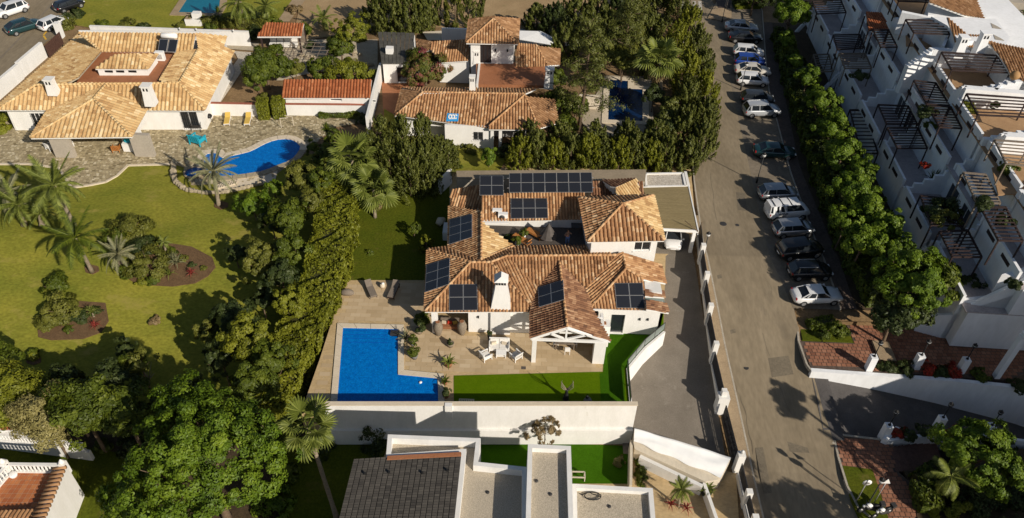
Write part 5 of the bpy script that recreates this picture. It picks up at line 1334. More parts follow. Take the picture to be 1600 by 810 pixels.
# walls and yard of that house
gwall('yard_wall',P(987,686,-1.6),P(986,757,-1.6),-3.2,-1.7,'thin pale wall along the east end of the small deep green turf',th=.2,m='cream')
yw=thing('sheeted_wall','sloping retaining wall partly wrapped in white plastic sheeting by the driveway','wall',P(1060,710,-3))
A0,A1=P(991,671,-.9),P(1142,716,-1.3); B0,B1=P(990,692,-1.5),P(1126,748,-1.9); C0,C1=P(992,702,-1.7),P(1103,753,-2.0)
mb=MB(); up=[A0,A1,B1,C1,C0,B0]; lo=[Vector((p.x,p.y,-4.4)) for p in up]; k=6
mb.add([A0-Vector((0,0,.06)),A1-Vector((0,0,.06)),B1-Vector((0,0,.06)),C1,C0,B0-Vector((0,0,.06))]+lo,[(5,4,3,2),(0,5,2,1)]+[(i,(i+1)%k,k+(i+1)%k,k+i) for i in range(k)]); mb.build('wall','cream',yw,smooth=False)
mb=MB(); vs=[];fs=[];NU,NV=60,9
for i in range(NU+1):
    for j in range(NV+1):
        u,v=i/NU,j/NV; p=A0.lerp(A1,u).lerp(B0.lerp(B1,u),v); f_=.05*math.sin(v*8+u*5+1.3*math.sin(u*6))+.018*math.sin(v*17-u*9)+.02*math.sin(u*19+v*4)*(1-v)
        edge=.12*math.sin(u*17)*.5 if j==NV else 0
        vs.append(p+Vector((edge,edge,.14+f_)))
for i in range(NU):
    for j in range(NV): a=i*(NV+1)+j; fs.append((a,a+NV+1,a+NV+2,a+1))
for i in range(NU+1):
    u=i/NU; vs.append(A0.lerp(A1,u)+Vector((.02,.12,-1.2+.03*math.sin(u*60))))
b0=(NU+1)*(NV+1)
for i in range(NU): fs.append((i*(NV+1),b0+i,b0+i+1,(i+1)*(NV+1)))
mb.add(vs,fs,smooth=True); mb.build('plastic_sheet','fabric',yw)
gwall('yard_wall',P(1000,712,-2.0),P(1098,759,-2.0),-3.2,-2.05,'low white wall below the sheeted wall in the bottom yard',th=.3)
gwall('yard_wall',P(1101,752,-2.0),P(1122,812,-2.0),-3.2,-2.2,'thin white kerb wall between the bottom yard and its side path',th=.25)
fn2=thing('street_fence','lower street fence with charcoal panels below the driveway gate','fence',T(1155,770))
a,b=T(1152,745),T(1172,830)
mb=MB(); mb.bar(a+Vector((0,0,.1)),b+Vector((0,0,.1)),.3,.9); mb.build('low_wall','white',fn2)
for j in range(5):
    mb=MB(); mb.bar(a+Vector((0,0,.72+j*.24)),b+Vector((0,0,.72+j*.24)),.05,.215); mb.build('fence_board','fencepanel',fn2)
for u in (.55,1.0):
    p=a.lerp(b,u); mb=MB(); mb.box((p.x,p.y,p.z+.9),(.45,.45,2.2)); mb.build('pillar','white',fn2)
# small bench frame on the turf
mb=MB(); c=P(903,752,-3.1)
for dx in (-.5,.5):
    for dy in (0,.5): mb.bar(c+Vector((dx,dy,0)),c+Vector((dx,dy,.5)),.06)
mb.bar(c+Vector((-.5,0,.5)),c+Vector((.5,0,.5)),.08); mb.bar(c+Vector((-.5,.5,.5)),c+Vector((.5,.5,.5)),.08); mb.bar(c+Vector((-.5,0,.5)),c+Vector((-.5,.5,.5)),.08); mb.bar(c+Vector((.5,0,.5)),c+Vector((.5,.5,.5)),.08)
mb.build('bench_frame','cream',label='bare pale bench frame on the small turf beside the gravel roof',cat='bench',loc=c)
# ================= south-west house (bottom left) =================
sw_=thing('terrace_house','white house corner with a terracotta tiled roof terrace and balustrade, bottom left','house',P(60,780,-3.2))
fz0=-.3
fl=V((15,737,fz0),(90,737,fz0),(48,830,fz0),(-60,830,fz0))
mb=MB(); 
A=P(103,727,.75); Bq=P(66,815,.75); Cq=P(30,905,.75)
out_=[(A.x,A.y),(Bq.x,Bq.y),(Cq.x,Cq.y),(Cq.x-25,Cq.y),(fl[0].x-.8,A.y)]
mb=MB(); mb.prism([(fl[0].x-.5,A.y+.1),(A.x-.05,A.y+.1),(Bq.x-.05,Bq.y),(Cq.x,Cq.y),(Cq.x-14,Cq.y),(fl[3].x-3,fl[3].y)],-3.3,fz0-.06); mb.build('wall','white',sw_)
mb=MB(); d=(Bq-A).normalized(); s=Vector((-d.y,d.x,0))*.0
w2=[Vector((A.x,A.y)),Vector((Cq.x,Cq.y)),Vector((Cq.x-.45,Cq.y)),Vector((A.x-.45,A.y))]
mb.prism([tuple(p) for p in w2],-3.3,.6); mb.build('parapet','white',sw_)
# tile row along the parapet
t=MB(); Ls=(Cq-A).length; k=int(Ls/.33)
for i in range(k):
    u=(i+.5)/k; p=A.lerp(Cq,u); t.tube([Vector((p.x-.95,p.y,.48)),Vector((p.x+.05,p.y,.72))],[.11,.13],7,random.gauss(.55,.2))
t.build('parapet_tiles','tile_brown',sw_,kind='stuff',tint=True)
# floor tiles
a,b,c,d=fl; n1=11;n2=13
for i in range(n1):
    for j in range(n2):
        f_=lambda u,v:(a*(1-u)+b*u)*(1-v)+(d*(1-u)+c*u)*v
        q=[f_((i+.03)/n1,(j+.03)/n2),f_((i+.97)/n1,(j+.03)/n2),f_((i+.97)/n1,(j+.97)/n2),f_((i+.03)/n1,(j+.97)/n2)]
        mb=MB(); mb.add([p+Vector((0,0,.0)) for p in q],[(3,2,1,0)],min(1,max(0,random.gauss(.5,.2)))); mb.build('floor_tile','ftile',sw_,tint=True)
mb=MB(); mb.poly([p+Vector((0,0,-.02)) for p in fl][::-1]); mb.build('floor_bed','coping',sw_)
def balustrade(parent,a,b,zb,h=.9,step=.26,m='white'):
    a=Vector(a);b=Vector(b); t=MB(); t.bar((a.x,a.y,zb+h),(b.x,b.y,zb+h),.24,.12); t.build('handrail',m,parent); t=MB(); t.bar((a.x,a.y,zb+.06),(b.x,b.y,zb+.06),.24,.12); t.build('base_rail',m,parent)
    L=(Vector(b[:2])-Vector(a[:2])).length; k=int(L/step); me=None
    for i in range(k):
        p=a.lerp(b,(i+.5)/k)
        if me is None:
            mb=MB(); mb.lathe((0,0,0),[(.05,0),(.075,.08),(.05,.2),(.085,.4),(.05,.6),(.07,h-.15)],8); me=mb.build('baluster',m,parent,smooth=True); me.location=parent_world(parent).inverted()@Vector((p.x,p.y,zb+.1))
            me.data.transform(parent_world(parent)@Matrix.Identity(4)) if False else None
            base=me; 
            # recentre the baluster mesh on its own foot
            off=parent_world(parent).inverted()@Vector((0,0,0)); base.data.transform(Matrix.Translation(-off))
        else:
            o=base.copy(); COL.objects.link(o); o.location=parent_world(parent).inverted()@Vector((p.x,p.y,zb+.1))
balustrade(sw_,P(12,727,.5),P(97,728,.5),fz0); balustrade(sw_,P(12,727,.5),P(-60,810,.5),fz0)
for q in (P(7,726,.6),P(99,727,.6)):
    mb=MB(); mb.box((q.x,q.y,.25),(.42,.42,1.3)); mb.lathe((q.x,q.y,.9),[(.2,0),(.24,.1),(.12,.25),(.02,.4)],10); mb.build('pillar','white',sw_)
tile_field(V((-40,800,.0),(62,796,.3),(40,850,-.2),(-60,850,-.5)),sw_,'tile_brown',pitch=.3)
mb=MB(); mb.lathe(P(22,744,fz0),[(.25,0),(.3,.25),(.2,.3)],12); pp=mb.build('flower_pot','white_paint',label='small white bowl pot in the corner of the terracotta terrace',cat='pot',loc=P(22,744,fz0))
gb_=gwall('garden_wall',P(-30,680,-1.9),P(138,702,-1.9),-3.2,-2.2,'white garden wall with balusters under the pale bush, lower left')
balustrade(gb_,P(-30,676,-1.6),P(130,697,-1.6),-2.2,.8)
tile_field(V((-40,670,-1.0),(38,671,-1.0),(38,660,-.7),(-40,660,-.7)),thing('wall_shelter','narrow red tiled shelter at the far left edge above the balustrade','roof',P(0,670,-3.0)),'tile_red',pitch=.3)
mb=MB(); mb.prism([(p.x,p.y) for p in V((-40,672,-1.1),(37,673,-1.1),(38,662,-1.1),(-40,662,-1.1))],-3.2,-1.2); shw=[o for o in COL.objects if o.name.startswith('wall_shelter')][0]; mb.build('wall','white',shw)
# ================= stepped white apartment building (right) =================
AX=Vector((-.10,-1,0)).normalized(); AXr=Vector((1,-.06,0)).normalized()
def apt(px_a,py_a,z): return P(px_a,py_a,z)
ap=thing('apartment_building','stepped white apartment building with terraces and pergolas along the street','apartment building',P(1480,250,0))
# tier frame: u runs towards the viewer along the building, v away from the street
O=Vector((40.6,104.0,0)); U=Vector((-.045,-1,0)).normalized(); W=Vector((1,-.045,0)).normalized()
def G3(u,v,z): p=O+U*u+W*v; return Vector((p.x,p.y,z))
def abox(name,u0,u1,v0,v1,z0,z1,m='white_apt',par=None):
    mb=MB(); mb.prism([tuple(G3(u,v,0)[:2]) for u,v in ((u0,v0),(u1,v0),(u1,v1),(u0,v1))],z0,z1); return mb.build(name,m,par or ap)
def stepwall(u,va,vb,zt_a,zt_b,zb,th=.3,steps=6,name='party_wall'):
    """wall across the building whose top climbs in steps from the street side (va) to the back (vb)"""
    mb=MB()
    for i in range(steps):
        v0=va+(vb-va)*i/steps; v1=va+(vb-va)*(i+1)/steps; z=zt_a+(zt_b-zt_a)*(i+.5)/steps
        mb.prism([tuple(G3(a,b,0)[:2]) for a,b in ((u-th/2,v0),(u+th/2,v0),(u+th/2,v1-.002),(u-th/2,v1-.002))],zb,z)
    return mb.build(name,'white_apt',ap,kind='stuff')
def pergola(c4,z,zf,label,slats=9,m='darkwood',group='pergolas on the apartment terraces',post=True,sw=.075,panel=None):
    """c4: four top corners (far-left, far-right, near-right, near-left)"""
    a,b,c,d=[Vector((p.x,p.y,z)) for p in c4]; cc=(a+b+c+d)/4
    t=thing('pergola',label,'pergola',(cc.x,cc.y,zf),group=group)
    for p,q in ((a,d),(b,c),(a,b),(d,c)):
        mb=MB(); mb.bar(p,q,.11,.16); mb.build('beam',m,t)
    for i in range(slats):
        u=(i+.5)/slats; p=a.lerp(d,u)+Vector((0,0,.12)); q=b.lerp(c,u)+Vector((0,0,.12)); mb=MB(); mb.bar(p,q,sw,.1); mb.build('slat',m,t)
    if post:
        for p in (a,d,b,c):
            mb=MB(); mb.bar((p.x,p.y,zf),(p.x,p.y,z),.11); mb.build('post',m,t)
    return t
L_=55.8
# tiers: (front v, floor z). Lowest terraces at street level, then three floors stepping back
abox('ground_floor',-6,L_,.6,22,-1.2,2.9)
abox('terrace_floor',-6,L_,.4,4.9,2.9,3.0,'apt_floor')
abox('first_floor',-6,L_,3.9,22,3.0,5.9)
abox('terrace_floor',-6,L_,3.6,9.0,5.9,6.0,'apt_floor')
abox('second_floor',-6,L_,6.6,22,6.0,8.85)
abox('roof_terrace_floor',-6,L_,5.4,11.6,8.85,8.95,'terra_brown')
# front parapets with recessed planter slots
nm=0
units=[-3,5.2,13.6,22.0,30.4,38.8,47.2]
for i,u in enumerate(units):
    sh=.55*(i%2)
    # ground floor terrace walls and tier walls facing the street
    abox('parapet',u+.3,u+7.6,.2-sh*.3,.45-sh*.3,-1.2,3.95)
    abox('parapet',u+.3,u+7.6,3.55+sh,3.8+sh,3.0,6.9)
    abox('roof_parapet',u+.3,u+7.6,5.5+sh*.5,5.75+sh*.5,6.0,9.75)
    for (v,z) in ((.2-sh*.3,3.25),(3.55+sh,6.25),(5.5+sh*.5,9.1)):
        for k in (1.4,4.6):
            mb=MB(); p=G3(u+k,v-.03,z); q=G3(u+k+1.5,v-.03,z); mb.bar(p,q,.06,.35); mb.build('parapet_slot','darkwood',ap)
    # doors and windows in the back walls of the terraces
    for (v,z) in ((3.9,3.05),(6.6,6.05)):
        for k in (1.2,4.4):
            mb=MB(); mb.bar(G3(u+k,v-.03,z+1.1),G3(u+k+1.9,v-.03,z+1.1),.05,2.1); o=mb.build('glass_door','glass',ap)
            mb=MB(); 
            for kk in (0,.95,1.9): mb.bar(G3(u+k+kk,v-.07,z),G3(u+k+kk,v-.07,z+2.2),.06)
            mb.build('door_frame','white_paint',ap,kind='stuff')
    # stepped party walls
    stepwall(u,.1,5.0,3.3,6.6,-1.2,steps=6)
    stepwall(u,3.5+sh,8.2,6.4,9.7,3.0,steps=6)
    stepwall(u,5.4,11.6,9.6,11.6,6.0,steps=9,th=.45)
    # buttress struts down to the garden
    if i%2==0:
        mb=MB(); mb.bar(G3(u-.2,.2,2.6),G3(u-.2,-1.6,-.6),.3,.45); mb.build('buttress','white_apt',ap)
# pergolas: lower, middle and roof rows, each placed where it stands
lab=['beside the upper street trees','third terrace from the back','over the long middle terrace','nearest the trees at the corner']
def quad(*pp,z): return [P(x,y,z) for x,y in pp]
def pq(pts,z,zf,label,**k): return pergola(quad(*pts,z=z),z,zf,label,**k)
pq(((1268,-4),(1311,-6),(1322,20),(1276,22)),5.6,3.0,'dark pergola over the lowest terrace at the top picture edge',slats=8)
pq(((1302,55),(1343,54),(1351,75),(1308,78)),5.6,3.0,'dark pergola with wide slats over the lower terrace below the white pergola',slats=8)
pq(((1311,84),(1352,84),(1362,107),(1320,107)),5.4,3.0,'weathered pergola on the same lower terrace, nearer the steps',slats=9,m='greywood')
pq(((1372,164),(1419,166),(1433,194),(1385,194)),5.6,3.0,'dark pergola over the pale terrace in the middle of the building',slats=7)
pq(((1386,200),(1434,200),(1449,232),(1402,232)),5.5,3.0,'dark pergola with a grey railing in front in the middle of the building',slats=8)
pq(((1438,306),(1491,312),(1508,354),(1455,352)),5.7,3.0,'vine covered dark pergola near the big tree corner',slats=9)
pq(((1468,362),(1512,360),(1534,402),(1488,402)),5.7,3.0,'dark pergola in front of the vine covered one',slats=8)
pq(((1364,47),(1388,46),(1402,74),(1376,74)),8.6,6.0,'dark pergola on the upper terrace in front of the orange tiled one',slats=7)
pq(((1428,126),(1462,130),(1484,165),(1448,163)),8.6,6.0,'dark pergola with many slats on the upper terrace, far half',slats=9)
pq(((1449,166),(1485,167),(1503,201),(1468,199)),8.6,6.0,'dark pergola with many slats on the upper terrace, near half',slats=8)
pq(((1505,270),(1540,273),(1563,318),(1526,318)),8.7,6.0,'pergola with pale worn slats on the near upper terrace',slats=9,m='greywood')
pq(((1532,324),(1571,324),(1598,377),(1560,376)),8.7,6.0,'dark pergola with a glass screen on the near upper terrace',slats=9)
pq(((1271,86),(1295,85),(1301,112),(1278,112)),2.7,0,'weathered ground floor pergola behind the street trees, far one',slats=7,m='greywood')
pq(((1328,172),(1350,172),(1372,240),(1345,240)),2.7,0,'dark ground floor pergola behind the street trees, near one',slats=12)
# orange tiled terrace roof
ot=thing('terrace_roof','small orange tiled roof on dark posts between the white upper terraces','roof',P(1370,34,6)); q=quad((1352,23),(1376,24),(1390,45),(1358,45),z=8.7)
tile_field([q[3]+Vector((0,0,-.15)),q[2]+Vector((0,0,-.15)),q[1]+Vector((0,0,.3)),q[0]+Vector((0,0,.3))],ot,'tile_red',pitch=.3,course=.4,deck='darkwood')
for p in q: mb=MB(); mb.bar((p.x,p.y,6),(p.x,p.y,8.5),.13); mb.build('post','darkwood',ot)
# sunny roof terraces on the right with their pergolas, white walls and tiled roofs
zt=9.0
def wbox(name,pts,z0,z1,m='white_apt'):
    mb=MB(); mb.prism([(p.x,p.y) for p in pts],z0,z1); return mb.build(name,m,ap)
def wbar(name,a,b,z0,z1,th=.35,m='white_apt'):
    a=P(*a);b=P(*b); mb=MB(); mb.bar((a.x,a.y,(z0+z1)/2),(b.x,b.y,(z0+z1)/2),th,z1-z0); return mb.build(name,m,ap)
for pts in (((1416,72),(1468,72),(1462,48),(1415,45)),((1487,142),(1568,140),(1552,108),(1488,104)),((1525,215),(1625,215),(1620,175),(1515,172)),((1560,305),(1640,300),(1620,250),(1550,262))):
    wbox('terrace_floor',quad(*pts,z=9.0),8.9,9.02,'terra_brown')
# long white walls between the roof terraces (rising in steps on the street side)
def stepbar(a,b,za,zb_,z0,th=.5,steps=8):
    a=P(*a);b=P(*b); mb=MB()
    for i in range(steps):
        p=a.lerp(b,i/steps); q=a.lerp(b,(i+1)/steps); z=za+(zb_-za)*i/(steps-1); mb.bar((p.x,p.y,(z0+z)/2),(q.x,q.y,(z0+z)/2),th,z-z0)
    return mb.build('stepped_wall','white_apt',ap,kind='stuff')
stepbar((1416,100,9.6),(1475,62,10.2),9.6,11.4,6,th=.5,steps=10) if False else None
stepbar((1403,20,10.2),(1428,32,10.6),9.6,10.6,6,.5,5)
stepbar((1418,100,9.5),(1458,76,11.0),9.3,11.0,6,.6,9); wbar('roof_wall',(1458,76,11.0),(1516,80,11.0),8.9,11.0,.7)
stepbar((1492,142,10.0),(1508,136,11.0),9.9,11.0,6,.6,5); wbar('roof_wall',(1508,136,11.0),(1620,146,11.0),8.9,11.0,.8)
stepbar((1556,214,10.0),(1570,210,10.8),9.8,10.8,6,.6,4); wbar('roof_wall',(1570,210,10.8),(1640,214,10.8),8.9,10.8,.8)
wbar('roof_wall',(1408,22,11.2),(1460,27,11.6),8.9,11.5,.6)
def roofperg(pts,label,slats=5): return pq(pts,11.5,9.0,label,slats=slats,sw=.12,group='pergolas on the sunny roof terraces')
roofperg(((1415,31),(1473,33),(1484,54),(1428,52)),'dark roof pergola furthest back, over a brown terrace')
roofperg(((1471,82),(1558,87),(1578,114),(1487,110)),'long dark roof pergola over a brown terrace below the white chimneys',6)
roofperg(((1510,147),(1606,154),(1622,184),(1528,180)),'long dark roof pergola with flower boxes on the near brown terrace',6)
pq(((1554,219),(1610,223),(1630,262),(1572,256)),11.3,9.0,'pergola with pale slats at the right picture edge',slats=7,m='greywood',group='pergolas on the sunny roof terraces')
roofperg(((1398,-8),(1450,-6),(1458,4),(1404,2)),'dark roof pergola at the top edge over garden chairs',4)
# roof blocks behind the terraces
wbox('roof_block',quad((1452,3),(1460,-20),(1540,-10),(1542,28),(1506,28),(1450,24),z=11.6),8,11.6)
wbox('roof_block',quad((1455,26),(1505,27),(1556,30),(1577,58),(1570,76),(1545,72),(1522,64),(1500,66),(1480,40),z=11.9),8,11.9)
wbox('roof_block',quad((1473,30),(1486,52),(1500,66),(1530,76),(1530,60),(1502,40),z=10.8),8,10.8)
tile_field(V((1452,3,13.2),(1458,-25,13.8),(1515,-20,12.9),(1538,26,11.9),(1506,27,11.9)),ap,'tile_brown',pitch=.3,course=.4)
tile_field(V((1477,33,12.4),(1494,63,11.7),(1524,76,11.2),(1533,60,11.6),(1514,48,12.4)),ap,'tile_brown',pitch=.3,course=.4)
tile_field(V((1542,62,12.8),(1562,92,12.0),(1579,117,11.6),(1625,140,11.3),(1625,85,12.2),(1560,66,12.8)),ap,'tile_brown',pitch=.3,course=.4)
wbox('roof_block',quad((1540,72),(1579,118),(1640,150),(1660,90),(1590,70),z=11.0),8,11.0)
wbar('roof_wall',(1579,120,11.0),(1556,140,11.0),8.9,11.0,.3) ; wbar('roof_wall',(1483,52,11.0),(1474,72,11.0),8.9,11.0,.3)
for i,(x,y,h_) in enumerate(((1507,58,13.0),(1541,52,13.6))):
    chimney(ap,x,y,h_,.8,.8,10.5,m='white_apt')
for (x,y) in ((1548,36),(1552,54)):
    mb=MB(); q=quad((x,y),(x+12,y+6),(x+18,y+10),(x+3,y+8),z=11.93); mb.poly([q[0],q[3],q[2],q[1]]); mb.build('roof_hollow','greywall',ap)
mb=MB(); c=P(1586,118,12.3); mb.lathe(c,[(.05,-.5),(.38,-.3),(.5,0),(.38,.3),(.05,.5)],14); mb.build('straw_parasol','tile_old',label='round straw coloured ball ornament on the white roof at the right edge',cat='ornament',loc=c)
# front end wall of the building facing the ramp
def tallwall(pts,z0s,z1s,name='end_wall',th=.3):
    mb=MB()
    for i in range(len(pts)-1):
        a,b=Vector(pts[i]),Vector(pts[i+1]); d=(b-a);d.z=0;d.normalize();s=Vector((d.y,-d.x,0))*th
        A_=[a,b,b-s,a-s]; mb.add([(p.x,p.y,z0s) for p in A_]+[(A_[k].x,A_[k].y,(z1s[i] if k in (0,3) else z1s[i+1])) for k in range(4)],[(0,1,5,4),(1,2,6,5),(2,3,7,6),(3,0,4,7),(4,5,6,7)])
    return mb.build(name,'white_apt',ap,kind='stuff')
e0=P(1428,517,-1.3); e1=P(1469,528,-1.3); e2=P(1578,541,-1.3)
tallwall([e0,e1,e2],-2,[P(1438,499,.5).z+.1,1.6,6.3])
tallwall([e1,e2,e2+Vector((6,-.6,0))],-2,[1.9,8.6,9.5])
slab_=[(e1.x,e1.y+.2),(e2.x,e2.y+.2),(e2.x+14,e2.y),(48,50),(41,50)]
wbox('end_block',[Vector((a[0],a[1],0)) for a in slab_],-2,3.4)
wbox('end_block',[Vector((a[0],a[1],0)) for a in ((e1.x+2.4,e1.y+.3),(e2.x,e2.y+.25),(e2.x+14,e2.y),(52,51),(44,51))],3.4,6.2)
wbar('roof_wall',(1505,495,1.9),(1527,470,2.6),-1,2.0,.25)
# portal frame at the right edge, white slanting beams
pf=thing('portal_frame','white slanting portal frame at the right edge above the ramp wall','frame',P(1560,588,-1.3))
a=P(1557,588,-1.2); 
for (x0,y0a,z0a,x1,y1a,z1a) in ((1556,589,-1.2,1592,535,3.8),(1640,600,-1.2,1598,535,3.8)):
    mb=MB(); p,q=P(x0,y0a,z0a),P(x1,y1a,z1a); mb.bar((p.x,p.y,z0a),(p.x+.15,p.y+.1,z1a),.45,.5); mb.build('leg','white_apt',pf)
p=P(1556,589,-1.2); mb=MB(); mb.bar((p.x,p.y,3.9),(p.x+9,p.y+.4,4.6),.6,.5); mb.build('beam','white_apt',pf)
# the building goes on beyond the right and lower edge of the photograph (it throws the shade over the ramp)
sb=thing('apartment_wing','further wing of the white stepped apartments beyond the right edge','apartment building',(52,26,-6))
def sbox(x0,x1,y0,y1,z0,z1,n='wall',m='white_apt'):
    mb=MB(); mb.prism([(x0,y0),(x1,y0),(x1,y1),(x0,y1)],z0,z1); return mb.build(n,m,sb)
sbox(47,66,30.5,38.2,-8,9.5); sbox(46,66,8,30.2,-8,8.6,'wall'); sbox(50,66,10,40,9.6,12.2,'upper_wall')
# ---- ramp walls, lamp pillars, steps ----
rw=thing('ramp_wall','long white retaining wall with lamp pillars above the garage ramp','wall',P(1420,590,-1.3))
tp=[P(1267,577,-1.25),P(1350,583,-1.25),P(1480,592,-1.25),P(1620,606,-1.25),P(1760,630,-1.25)]
mb=MB()
for a,b in zip(tp,tp[1:]):
    d=(b-a).normalized(); s=Vector((d.y,-d.x,0))*.28; k_=Vector((-d.y,d.x,0))*.1; mb.prism([tuple(p[:2]) for p in (a+s,b+s,b+k_,a+k_)],-9,-1.22)
mb.build('wall','white_apt',rw)
def lamp_pillar(px_a,py_a,z0,label,h=1.55,lamp=True,lx=1.4,group='white lamp pillars of the garage ramp'):
    """(px,py): foot of the pillar"""
    p=P(px_a,py_a,z0); t=thing('lamp_pillar',label,'lamp pillar',p,group=group)
    mb=MB(); mb.prism([(p.x-.28,p.y-.28),(p.x+.28,p.y-.28),(p.x+.28,p.y+.28),(p.x-.28,p.y+.28)],z0-.4,z0+h); mb.build('pillar','white_apt',t)
    if lamp:
        mb=MB(); mb.tube([(p.x,p.y,z0+h),(p.x,p.y,z0+h+lx)],[.05,.035],8); mb.lathe((p.x,p.y,z0+h),[(.12,0),(.12,.08),(.05,.14)],10); mb.build('lamp_post','black',t)
        mb=MB(); mb.lathe((p.x,p.y,z0+h+lx),[(.06,0),(.17,.05),(.20,.32),(.06,.45),(.03,.55)],8); ln=mb.build('lantern','black',t)
        mb=MB(); mb.lathe((p.x,p.y,z0+h+lx+.07),[(.14,0),(.205,.22)],8); mb.build('lantern_glass','lamp_glass',ln)
    return t
for i,(x,y) in enumerate(((1357,576),(1430,574),(1500,580))):
    lamp_pillar(x,y,-1.25,['white lamp pillar on the upper ramp wall, nearest the street','white lamp pillar on the upper ramp wall, beside the red flowers','white lamp pillar on the upper ramp wall, nearest the portal frame'][i])
for i,(x,y) in enumerate(((1380,682),(1463,670),(1538,682),(1612,694))):
    lamp_pillar(x,y,-2.9-.0*i,['white lamp pillar at the head of the lower steps','white lamp pillar on the lower ramp wall, behind the steps','white lamp pillar directly behind the bright round tree','white lamp pillar of the lower wall at the right picture edge'][i],h=1.5)
lw=thing('lower_ramp_wall','low white wall and planter between the ramp and the brick steps','wall',P(1450,690,-3))
mb=MB(); tp=[P(1374,688,-2.9),P(1384,694,-2.9),P(1470,682,-2.9),P(1560,690,-2.9),P(1700,706,-2.9)]
for a,b in zip(tp[1:],tp[2:]):
    d=(b-a).normalized(); s=Vector((-d.y,d.x,0))*.25; mb.prism([tuple(p[:2]) for p in (a,b,b+s,a+s)],-9,-2.55)
mb.build('wall','white_apt',lw)
mb=MB(); a,b=P(1376,690,-2.9),P(1396,672,-2.9); mb.prism([tuple(p[:2]) for p in (a,tp[1],b+Vector((.4,-.1,0)),b)],-9,-2.4); mb.build('wall_end','white_apt',lw)
st=thing('brick_steps','flight of shallow brick steps between the lower planter wall and the shrubs','steps',P(1410,710,-3))
a0,a1=P(1390,699,-3.0),P(1400,737,-3.0); b0,b1=P(1462,690,-3.9),P(1478,740,-3.9)
for i in range(7):
    u0,u1=i/7,(i+.96)/7; z=-3.0-.14*(i+1)+.14; p=[a0.lerp(b0,u0),a0.lerp(b0,u1),a1.lerp(b1,u1),a1.lerp(b1,u0)]
    mb=MB(); mb.prism([tuple(v[:2]) for v in p],-9,z-.02*(i==0)-.0); o=mb.build('step','brick_step' if 'brick_step' in M else 'sidewalk_dark',st)
us=thing('upper_steps','three shallow steps in the upper brick pavement','steps',P(1375,560,-1.3))
for i in range(3):
    a,b=P(1366+i*9,535,-1.28),P(1378+i*9,565,-1.28); mb=MB(); mb.bar(a+Vector((0,0,.04*(3-i))),b+Vector((0,0,.04*(3-i))),.5,.08*(3-i)); mb.build('step','sidewalk',us)
# ================= vehicles =================
def paint(name,c,metal=.3):
    if name in M: return name
    m,t,b=new_mat(name); b.inputs['Base Color'].default_value=(*c,1); b.inputs['Metallic'].default_value=metal; b.inputs['Roughness'].default_value=.28
    b.inputs['Coat Weight'].default_value=.7; b.inputs['Coat Roughness'].default_value=.08; M[name]=m; return name
SPEC={ # L, W, H, belt, hood z, tail z, rear glass base/top x, windscreen top/base x (fractions of L from the rear)
 'hatch':(4.05,1.76,1.47,.90,.86,.92,(.02,.13),(.62,.80)),
 'suv':(4.45,1.86,1.66,1.02,1.0,1.04,(.02,.10),(.62,.77)),
 'sedan':(4.65,1.83,1.44,.90,.86,.96,(.12,.28),(.58,.75)),
 'coupe_suv':(4.6,1.88,1.60,1.0,.98,1.06,(.03,.24),(.60,.76)),
 'van':(4.4,1.82,1.84,1.12,1.02,1.1,(.0,.015),(.72,.86)),}
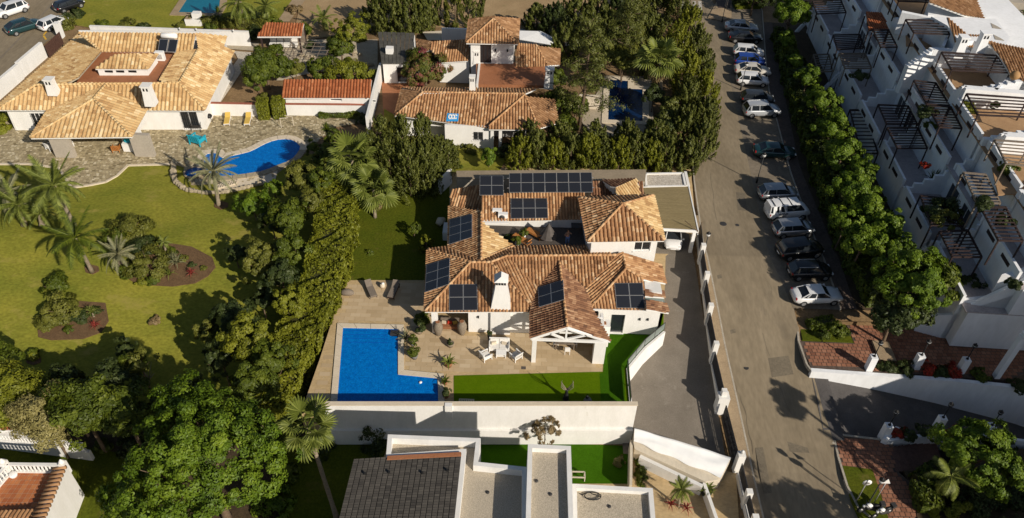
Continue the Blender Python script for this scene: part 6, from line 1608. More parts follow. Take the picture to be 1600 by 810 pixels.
def car(px_a,py_a,ang,style,col,label,name='parked_car',cat='car',group='cars parked along the street',z=None,scale=1.0,rails=False):
    """(px,py): middle of the car on the ground; ang: heading of the nose, degrees from +X"""
    g0=T(px_a,py_a,.01) if z is None else P(px_a,py_a,z)
    L,W,Hh,bz,hz,tz,(rb,rt),(wt,wb_)=SPEC[style]
    t=thing(name,label,cat,g0,R_(ang),group=group)
    pm=paint('paint_'+name+'_'+col[0],col[1],col[2] if len(col)>2 else .3)
    NS=22; mb=MB(); rings=[]
    def top(x):
        f=(x+L/2)/L
        if f<rb: z_=tz-.10*(1-f/max(rb,.001))**2 if rb>0 else tz
        elif f>wb_: 
            s=(f-wb_)/(1-wb_); z_=bz+.02-(bz+.02-hz+.22)*s**2.2
        else: z_=bz+(tz-bz)*max(0,1-(f-rb)*3)
        return z_
    sm=lambda a,b,x:(lambda t_:t_*t_*(3-2*t_))(min(1,max(0,(x-a)/(b-a))))
    for i in range(NS+1):
        f=i/NS; x=-L/2+L*f
        taper=1-.16*(1-sm(0,.12,f))-.22*(1-sm(0,.16,1-f)); w=W/2*taper
        bot=.22+.14*(1-sm(0,.09,f))+.12*(1-sm(0,.10,1-f)); tp_=top(x)
        prof=[(.0,bot),(.72*w,bot),(.94*w,bot+.06),(w,bot+.25),(w*1.0,.62),(w*.965,tp_-.10),(w*.90,tp_-.015),(w*.55,tp_+.025),(0,tp_+.035)]
        ring=[(x,y_,z_) for y_,z_ in prof]+[(x,-y_,z_) for y_,z_ in prof[-2:0:-1]]
        rings.append(ring)
    n=len(rings[0]); vs=[v for r_ in rings for v in r_]; fs=[]
    for i in range(NS):
        for k in range(n): fs.append((i*n+k,(i+1)*n+k,(i+1)*n+(k+1)%n,i*n+(k+1)%n))
    fs+= [tuple(range(n)),tuple(range(NS*n+n-1,NS*n-1,-1))]
    # order faces outward
    mb.add(vs,[f[::-1] for f in fs],smooth=True)
    def pb(mb_,nm_,m_): 
        me=bpy.data.meshes.new(nm_); me.from_pydata(mb_.v,[],mb_.f); me.materials.append(M[m_]); me.polygons.foreach_set('use_smooth',mb_.sm); me.update(); o=bpy.data.objects.new(nm_,me); return link(o,t)
    body=pb(mb,'body',pm)
    # cabin: glass block with roof and pillars
    X_=lambda f:-L/2+L*f
    wl=W/2*.90; wr=W/2*.70
    b=[(X_(rb),-wl*.93),(X_(wb_),-wl*.95),(X_(wb_),wl*.95),(X_(rb),wl*.93)]; r4=[(X_(rt),-wr*.93),(X_(wt),-wr),(X_(wt),wr),(X_(rt),wr*.93)]
    zb=bz-.02; zr=Hh-.05; zrr=zr-.03
    mb=MB(); vs=[(x,y_,(zb+ (tz-bz if i in (0,3) else 0))) for i,(x,y_) in enumerate(b)]+[(x,y_,(zrr if i in (0,3) else zr)) for i,(x,y_) in enumerate(r4)]
    mb.add(vs,[(0,1,5,4),(1,2,6,5),(2,3,7,6),(3,0,4,7)]); pb(mb,'windows','glass')
    mb=MB(); nx=6; rv=[]
    for i in range(nx+1):
        f=i/nx; x=X_(rt)-.06+(X_(wt)-X_(rt)+.10)*f
        for j in range(5):
            y_=(-1+j*.5)*(wr*(.95+.05*min(1,f*3))+.035); rv.append((x,y_,zrr+.012+(zr-zrr)*f+.05*(1-(j/2-1)**2)*math.sin(math.pi*min(1,max(0,f*.9+.05)))+.012*(1-abs(j/2-1))))
    mb.add(rv,[(i*5+j,(i+1)*5+j,(i+1)*5+j+1,i*5+j+1) for i in range(nx) for j in range(4)],smooth=True); pb(mb,'roof',pm)
    mb=MB(); up=Vector((0,0,1))
    for k in range(4): mb.bar(Vector(vs[k])*1.0,Vector(vs[k+4]),.075,.075)
    for sgn,(i0,i1) in ((-1,(0,1)),(1,(3,2))):
        for fr in (.47,):
            p=Vector(vs[i0]).lerp(Vector(vs[i1]),fr); q=Vector(vs[i0+4]).lerp(Vector(vs[i1+4]),fr+.03); mb.bar(p,q,.09,.05)
        p=Vector(vs[i0]).lerp(Vector(vs[i1]),.16); q=Vector(vs[i0+4]).lerp(Vector(vs[i1+4]),.08); mb.bar(p,q,.16,.05)
        if style=='van':
            for fr in (.15,.3,.45): mb.bar(Vector(vs[i0]).lerp(Vector(vs[i1]),fr),Vector(vs[i0+4]).lerp(Vector(vs[i1+4]),fr),.62,.06)
    if style=='van': mb.add([vs[3],vs[0],vs[4],vs[7]],[(0,1,2,3)]); mb.v[-4:]=[(v[0]-.03,v[1],v[2]) for v in mb.v[-4:]]
    pb(mb,'window_pillars',pm)['kind']='stuff'
    # wheels
    first=None
    wr_=.33 if style!='suv' else .36
    for fx_ in (.185,.81):
        for s in (-1,1):
            x=X_(fx_); y_=s*(W/2-.10)
            if first is None:
                mb=MB(); mb.tube([(0,-.11,0),(0,-.10,0),(0,.10,0),(0,.11,0)],[wr_*.86,wr_,wr_,wr_*.86],16); me=bpy.data.meshes.new('wheel'); me.from_pydata(mb.v,[],mb.f); me.materials.append(M['tyre']); me.update()
                mb=MB(); 
                mb.tube([(0,-.118,0),(0,-.112,0)],[.05,.05],8); mb.tube([(0,.112,0),(0,.118,0)],[.05,.05],8)
                for sd in (-.117,.117):
                    mb.tube([(0,sd-.002,0),(0,sd+.002,0)],[wr_*.62,wr_*.62],14)
                rm_=bpy.data.meshes.new('rim'); rm_.from_pydata(mb.v,[],mb.f); rm_.materials.append(M['rim']); rm_.update()
                ar=MB(); ar.tube([(0,-.115,0),(0,.115,0)],[wr_+.07,wr_+.07],16); am=bpy.data.meshes.new('wheel_arch'); am.from_pydata(ar.v,[],ar.f); am.materials.append(M['black']); am.update(); first=True
            o=link(bpy.data.objects.new('wheel_arch',am),t); o.location=(x,s*(W/2-.135),wr_+.03)
            wo=link(bpy.data.objects.new('wheel',me),t); wo.location=(x,y_,wr_)
            ro=link(bpy.data.objects.new('rim',rm_),wo)
    def lamp(nm_,f,y_,z_,d,m_):
        mb=MB(); mb.box((X_(f),y_,z_),d); pb(mb,nm_,m_)
    for s in (-1,1):
        lamp('headlight',.965,s*W*.32,.66,(.22,.30,.13),'lamp_glass'); lamp('tail_light',.022,s*W*.37,.80,(.12,.22,.20),'red_car')
        lamp('mirror',wb_-.045,s*(W/2+.06),bz+.06,(.14,.18,.12),pm)
    lamp('number_plate',.0,0,.55,(.03,.5,.12),'white_paint'); lamp('grille',.99,0,.45,(.06,1.0,.18),'black'); lamp('front_plate',.998,0,.42,(.03,.5,.10),'white_paint')
    lamp('rear_bumper',.01,0,.36,(.08,W*.72,.14),'black')
    if rails:
        for s in (-1,1):
            mb=MB(); mb.bar((X_(rt)+.1,s*wr*.92,Hh+.01),(X_(wt)-.1,s*wr*.92,Hh+.01),.04,.04); pb(mb,'roof_rail','silver')
    if style=='van':
        for k in range(3): 
            mb=MB(); mb.bar((X_(.1+.2*k),-wr,Hh+.02),(X_(.1+.2*k),wr,Hh+.02),.05); pb(mb,'roof_bar','black')
        for sgn in (-1,):
            mb=MB(); x0=X_(.22); yq=-W/2-.004
            for k in range(6): # dark round letters in a row with a smaller line below
                a0=k*.16; 
                for q_ in range(6):
                    t0,t1=q_*math.pi/3,(q_+1)*math.pi/3
                    if (k,q_) in ((0,0),(1,1),(2,3),(4,2),(3,5)): continue
                    mb.bar((x0+a0+.07*math.cos(t0),yq,.98+.10*math.sin(t0)),(x0+a0+.07*math.cos(t1),yq,.98+.10*math.sin(t1)),.035,.02,up=(0,1,0))
            for k in range(3): mb.bar((x0+.1,yq,.78-.09*k),(x0+.9-.15*k,yq,.78-.09*k),.02,.035)
            pb(mb,'side_lettering','iron')
    t.scale=(scale,)*3
    return t
WHT=('white',(.72,.72,.71),.0); BLK=('black',(.012,.012,.013),.2); SIL=('silver',(.40,.41,.42),.6); BLU=('blue',(.02,.07,.35),.3); DGR=('dark_grey',(.05,.055,.06),.4); GRN=('dark_teal',(.012,.05,.055),.3); LGR=('light_grey',(.48,.50,.52),.3); CRM=('cream_white',(.62,.58,.50),.1)
car(1157,48,-6,'sedan',LGR,'pale grey saloon at the top end of the parked row')
car(1163,64,-2,'sedan',BLK,'black car directly below the pale grey saloon at the top of the row')
car(1168,87,-8,'hatch',WHT,'white hatchback with dark rear window above the blue car')
car(1170,101,-5,'hatch',BLU,'bright blue hatchback squeezed between two pale cars')
car(1174,116,-4,'sedan',CRM,'cream white saloon right below the blue hatchback')
car(1174,131,-4,'hatch',WHT,'white hatchback behind the street lamp post')
car(1182,160,-3,'hatch',DGR,'dark hatchback with a pale window line above the white estate with roof rails',)
car(1188,179,6,'suv',LGR,'pale grey estate car with roof rails below the dark hatchback',rails=True)
car(1208,243,-3,'sedan',GRN,'dark blue green saloon parked alone between two gaps')
car(1213,308,6,'hatch',SIL,'silver blue hatchback directly above the white van')
car(1227,337,10,'van',WHT,'white delivery van with dark lettering on its side',cat='van',name='delivery_van')
car(1237,364,8,'hatch',SIL,'grey hatchback with a bluish roof directly below the white van',rails=False)
car(1247,397,12,'suv',BLK,'black off roader, upper one of the two black cars near the corner')
car(1263,430,4,'hatch',BLK,'black estate car directly above the white coupe',rails=True)
car(1273,468,5,'sedan',WHT,'white coupe saloon at the lower end of the parked row',scale=.97)
car(20,22,234,'suv',WHT,'large white car at the top left picture corner',group='cars on the top left street')
car(40,48,48,'coupe_suv',GRN,'dark green sporty car driving on the top left street',name='moving_car',group='cars on the top left street')
car(85,42,62,'hatch',WHT,'small white hatchback beside the brown gate',group='cars on the top left street')
car(110,14,52,'hatch',BLK,'black car parked beyond the small white hatchback',group='cars on the top left street')
car(35,-3,50,'hatch',DGR,'dark car cut off by the top picture edge',group='cars on the top left street')
car(1049,374,266,'hatch',WHT,'white car with its front showing under the carport roof',name='parked_car',group='cars on private ground')
# motorcycles at the lower edge, on the planting island
def motorbike(px_a,py_a,ang,label,z=-2.9):
    p=P(px_a,py_a,z); t=thing('motorcycle',label,'motorcycle',p,R_(ang),group='motorcycles at the lower edge')
    def pb(mb,nm_,m_): 
        me=bpy.data.meshes.new(nm_); me.from_pydata(mb.v,[],mb.f); me.materials.append(M[m_]); me.polygons.foreach_set('use_smooth',mb.sm); me.update(); return link(bpy.data.objects.new(nm_,me),t)
    for x in (-.65,.68):
        mb=MB(); k=16
        pts=[(x+.28*math.cos(2*math.pi*i/k),0,.31+.28*math.sin(2*math.pi*i/k)) for i in range(k+1)]; mb.tube(pts,.055,6,cap=False); pb(mb,'wheel','tyre')
        mb=MB(); mb.tube([(x,-.04,.31),(x,.04,.31)],[.16,.16],12); pb(mb,'rim','rim')
    mb=MB(); mb.tube([(-.45,0,.55),(-.1,0,.5),(.2,0,.62),(.45,0,.75)],[.13,.20,.21,.10],8); pb(mb,'engine','darkmetal')
    mb=MB(); mb.tube([(.0,0,.82),(.15,0,.9),(.38,0,.92),(.5,0,.85)],[.10,.17,.17,.07],8); pb(mb,'tank','white_paint')
    mb=MB(); mb.tube([(-.75,0,.92),(-.4,0,.82),(-.05,0,.82)],[.07,.13,.11],8); pb(mb,'saddle','black')
    mb=MB(); mb.tube([(.68,0,.31),(.52,0,.8),(.45,0,1.02)],.04,6); mb.tube([(.38,-.36,1.08),(.46,0,1.02),(.38,.36,1.08)],.022,6); pb(mb,'handlebar','black')
    mb=MB(); mb.lathe((.62,0,.84),[(.02,-.08),(.10,-.04),(.10,.05),(.02,.08)],10); pb(mb,'headlight','lamp_glass')
    mb=MB(); mb.box((-.75,0,1.02),(.34,.36,.26)); pb(mb,'top_box','darkmetal')
    return t
motorbike(1357,800,185,'left motorcycle at the lower picture edge with a pale tank'); motorbike(1376,806,200,'right motorcycle at the lower picture edge, nearer the brick path')
# street lamps and signs
def street_lamp(px_a,py_a,h,label,z=None,head='lantern',m='black'):
    p=T(px_a,py_a) if z is None else P(px_a,py_a,z); t=thing('street_lamp',label,'street lamp',p)
    mb=MB(); mb.tube([p,p+Vector((0,0,.5)),p+Vector((0,0,.55)),p+Vector((0,0,h))],[.11,.10,.055,.04],8); mb.build('post',m,t)
    mb=MB(); mb.lathe(p+Vector((0,0,h)),[(.04,0),(.15,.06),(.21,.40),(.23,.42),(.08,.55),(.03,.66)],8); hd=mb.build('lantern',m,t)
    mb=MB(); mb.lathe(p+Vector((0,0,h+.08)),[(.155,0),(.215,.30)],8); mb.build('lantern_glass','lamp_glass',hd)
    return t
street_lamp(1157,141,3.3,'black lantern lamp post standing between the white hatchback and the street')
street_lamp(1182,286,3.3,'black lantern lamp post in the gap below the dark green saloon')
street_lamp(1128,35,3.4,'black lantern lamp post on the pavement corner at the top of the street')
street_lamp(1351,797,3.6,'black lantern lamp post on the small planting island beside the motorcycles',z=-2.95)
street_lamp(1100,395,2.0,'short black lamp beside the upper end of the street fence')
sg=thing('road_sign','round white road sign on a pole beside the lower planting island','road sign',P(1352,795,-2.95)); p=P(1337,785,-2.95)
mb=MB(); mb.tube([p,p+Vector((0,0,2.6))],.035,6); mb.build('pole','silver',sg)
mb=MB(); mb.tube([p+Vector((0,-.04,2.7)),p+Vector((0,-.07,2.7))],[.33,.33],18); mb.build('disc','white_paint',sg); mb=MB(); mb.bar(p+Vector((-.16,-.085,2.7)),p+Vector((.16,-.085,2.7)),.03,.10); mb.build('bar_mark','iron',sg)
sg=thing('road_sign','small white triangular road sign above the brick path','road sign',P(1366,790,-2.95)); p=P(1362,792,-2.95)
mb=MB(); mb.tube([p,p+Vector((0,0,3.3))],.035,6); mb.build('pole','silver',sg)
mb=MB(); a=[p+Vector((-.3,-.06,3.2)),p+Vector((.3,-.06,3.2)),p+Vector((0,-.06,3.75))]; b=[v+Vector((0,.03,0)) for v in a]; mb.add(a+b,[(0,1,2),(5,4,3),(0,3,4,1),(1,4,5,2),(2,5,3,0)]); mb.build('plate','white_paint',sg,smooth=False)
sg=thing('road_sign','small white sign on a pole at the pavement corner, top of the street','road sign',P(1134,14,.1)); p=P(1135,14,.1)
mb=MB(); mb.tube([p,p+Vector((0,0,2.4))],.04,6); mb.build('pole','silver',sg)
mb=MB(); mb.box(p+Vector((0,-.05,2.4)),(.6,.04,.5)); mb.build('plate','white_paint',sg)
# leaning bare poles at the carport corner
for i,(x0,y0a,z0a,x1,y1a,z1a) in enumerate(((1091,362,2.9,1070,345,3.6),(1091,362,.0,1097,347,3.0))):
    mb=MB(); mb.tube([P(x0,y0a,z0a),P(x1,y1a,z1a)],[.06,.035],6); mb.build('bare_pole','bark',label=['dark bare branch lying over the carport corner','dark bare upright branch at the carport corner'][i],cat='branch',loc=P(x0,y0a,z0a))
# ================= furniture and small things =================
def lounger(px_a,py_a,z,ang,label,mc='grey_cushion',mf='greywood',group=None,name='sun_lounger'):
    p=P(px_a,py_a,z); t=thing(name,label,'sun lounger',p,R_(ang),group=group)
    def pb(mb,nm_,m_): 
        me=bpy.data.meshes.new(nm_); me.from_pydata(mb.v,[],mb.f); me.materials.append(M[m_]); me.update(); return link(bpy.data.objects.new(nm_,me),t)
    mb=MB(); mb.bar((-.95,-.31,.3),(.95,-.31,.3),.05,.07); mb.bar((-.95,.31,.3),(.95,.31,.3),.05,.07); mb.bar((-.95,-.31,.3),(-.95,.31,.3),.05,.07); mb.bar((.95,-.31,.3),(.95,.31,.3),.05,.07); pb(mb,'frame',mf)
    mb=MB(); mb.box((-.25,0,.37),(1.35,.58,.08)); pb(mb,'seat',mc)
    mb=MB(); mb.bar((.40,0,.38),(.98,0,.72),.58,.08); pb(mb,'backrest',mc)
    for x in (-.85,.75):
        for y_ in (-.31,.31):
            mb=MB(); mb.bar((x,y_,0),(x,y_,.3),.05); pb(mb,'leg',mf)
    return t
def loc_parts(t):
    def pb(mb,nm_,m_,smooth=False): 
        me=bpy.data.meshes.new(nm_); me.from_pydata(mb.v,[],mb.f); me.materials.append(M[m_])
        me.polygons.foreach_set('use_smooth',[smooth]*len(mb.f) if not smooth else mb.sm); me.update(); return link(bpy.data.objects.new(nm_,me),t)
    return pb
def armchair(px_a,py_a,z,ang,label,mf='white_paint',mc='cushion',w_=.8,cat='armchair',name='armchair',group=None,plain=False):
    t=thing(name,label,cat,P(px_a,py_a,z),R_(ang),group=group); pb=loc_parts(t)
    for x in (-.36,.36):
        mb=MB(); mb.bar((x,-.36,.0),(x,-.36,.56),.06); pb(mb,'leg',mf); mb=MB(); mb.bar((x,.36,.0),(x,.36,.78),.06); pb(mb,'leg',mf)
        mb=MB(); mb.bar((x,-.42,.58),(x,.40,.58),.10,.04); pb(mb,'armrest',mf)
    mb=MB(); mb.box((0,0,.28),(.74,.74,.06)); pb(mb,'seat_frame',mf)
    mb=MB(); mb.box((0,-.02,.38),(.64,.64,.14)); pb(mb,'seat_cushion',mc)
    for i in range(5):
        mb=MB(); mb.bar((-.3+.15*i,.36,.32),(-.3+.15*i,.46,.86),.06,.03); pb(mb,'back_slat',mf)
    mb=MB(); mb.bar((-.38,.46,.86),(.38,.46,.86),.05,.07); pb(mb,'back_rail',mf)
    mb=MB(); mb.bar((0,.26,.42),(0,.36,.8),.56,.12); pb(mb,'back_cushion',mc)
    return t
armchair(759,560,.01,125,'white slatted armchair left of the small white table')
armchair(806,560,.01,-140,'white slatted armchair right of the small white table')
t=thing('garden_sofa','white cushioned garden sofa against the base of the tall chimney','sofa',P(780,545,.01)); pb=loc_parts(t)
mb=MB(); mb.box((0,0,.2),(1.7,.85,.1)); pb(mb,'frame','white_paint'); 
for x in (-.82,.82): mb=MB(); mb.box((x,0,.4),(.07,.85,.5)); pb(mb,'side','white_paint'); 
for x in (-.8,.8):
    for y_ in (-.4,.4): mb=MB(); mb.bar((x,y_,0),(x,y_,.6),.07); pb(mb,'leg','white_paint')
for x in (-.39,.39): 
    mb=MB(); mb.box((x,-.03,.35),(.75,.72,.17)); pb(mb,'seat_cushion','cushion'); mb=MB(); mb.bar((x,.28,.42),(x,.38,.86),.74,.15); pb(mb,'back_cushion','cushion')
mb=MB(); mb.box((0,.42,.55),(1.7,.06,.7)); pb(mb,'backrest','white_paint')
for x,a in ((-.45,.3),(.4,-.25)): mb=MB(); mb.box((x,.12,.52),(.4,.14,.34),rz=a); pb(mb,'pillow','coping')
t=thing('side_table','low white square table between the two slatted armchairs','table',P(783,556,.01)); pb=loc_parts(t)
mb=MB(); mb.box((0,0,.42),(.85,.6,.05)); pb(mb,'tabletop','white_paint'); mb=MB(); mb.box((0,0,.15),(.75,.5,.04)); pb(mb,'shelf','white_paint')
for x in (-.38,.38):
    for y_ in (-.26,.26): mb=MB(); mb.bar((x,y_,0),(x,y_,.4),.06); pb(mb,'leg','white_paint')
t=thing('dining_table','grey dining table under the gabled porch','table',P(882,541,.01)); pb=loc_parts(t)
mb=MB(); mb.box((0,0,.74),(1.7,1.0,.05)); pb(mb,'tabletop','greywood')
for x in (-.75,.75):
    for y_ in (-.42,.42): mb=MB(); mb.bar((x,y_,0),(x,y_,.72),.07); pb(mb,'leg','greywood')
for x,y_,a,lb in ((868,541,90,'white dining chair at the left end of the porch table'),(886,552,0,'white dining chair in front of the porch table, on the right'),(897,541,-90,'white dining chair at the right end of the porch table')):
    t=thing('dining_chair',lb,'chair',P(x,y_,.01),R_(a+180),group='chairs around the porch table'); pb=loc_parts(t)
    mb=MB(); mb.box((0,0,.45),(.45,.45,.05)); pb(mb,'seat','white_paint'); mb=MB(); mb.bar((0,.21,.48),(0,.26,.9),.44,.04); pb(mb,'backrest','white_paint')
    for xx in (-.2,.2):
        for yy_ in (-.2,.2): mb=MB(); mb.bar((xx,yy_,0),(xx,yy_,.44),.035); pb(mb,'leg','white_paint')
lounger(580,457,.01,115,'taupe sun lounger standing alone left of the house corner')
lounger(615,458,.01,80,'dark sun lounger in the shade of the house','grey_cushion','darkwood')
t=thing('beanbag','brown rounded bean bag on the terrace edge left of the loungers','bean bag',P(543,461,.01)); pb=loc_parts(t)
mb=MB(); mb.tube([(-.55,0,.25),(-.35,.0,.3),(.1,0,.34),(.45,0,.26),(.6,0,.2)],[.12,.30,.34,.24,.08],10); pb(mb,'cover','grey_cushion',True)
t=thing('side_table','small pale drum table between the two loungers','table',P(598,449,.01)); pb=loc_parts(t); mb=MB(); mb.lathe((0,0,0),[(.2,0),(.26,.2),(.2,.42)],12); pb(mb,'drum','coping',True); mb=MB(); mb.lathe((.05,0,.42),[(.12,0),(.15,.05),(.08,.12)],10); pb(mb,'cushion','white_paint',True)
# urns by the porch
def urn(px_a,py_a,z,h,r,label,m='stonepot',name='urn'):
    t=thing(name,label,'urn',P(px_a,py_a,z),group='tall stone urns'); pb=loc_parts(t); mb=MB(); mb.lathe((0,0,0),[(r*.5,0),(r*.62,h*.08),(r*.95,h*.45),(r,h*.65),(r*.72,h*.9),(r*.5,h*.95),(r*.6,h)],16); pb(mb,'body',m,True)
    mb=MB(); mb.lathe((0,0,h-.02),[(r*.45,0),(r*.45,.03)],12); pb(mb,'mouth','potclay'); return t
urn(685,523,.01,1.55,.42,'left one of two tall stone urns under the porch roof'); urn(722,522,.01,1.55,.42,'right one of two tall stone urns under the porch roof')
t=thing('porch_sofa','sofa with orange cushions in the shaded porch between the urns','sofa',P(703,512,.01)); pb=loc_parts(t)
mb=MB(); mb.box((0,0,.3),(1.6,.7,.3)); pb(mb,'seat','potclay'); mb=MB(); mb.box((0,.32,.6),(1.6,.12,.5)); pb(mb,'backrest','greywood')
for i,x in enumerate((-.5,0,.45)): mb=MB(); mb.box((x,.05,.55),(.36,.16,.3),rz=.2*i-.2); pb(mb,'pillow',['coping','red','yellow'][i])
def pot(px_a,py_a,z,r,h,label,m='potclay',plant=None,pm='l_mid',pr=.5,n=350,ls=.11,name='potted_plant',ph=None,dagg=0,group=None):
    p=P(px_a,py_a,z); t=thing(name,label,'potted plant' if plant or dagg else 'pot',p,group=group); pb=loc_parts(t)
    mb=MB(); mb.lathe((0,0,0),[(r*.7,0),(r*.95,h*.6),(r,h),(r*.85,h),(r*.8,h*.9)],12); pb(mb,'pot',m,True)
    if plant:
        C,N,S,ti=crown_arrays(pr,pr,(ph or pr),n,14,.4,ls,low=-.1); C[:,2]+=h+(ph or pr)*.3; add_leaves('foliage',leaf_mesh('foliage',C,N,S,ti,pm),t)
        mb=MB(); mb.tube([(0,0,h*.8),(0,0,h+(ph or pr)*.6)],[.04,.02],5); pb(mb,'stem','bark')
    if dagg:
        prot=None
        for i in range(dagg):
            if prot is None: prot=MBbuild_local(dagger(pr,pr*.12,.5),'leaf',pm)
            o=bpy.data.objects.new('leaf',prot); a=i*2.4; el=.2+1.1*(i/dagg); s=random.uniform(.7,1.1); o.scale=(s,)*3; o.location=(0,0,h*.9)
            o.rotation_euler=(Matrix.Rotation(a,3,'Z')@Matrix.Rotation(-el+.75,3,'Y')).to_euler(); link(o,t)
    return t
pot(704,541,.01,.32,.4,'low stone bowl with a dark plant on the inlaid terrace','stonepot',plant=1,pm='l_dark',pr=.28,n=200)
pot(701,572,.01,.35,.5,'clay pot with a broad leafed plant at the end of the turf','potclay',dagg=14,pm='l_palm',pr=.95)
pot(648,560,.01,.28,.42,'grey pot with a small slender tree on the terrace, left of the inlay','greypot',plant=1,pm='l_mid',pr=.5,ph=.9,n=420)
pot(646,540,.01,.2,.3,'dark pot with tall green shoots near the pool steps','greypot',plant=1,pm='l_mid',pr=.45,ph=.7,n=350)
pot(695,600,.01,.25,.35,'plant with thick leaves beside the short pool arm','potclay',dagg=12,pm='l_mid',pr=.8)
pot(697,620,.01,.28,.35,'plant at the pool corner touching the retaining wall','potclay',plant=1,pm='l_dark',pr=.45,n=350)
pot(655,520,.01,.35,.4,'rounded shrub in a low pot beside the south west column','stonepot',plant=1,pm='l_dark',pr=.62,n=700)
shrub(659,500,.8,'dense green bush in the shade of the house corner by the column','l_mid',1500,gz=.01)
t=palm(P(634,530,0),P(634,530,.15),'rosette of long pale leaves at the pool edge by the steps','dagger',L=1.3,n=16,m='l_greypalm',name='rosette_plant',tilt=(.1,1.0),dro=(.4,.7)); t['category']='plant'
pot(765,530,.01,.2,.6,'dark lantern like planter left of the garden sofa','black',plant=1,pm='l_dark',pr=.25,n=120)
# roof terrace
for i,(x,y,a) in enumerate(((836,369,-38),(815,378,-40))):
    t=lounger(x,y,3.02,a,['orange wooden deckchair on the roof terrace, the further one','orange wooden deckchair on the roof terrace, the nearer one'][i],'orangewood','orangewood',name='deckchair',group='deckchairs on the roof terrace')
pot(818,372,3.02,.2,.35,'white pot with a leafy plant between the deckchairs','white_paint',plant=1,pm='l_mid',pr=.45,n=420)
pot(808,384,3.02,.2,.35,'white pot with a leafy plant at the terrace edge','white_paint',plant=1,pm='l_mid',pr=.5,n=480)
shrub(796,372,.5,'dark bush growing at the left end of the roof terrace','l_dark',500,gz=3.0)
t=thing('parasol','closed dark conical parasol near the white wall of the roof terrace','parasol',P(856,375,3.02)); pb=loc_parts(t)
mb=MB(); mb.tube([(0,0,0),(0,0,2.0)],.03,6); pb(mb,'pole','darkmetal'); mb=MB(); mb.lathe((0,0,.5),[(.85,0),(.5,.55),(.15,1.2),(.02,1.45)],10); pb(mb,'canopy','deckgrey'); mb=MB(); mb.lathe((0,0,0),[(.3,0),(.3,.08),(.1,.1)],12); pb(mb,'base','darkmetal')
t=thing('drying_rack','dark clothes rack beside the person on the roof terrace','clothes rack',P(900,365,3.02)); pb=loc_parts(t)
for x in (-.4,.4):
    mb=MB(); mb.bar((x,-.3,0),(x,.3,1.0),.03); pb(mb,'leg','darkmetal'); mb=MB(); mb.bar((x,.3,0),(x,-.3,1.0),.03); pb(mb,'leg','darkmetal')
mb=MB(); mb.box((0,0,.95),(1.0,.7,.05)); pb(mb,'top','darkmetal')
# air conditioners by the rear wing
for i,(x,y) in enumerate(((777,336),(786,342))):
    mb=MB(); c=P(x,y,4.0); mb.box((c.x,c.y,4.3),(.9,.4,.7)); o=mb.build('air_conditioner','white_paint',label=['white air conditioner standing behind the roof terrace wall','second white air conditioner nearer the terrace wall'][i],cat='air conditioner',loc=c)
    mb=MB(); mb.lathe((c.x,c.y-.21,4.3),[(.02,0),(.02,.01)],6); mb=MB(); mb.tube([(c.x-.1,c.y-.205,4.3),(c.x-.1,c.y-.215,4.3)],[.27,.27],14); mb.build('fan_grille','darkmetal',o)
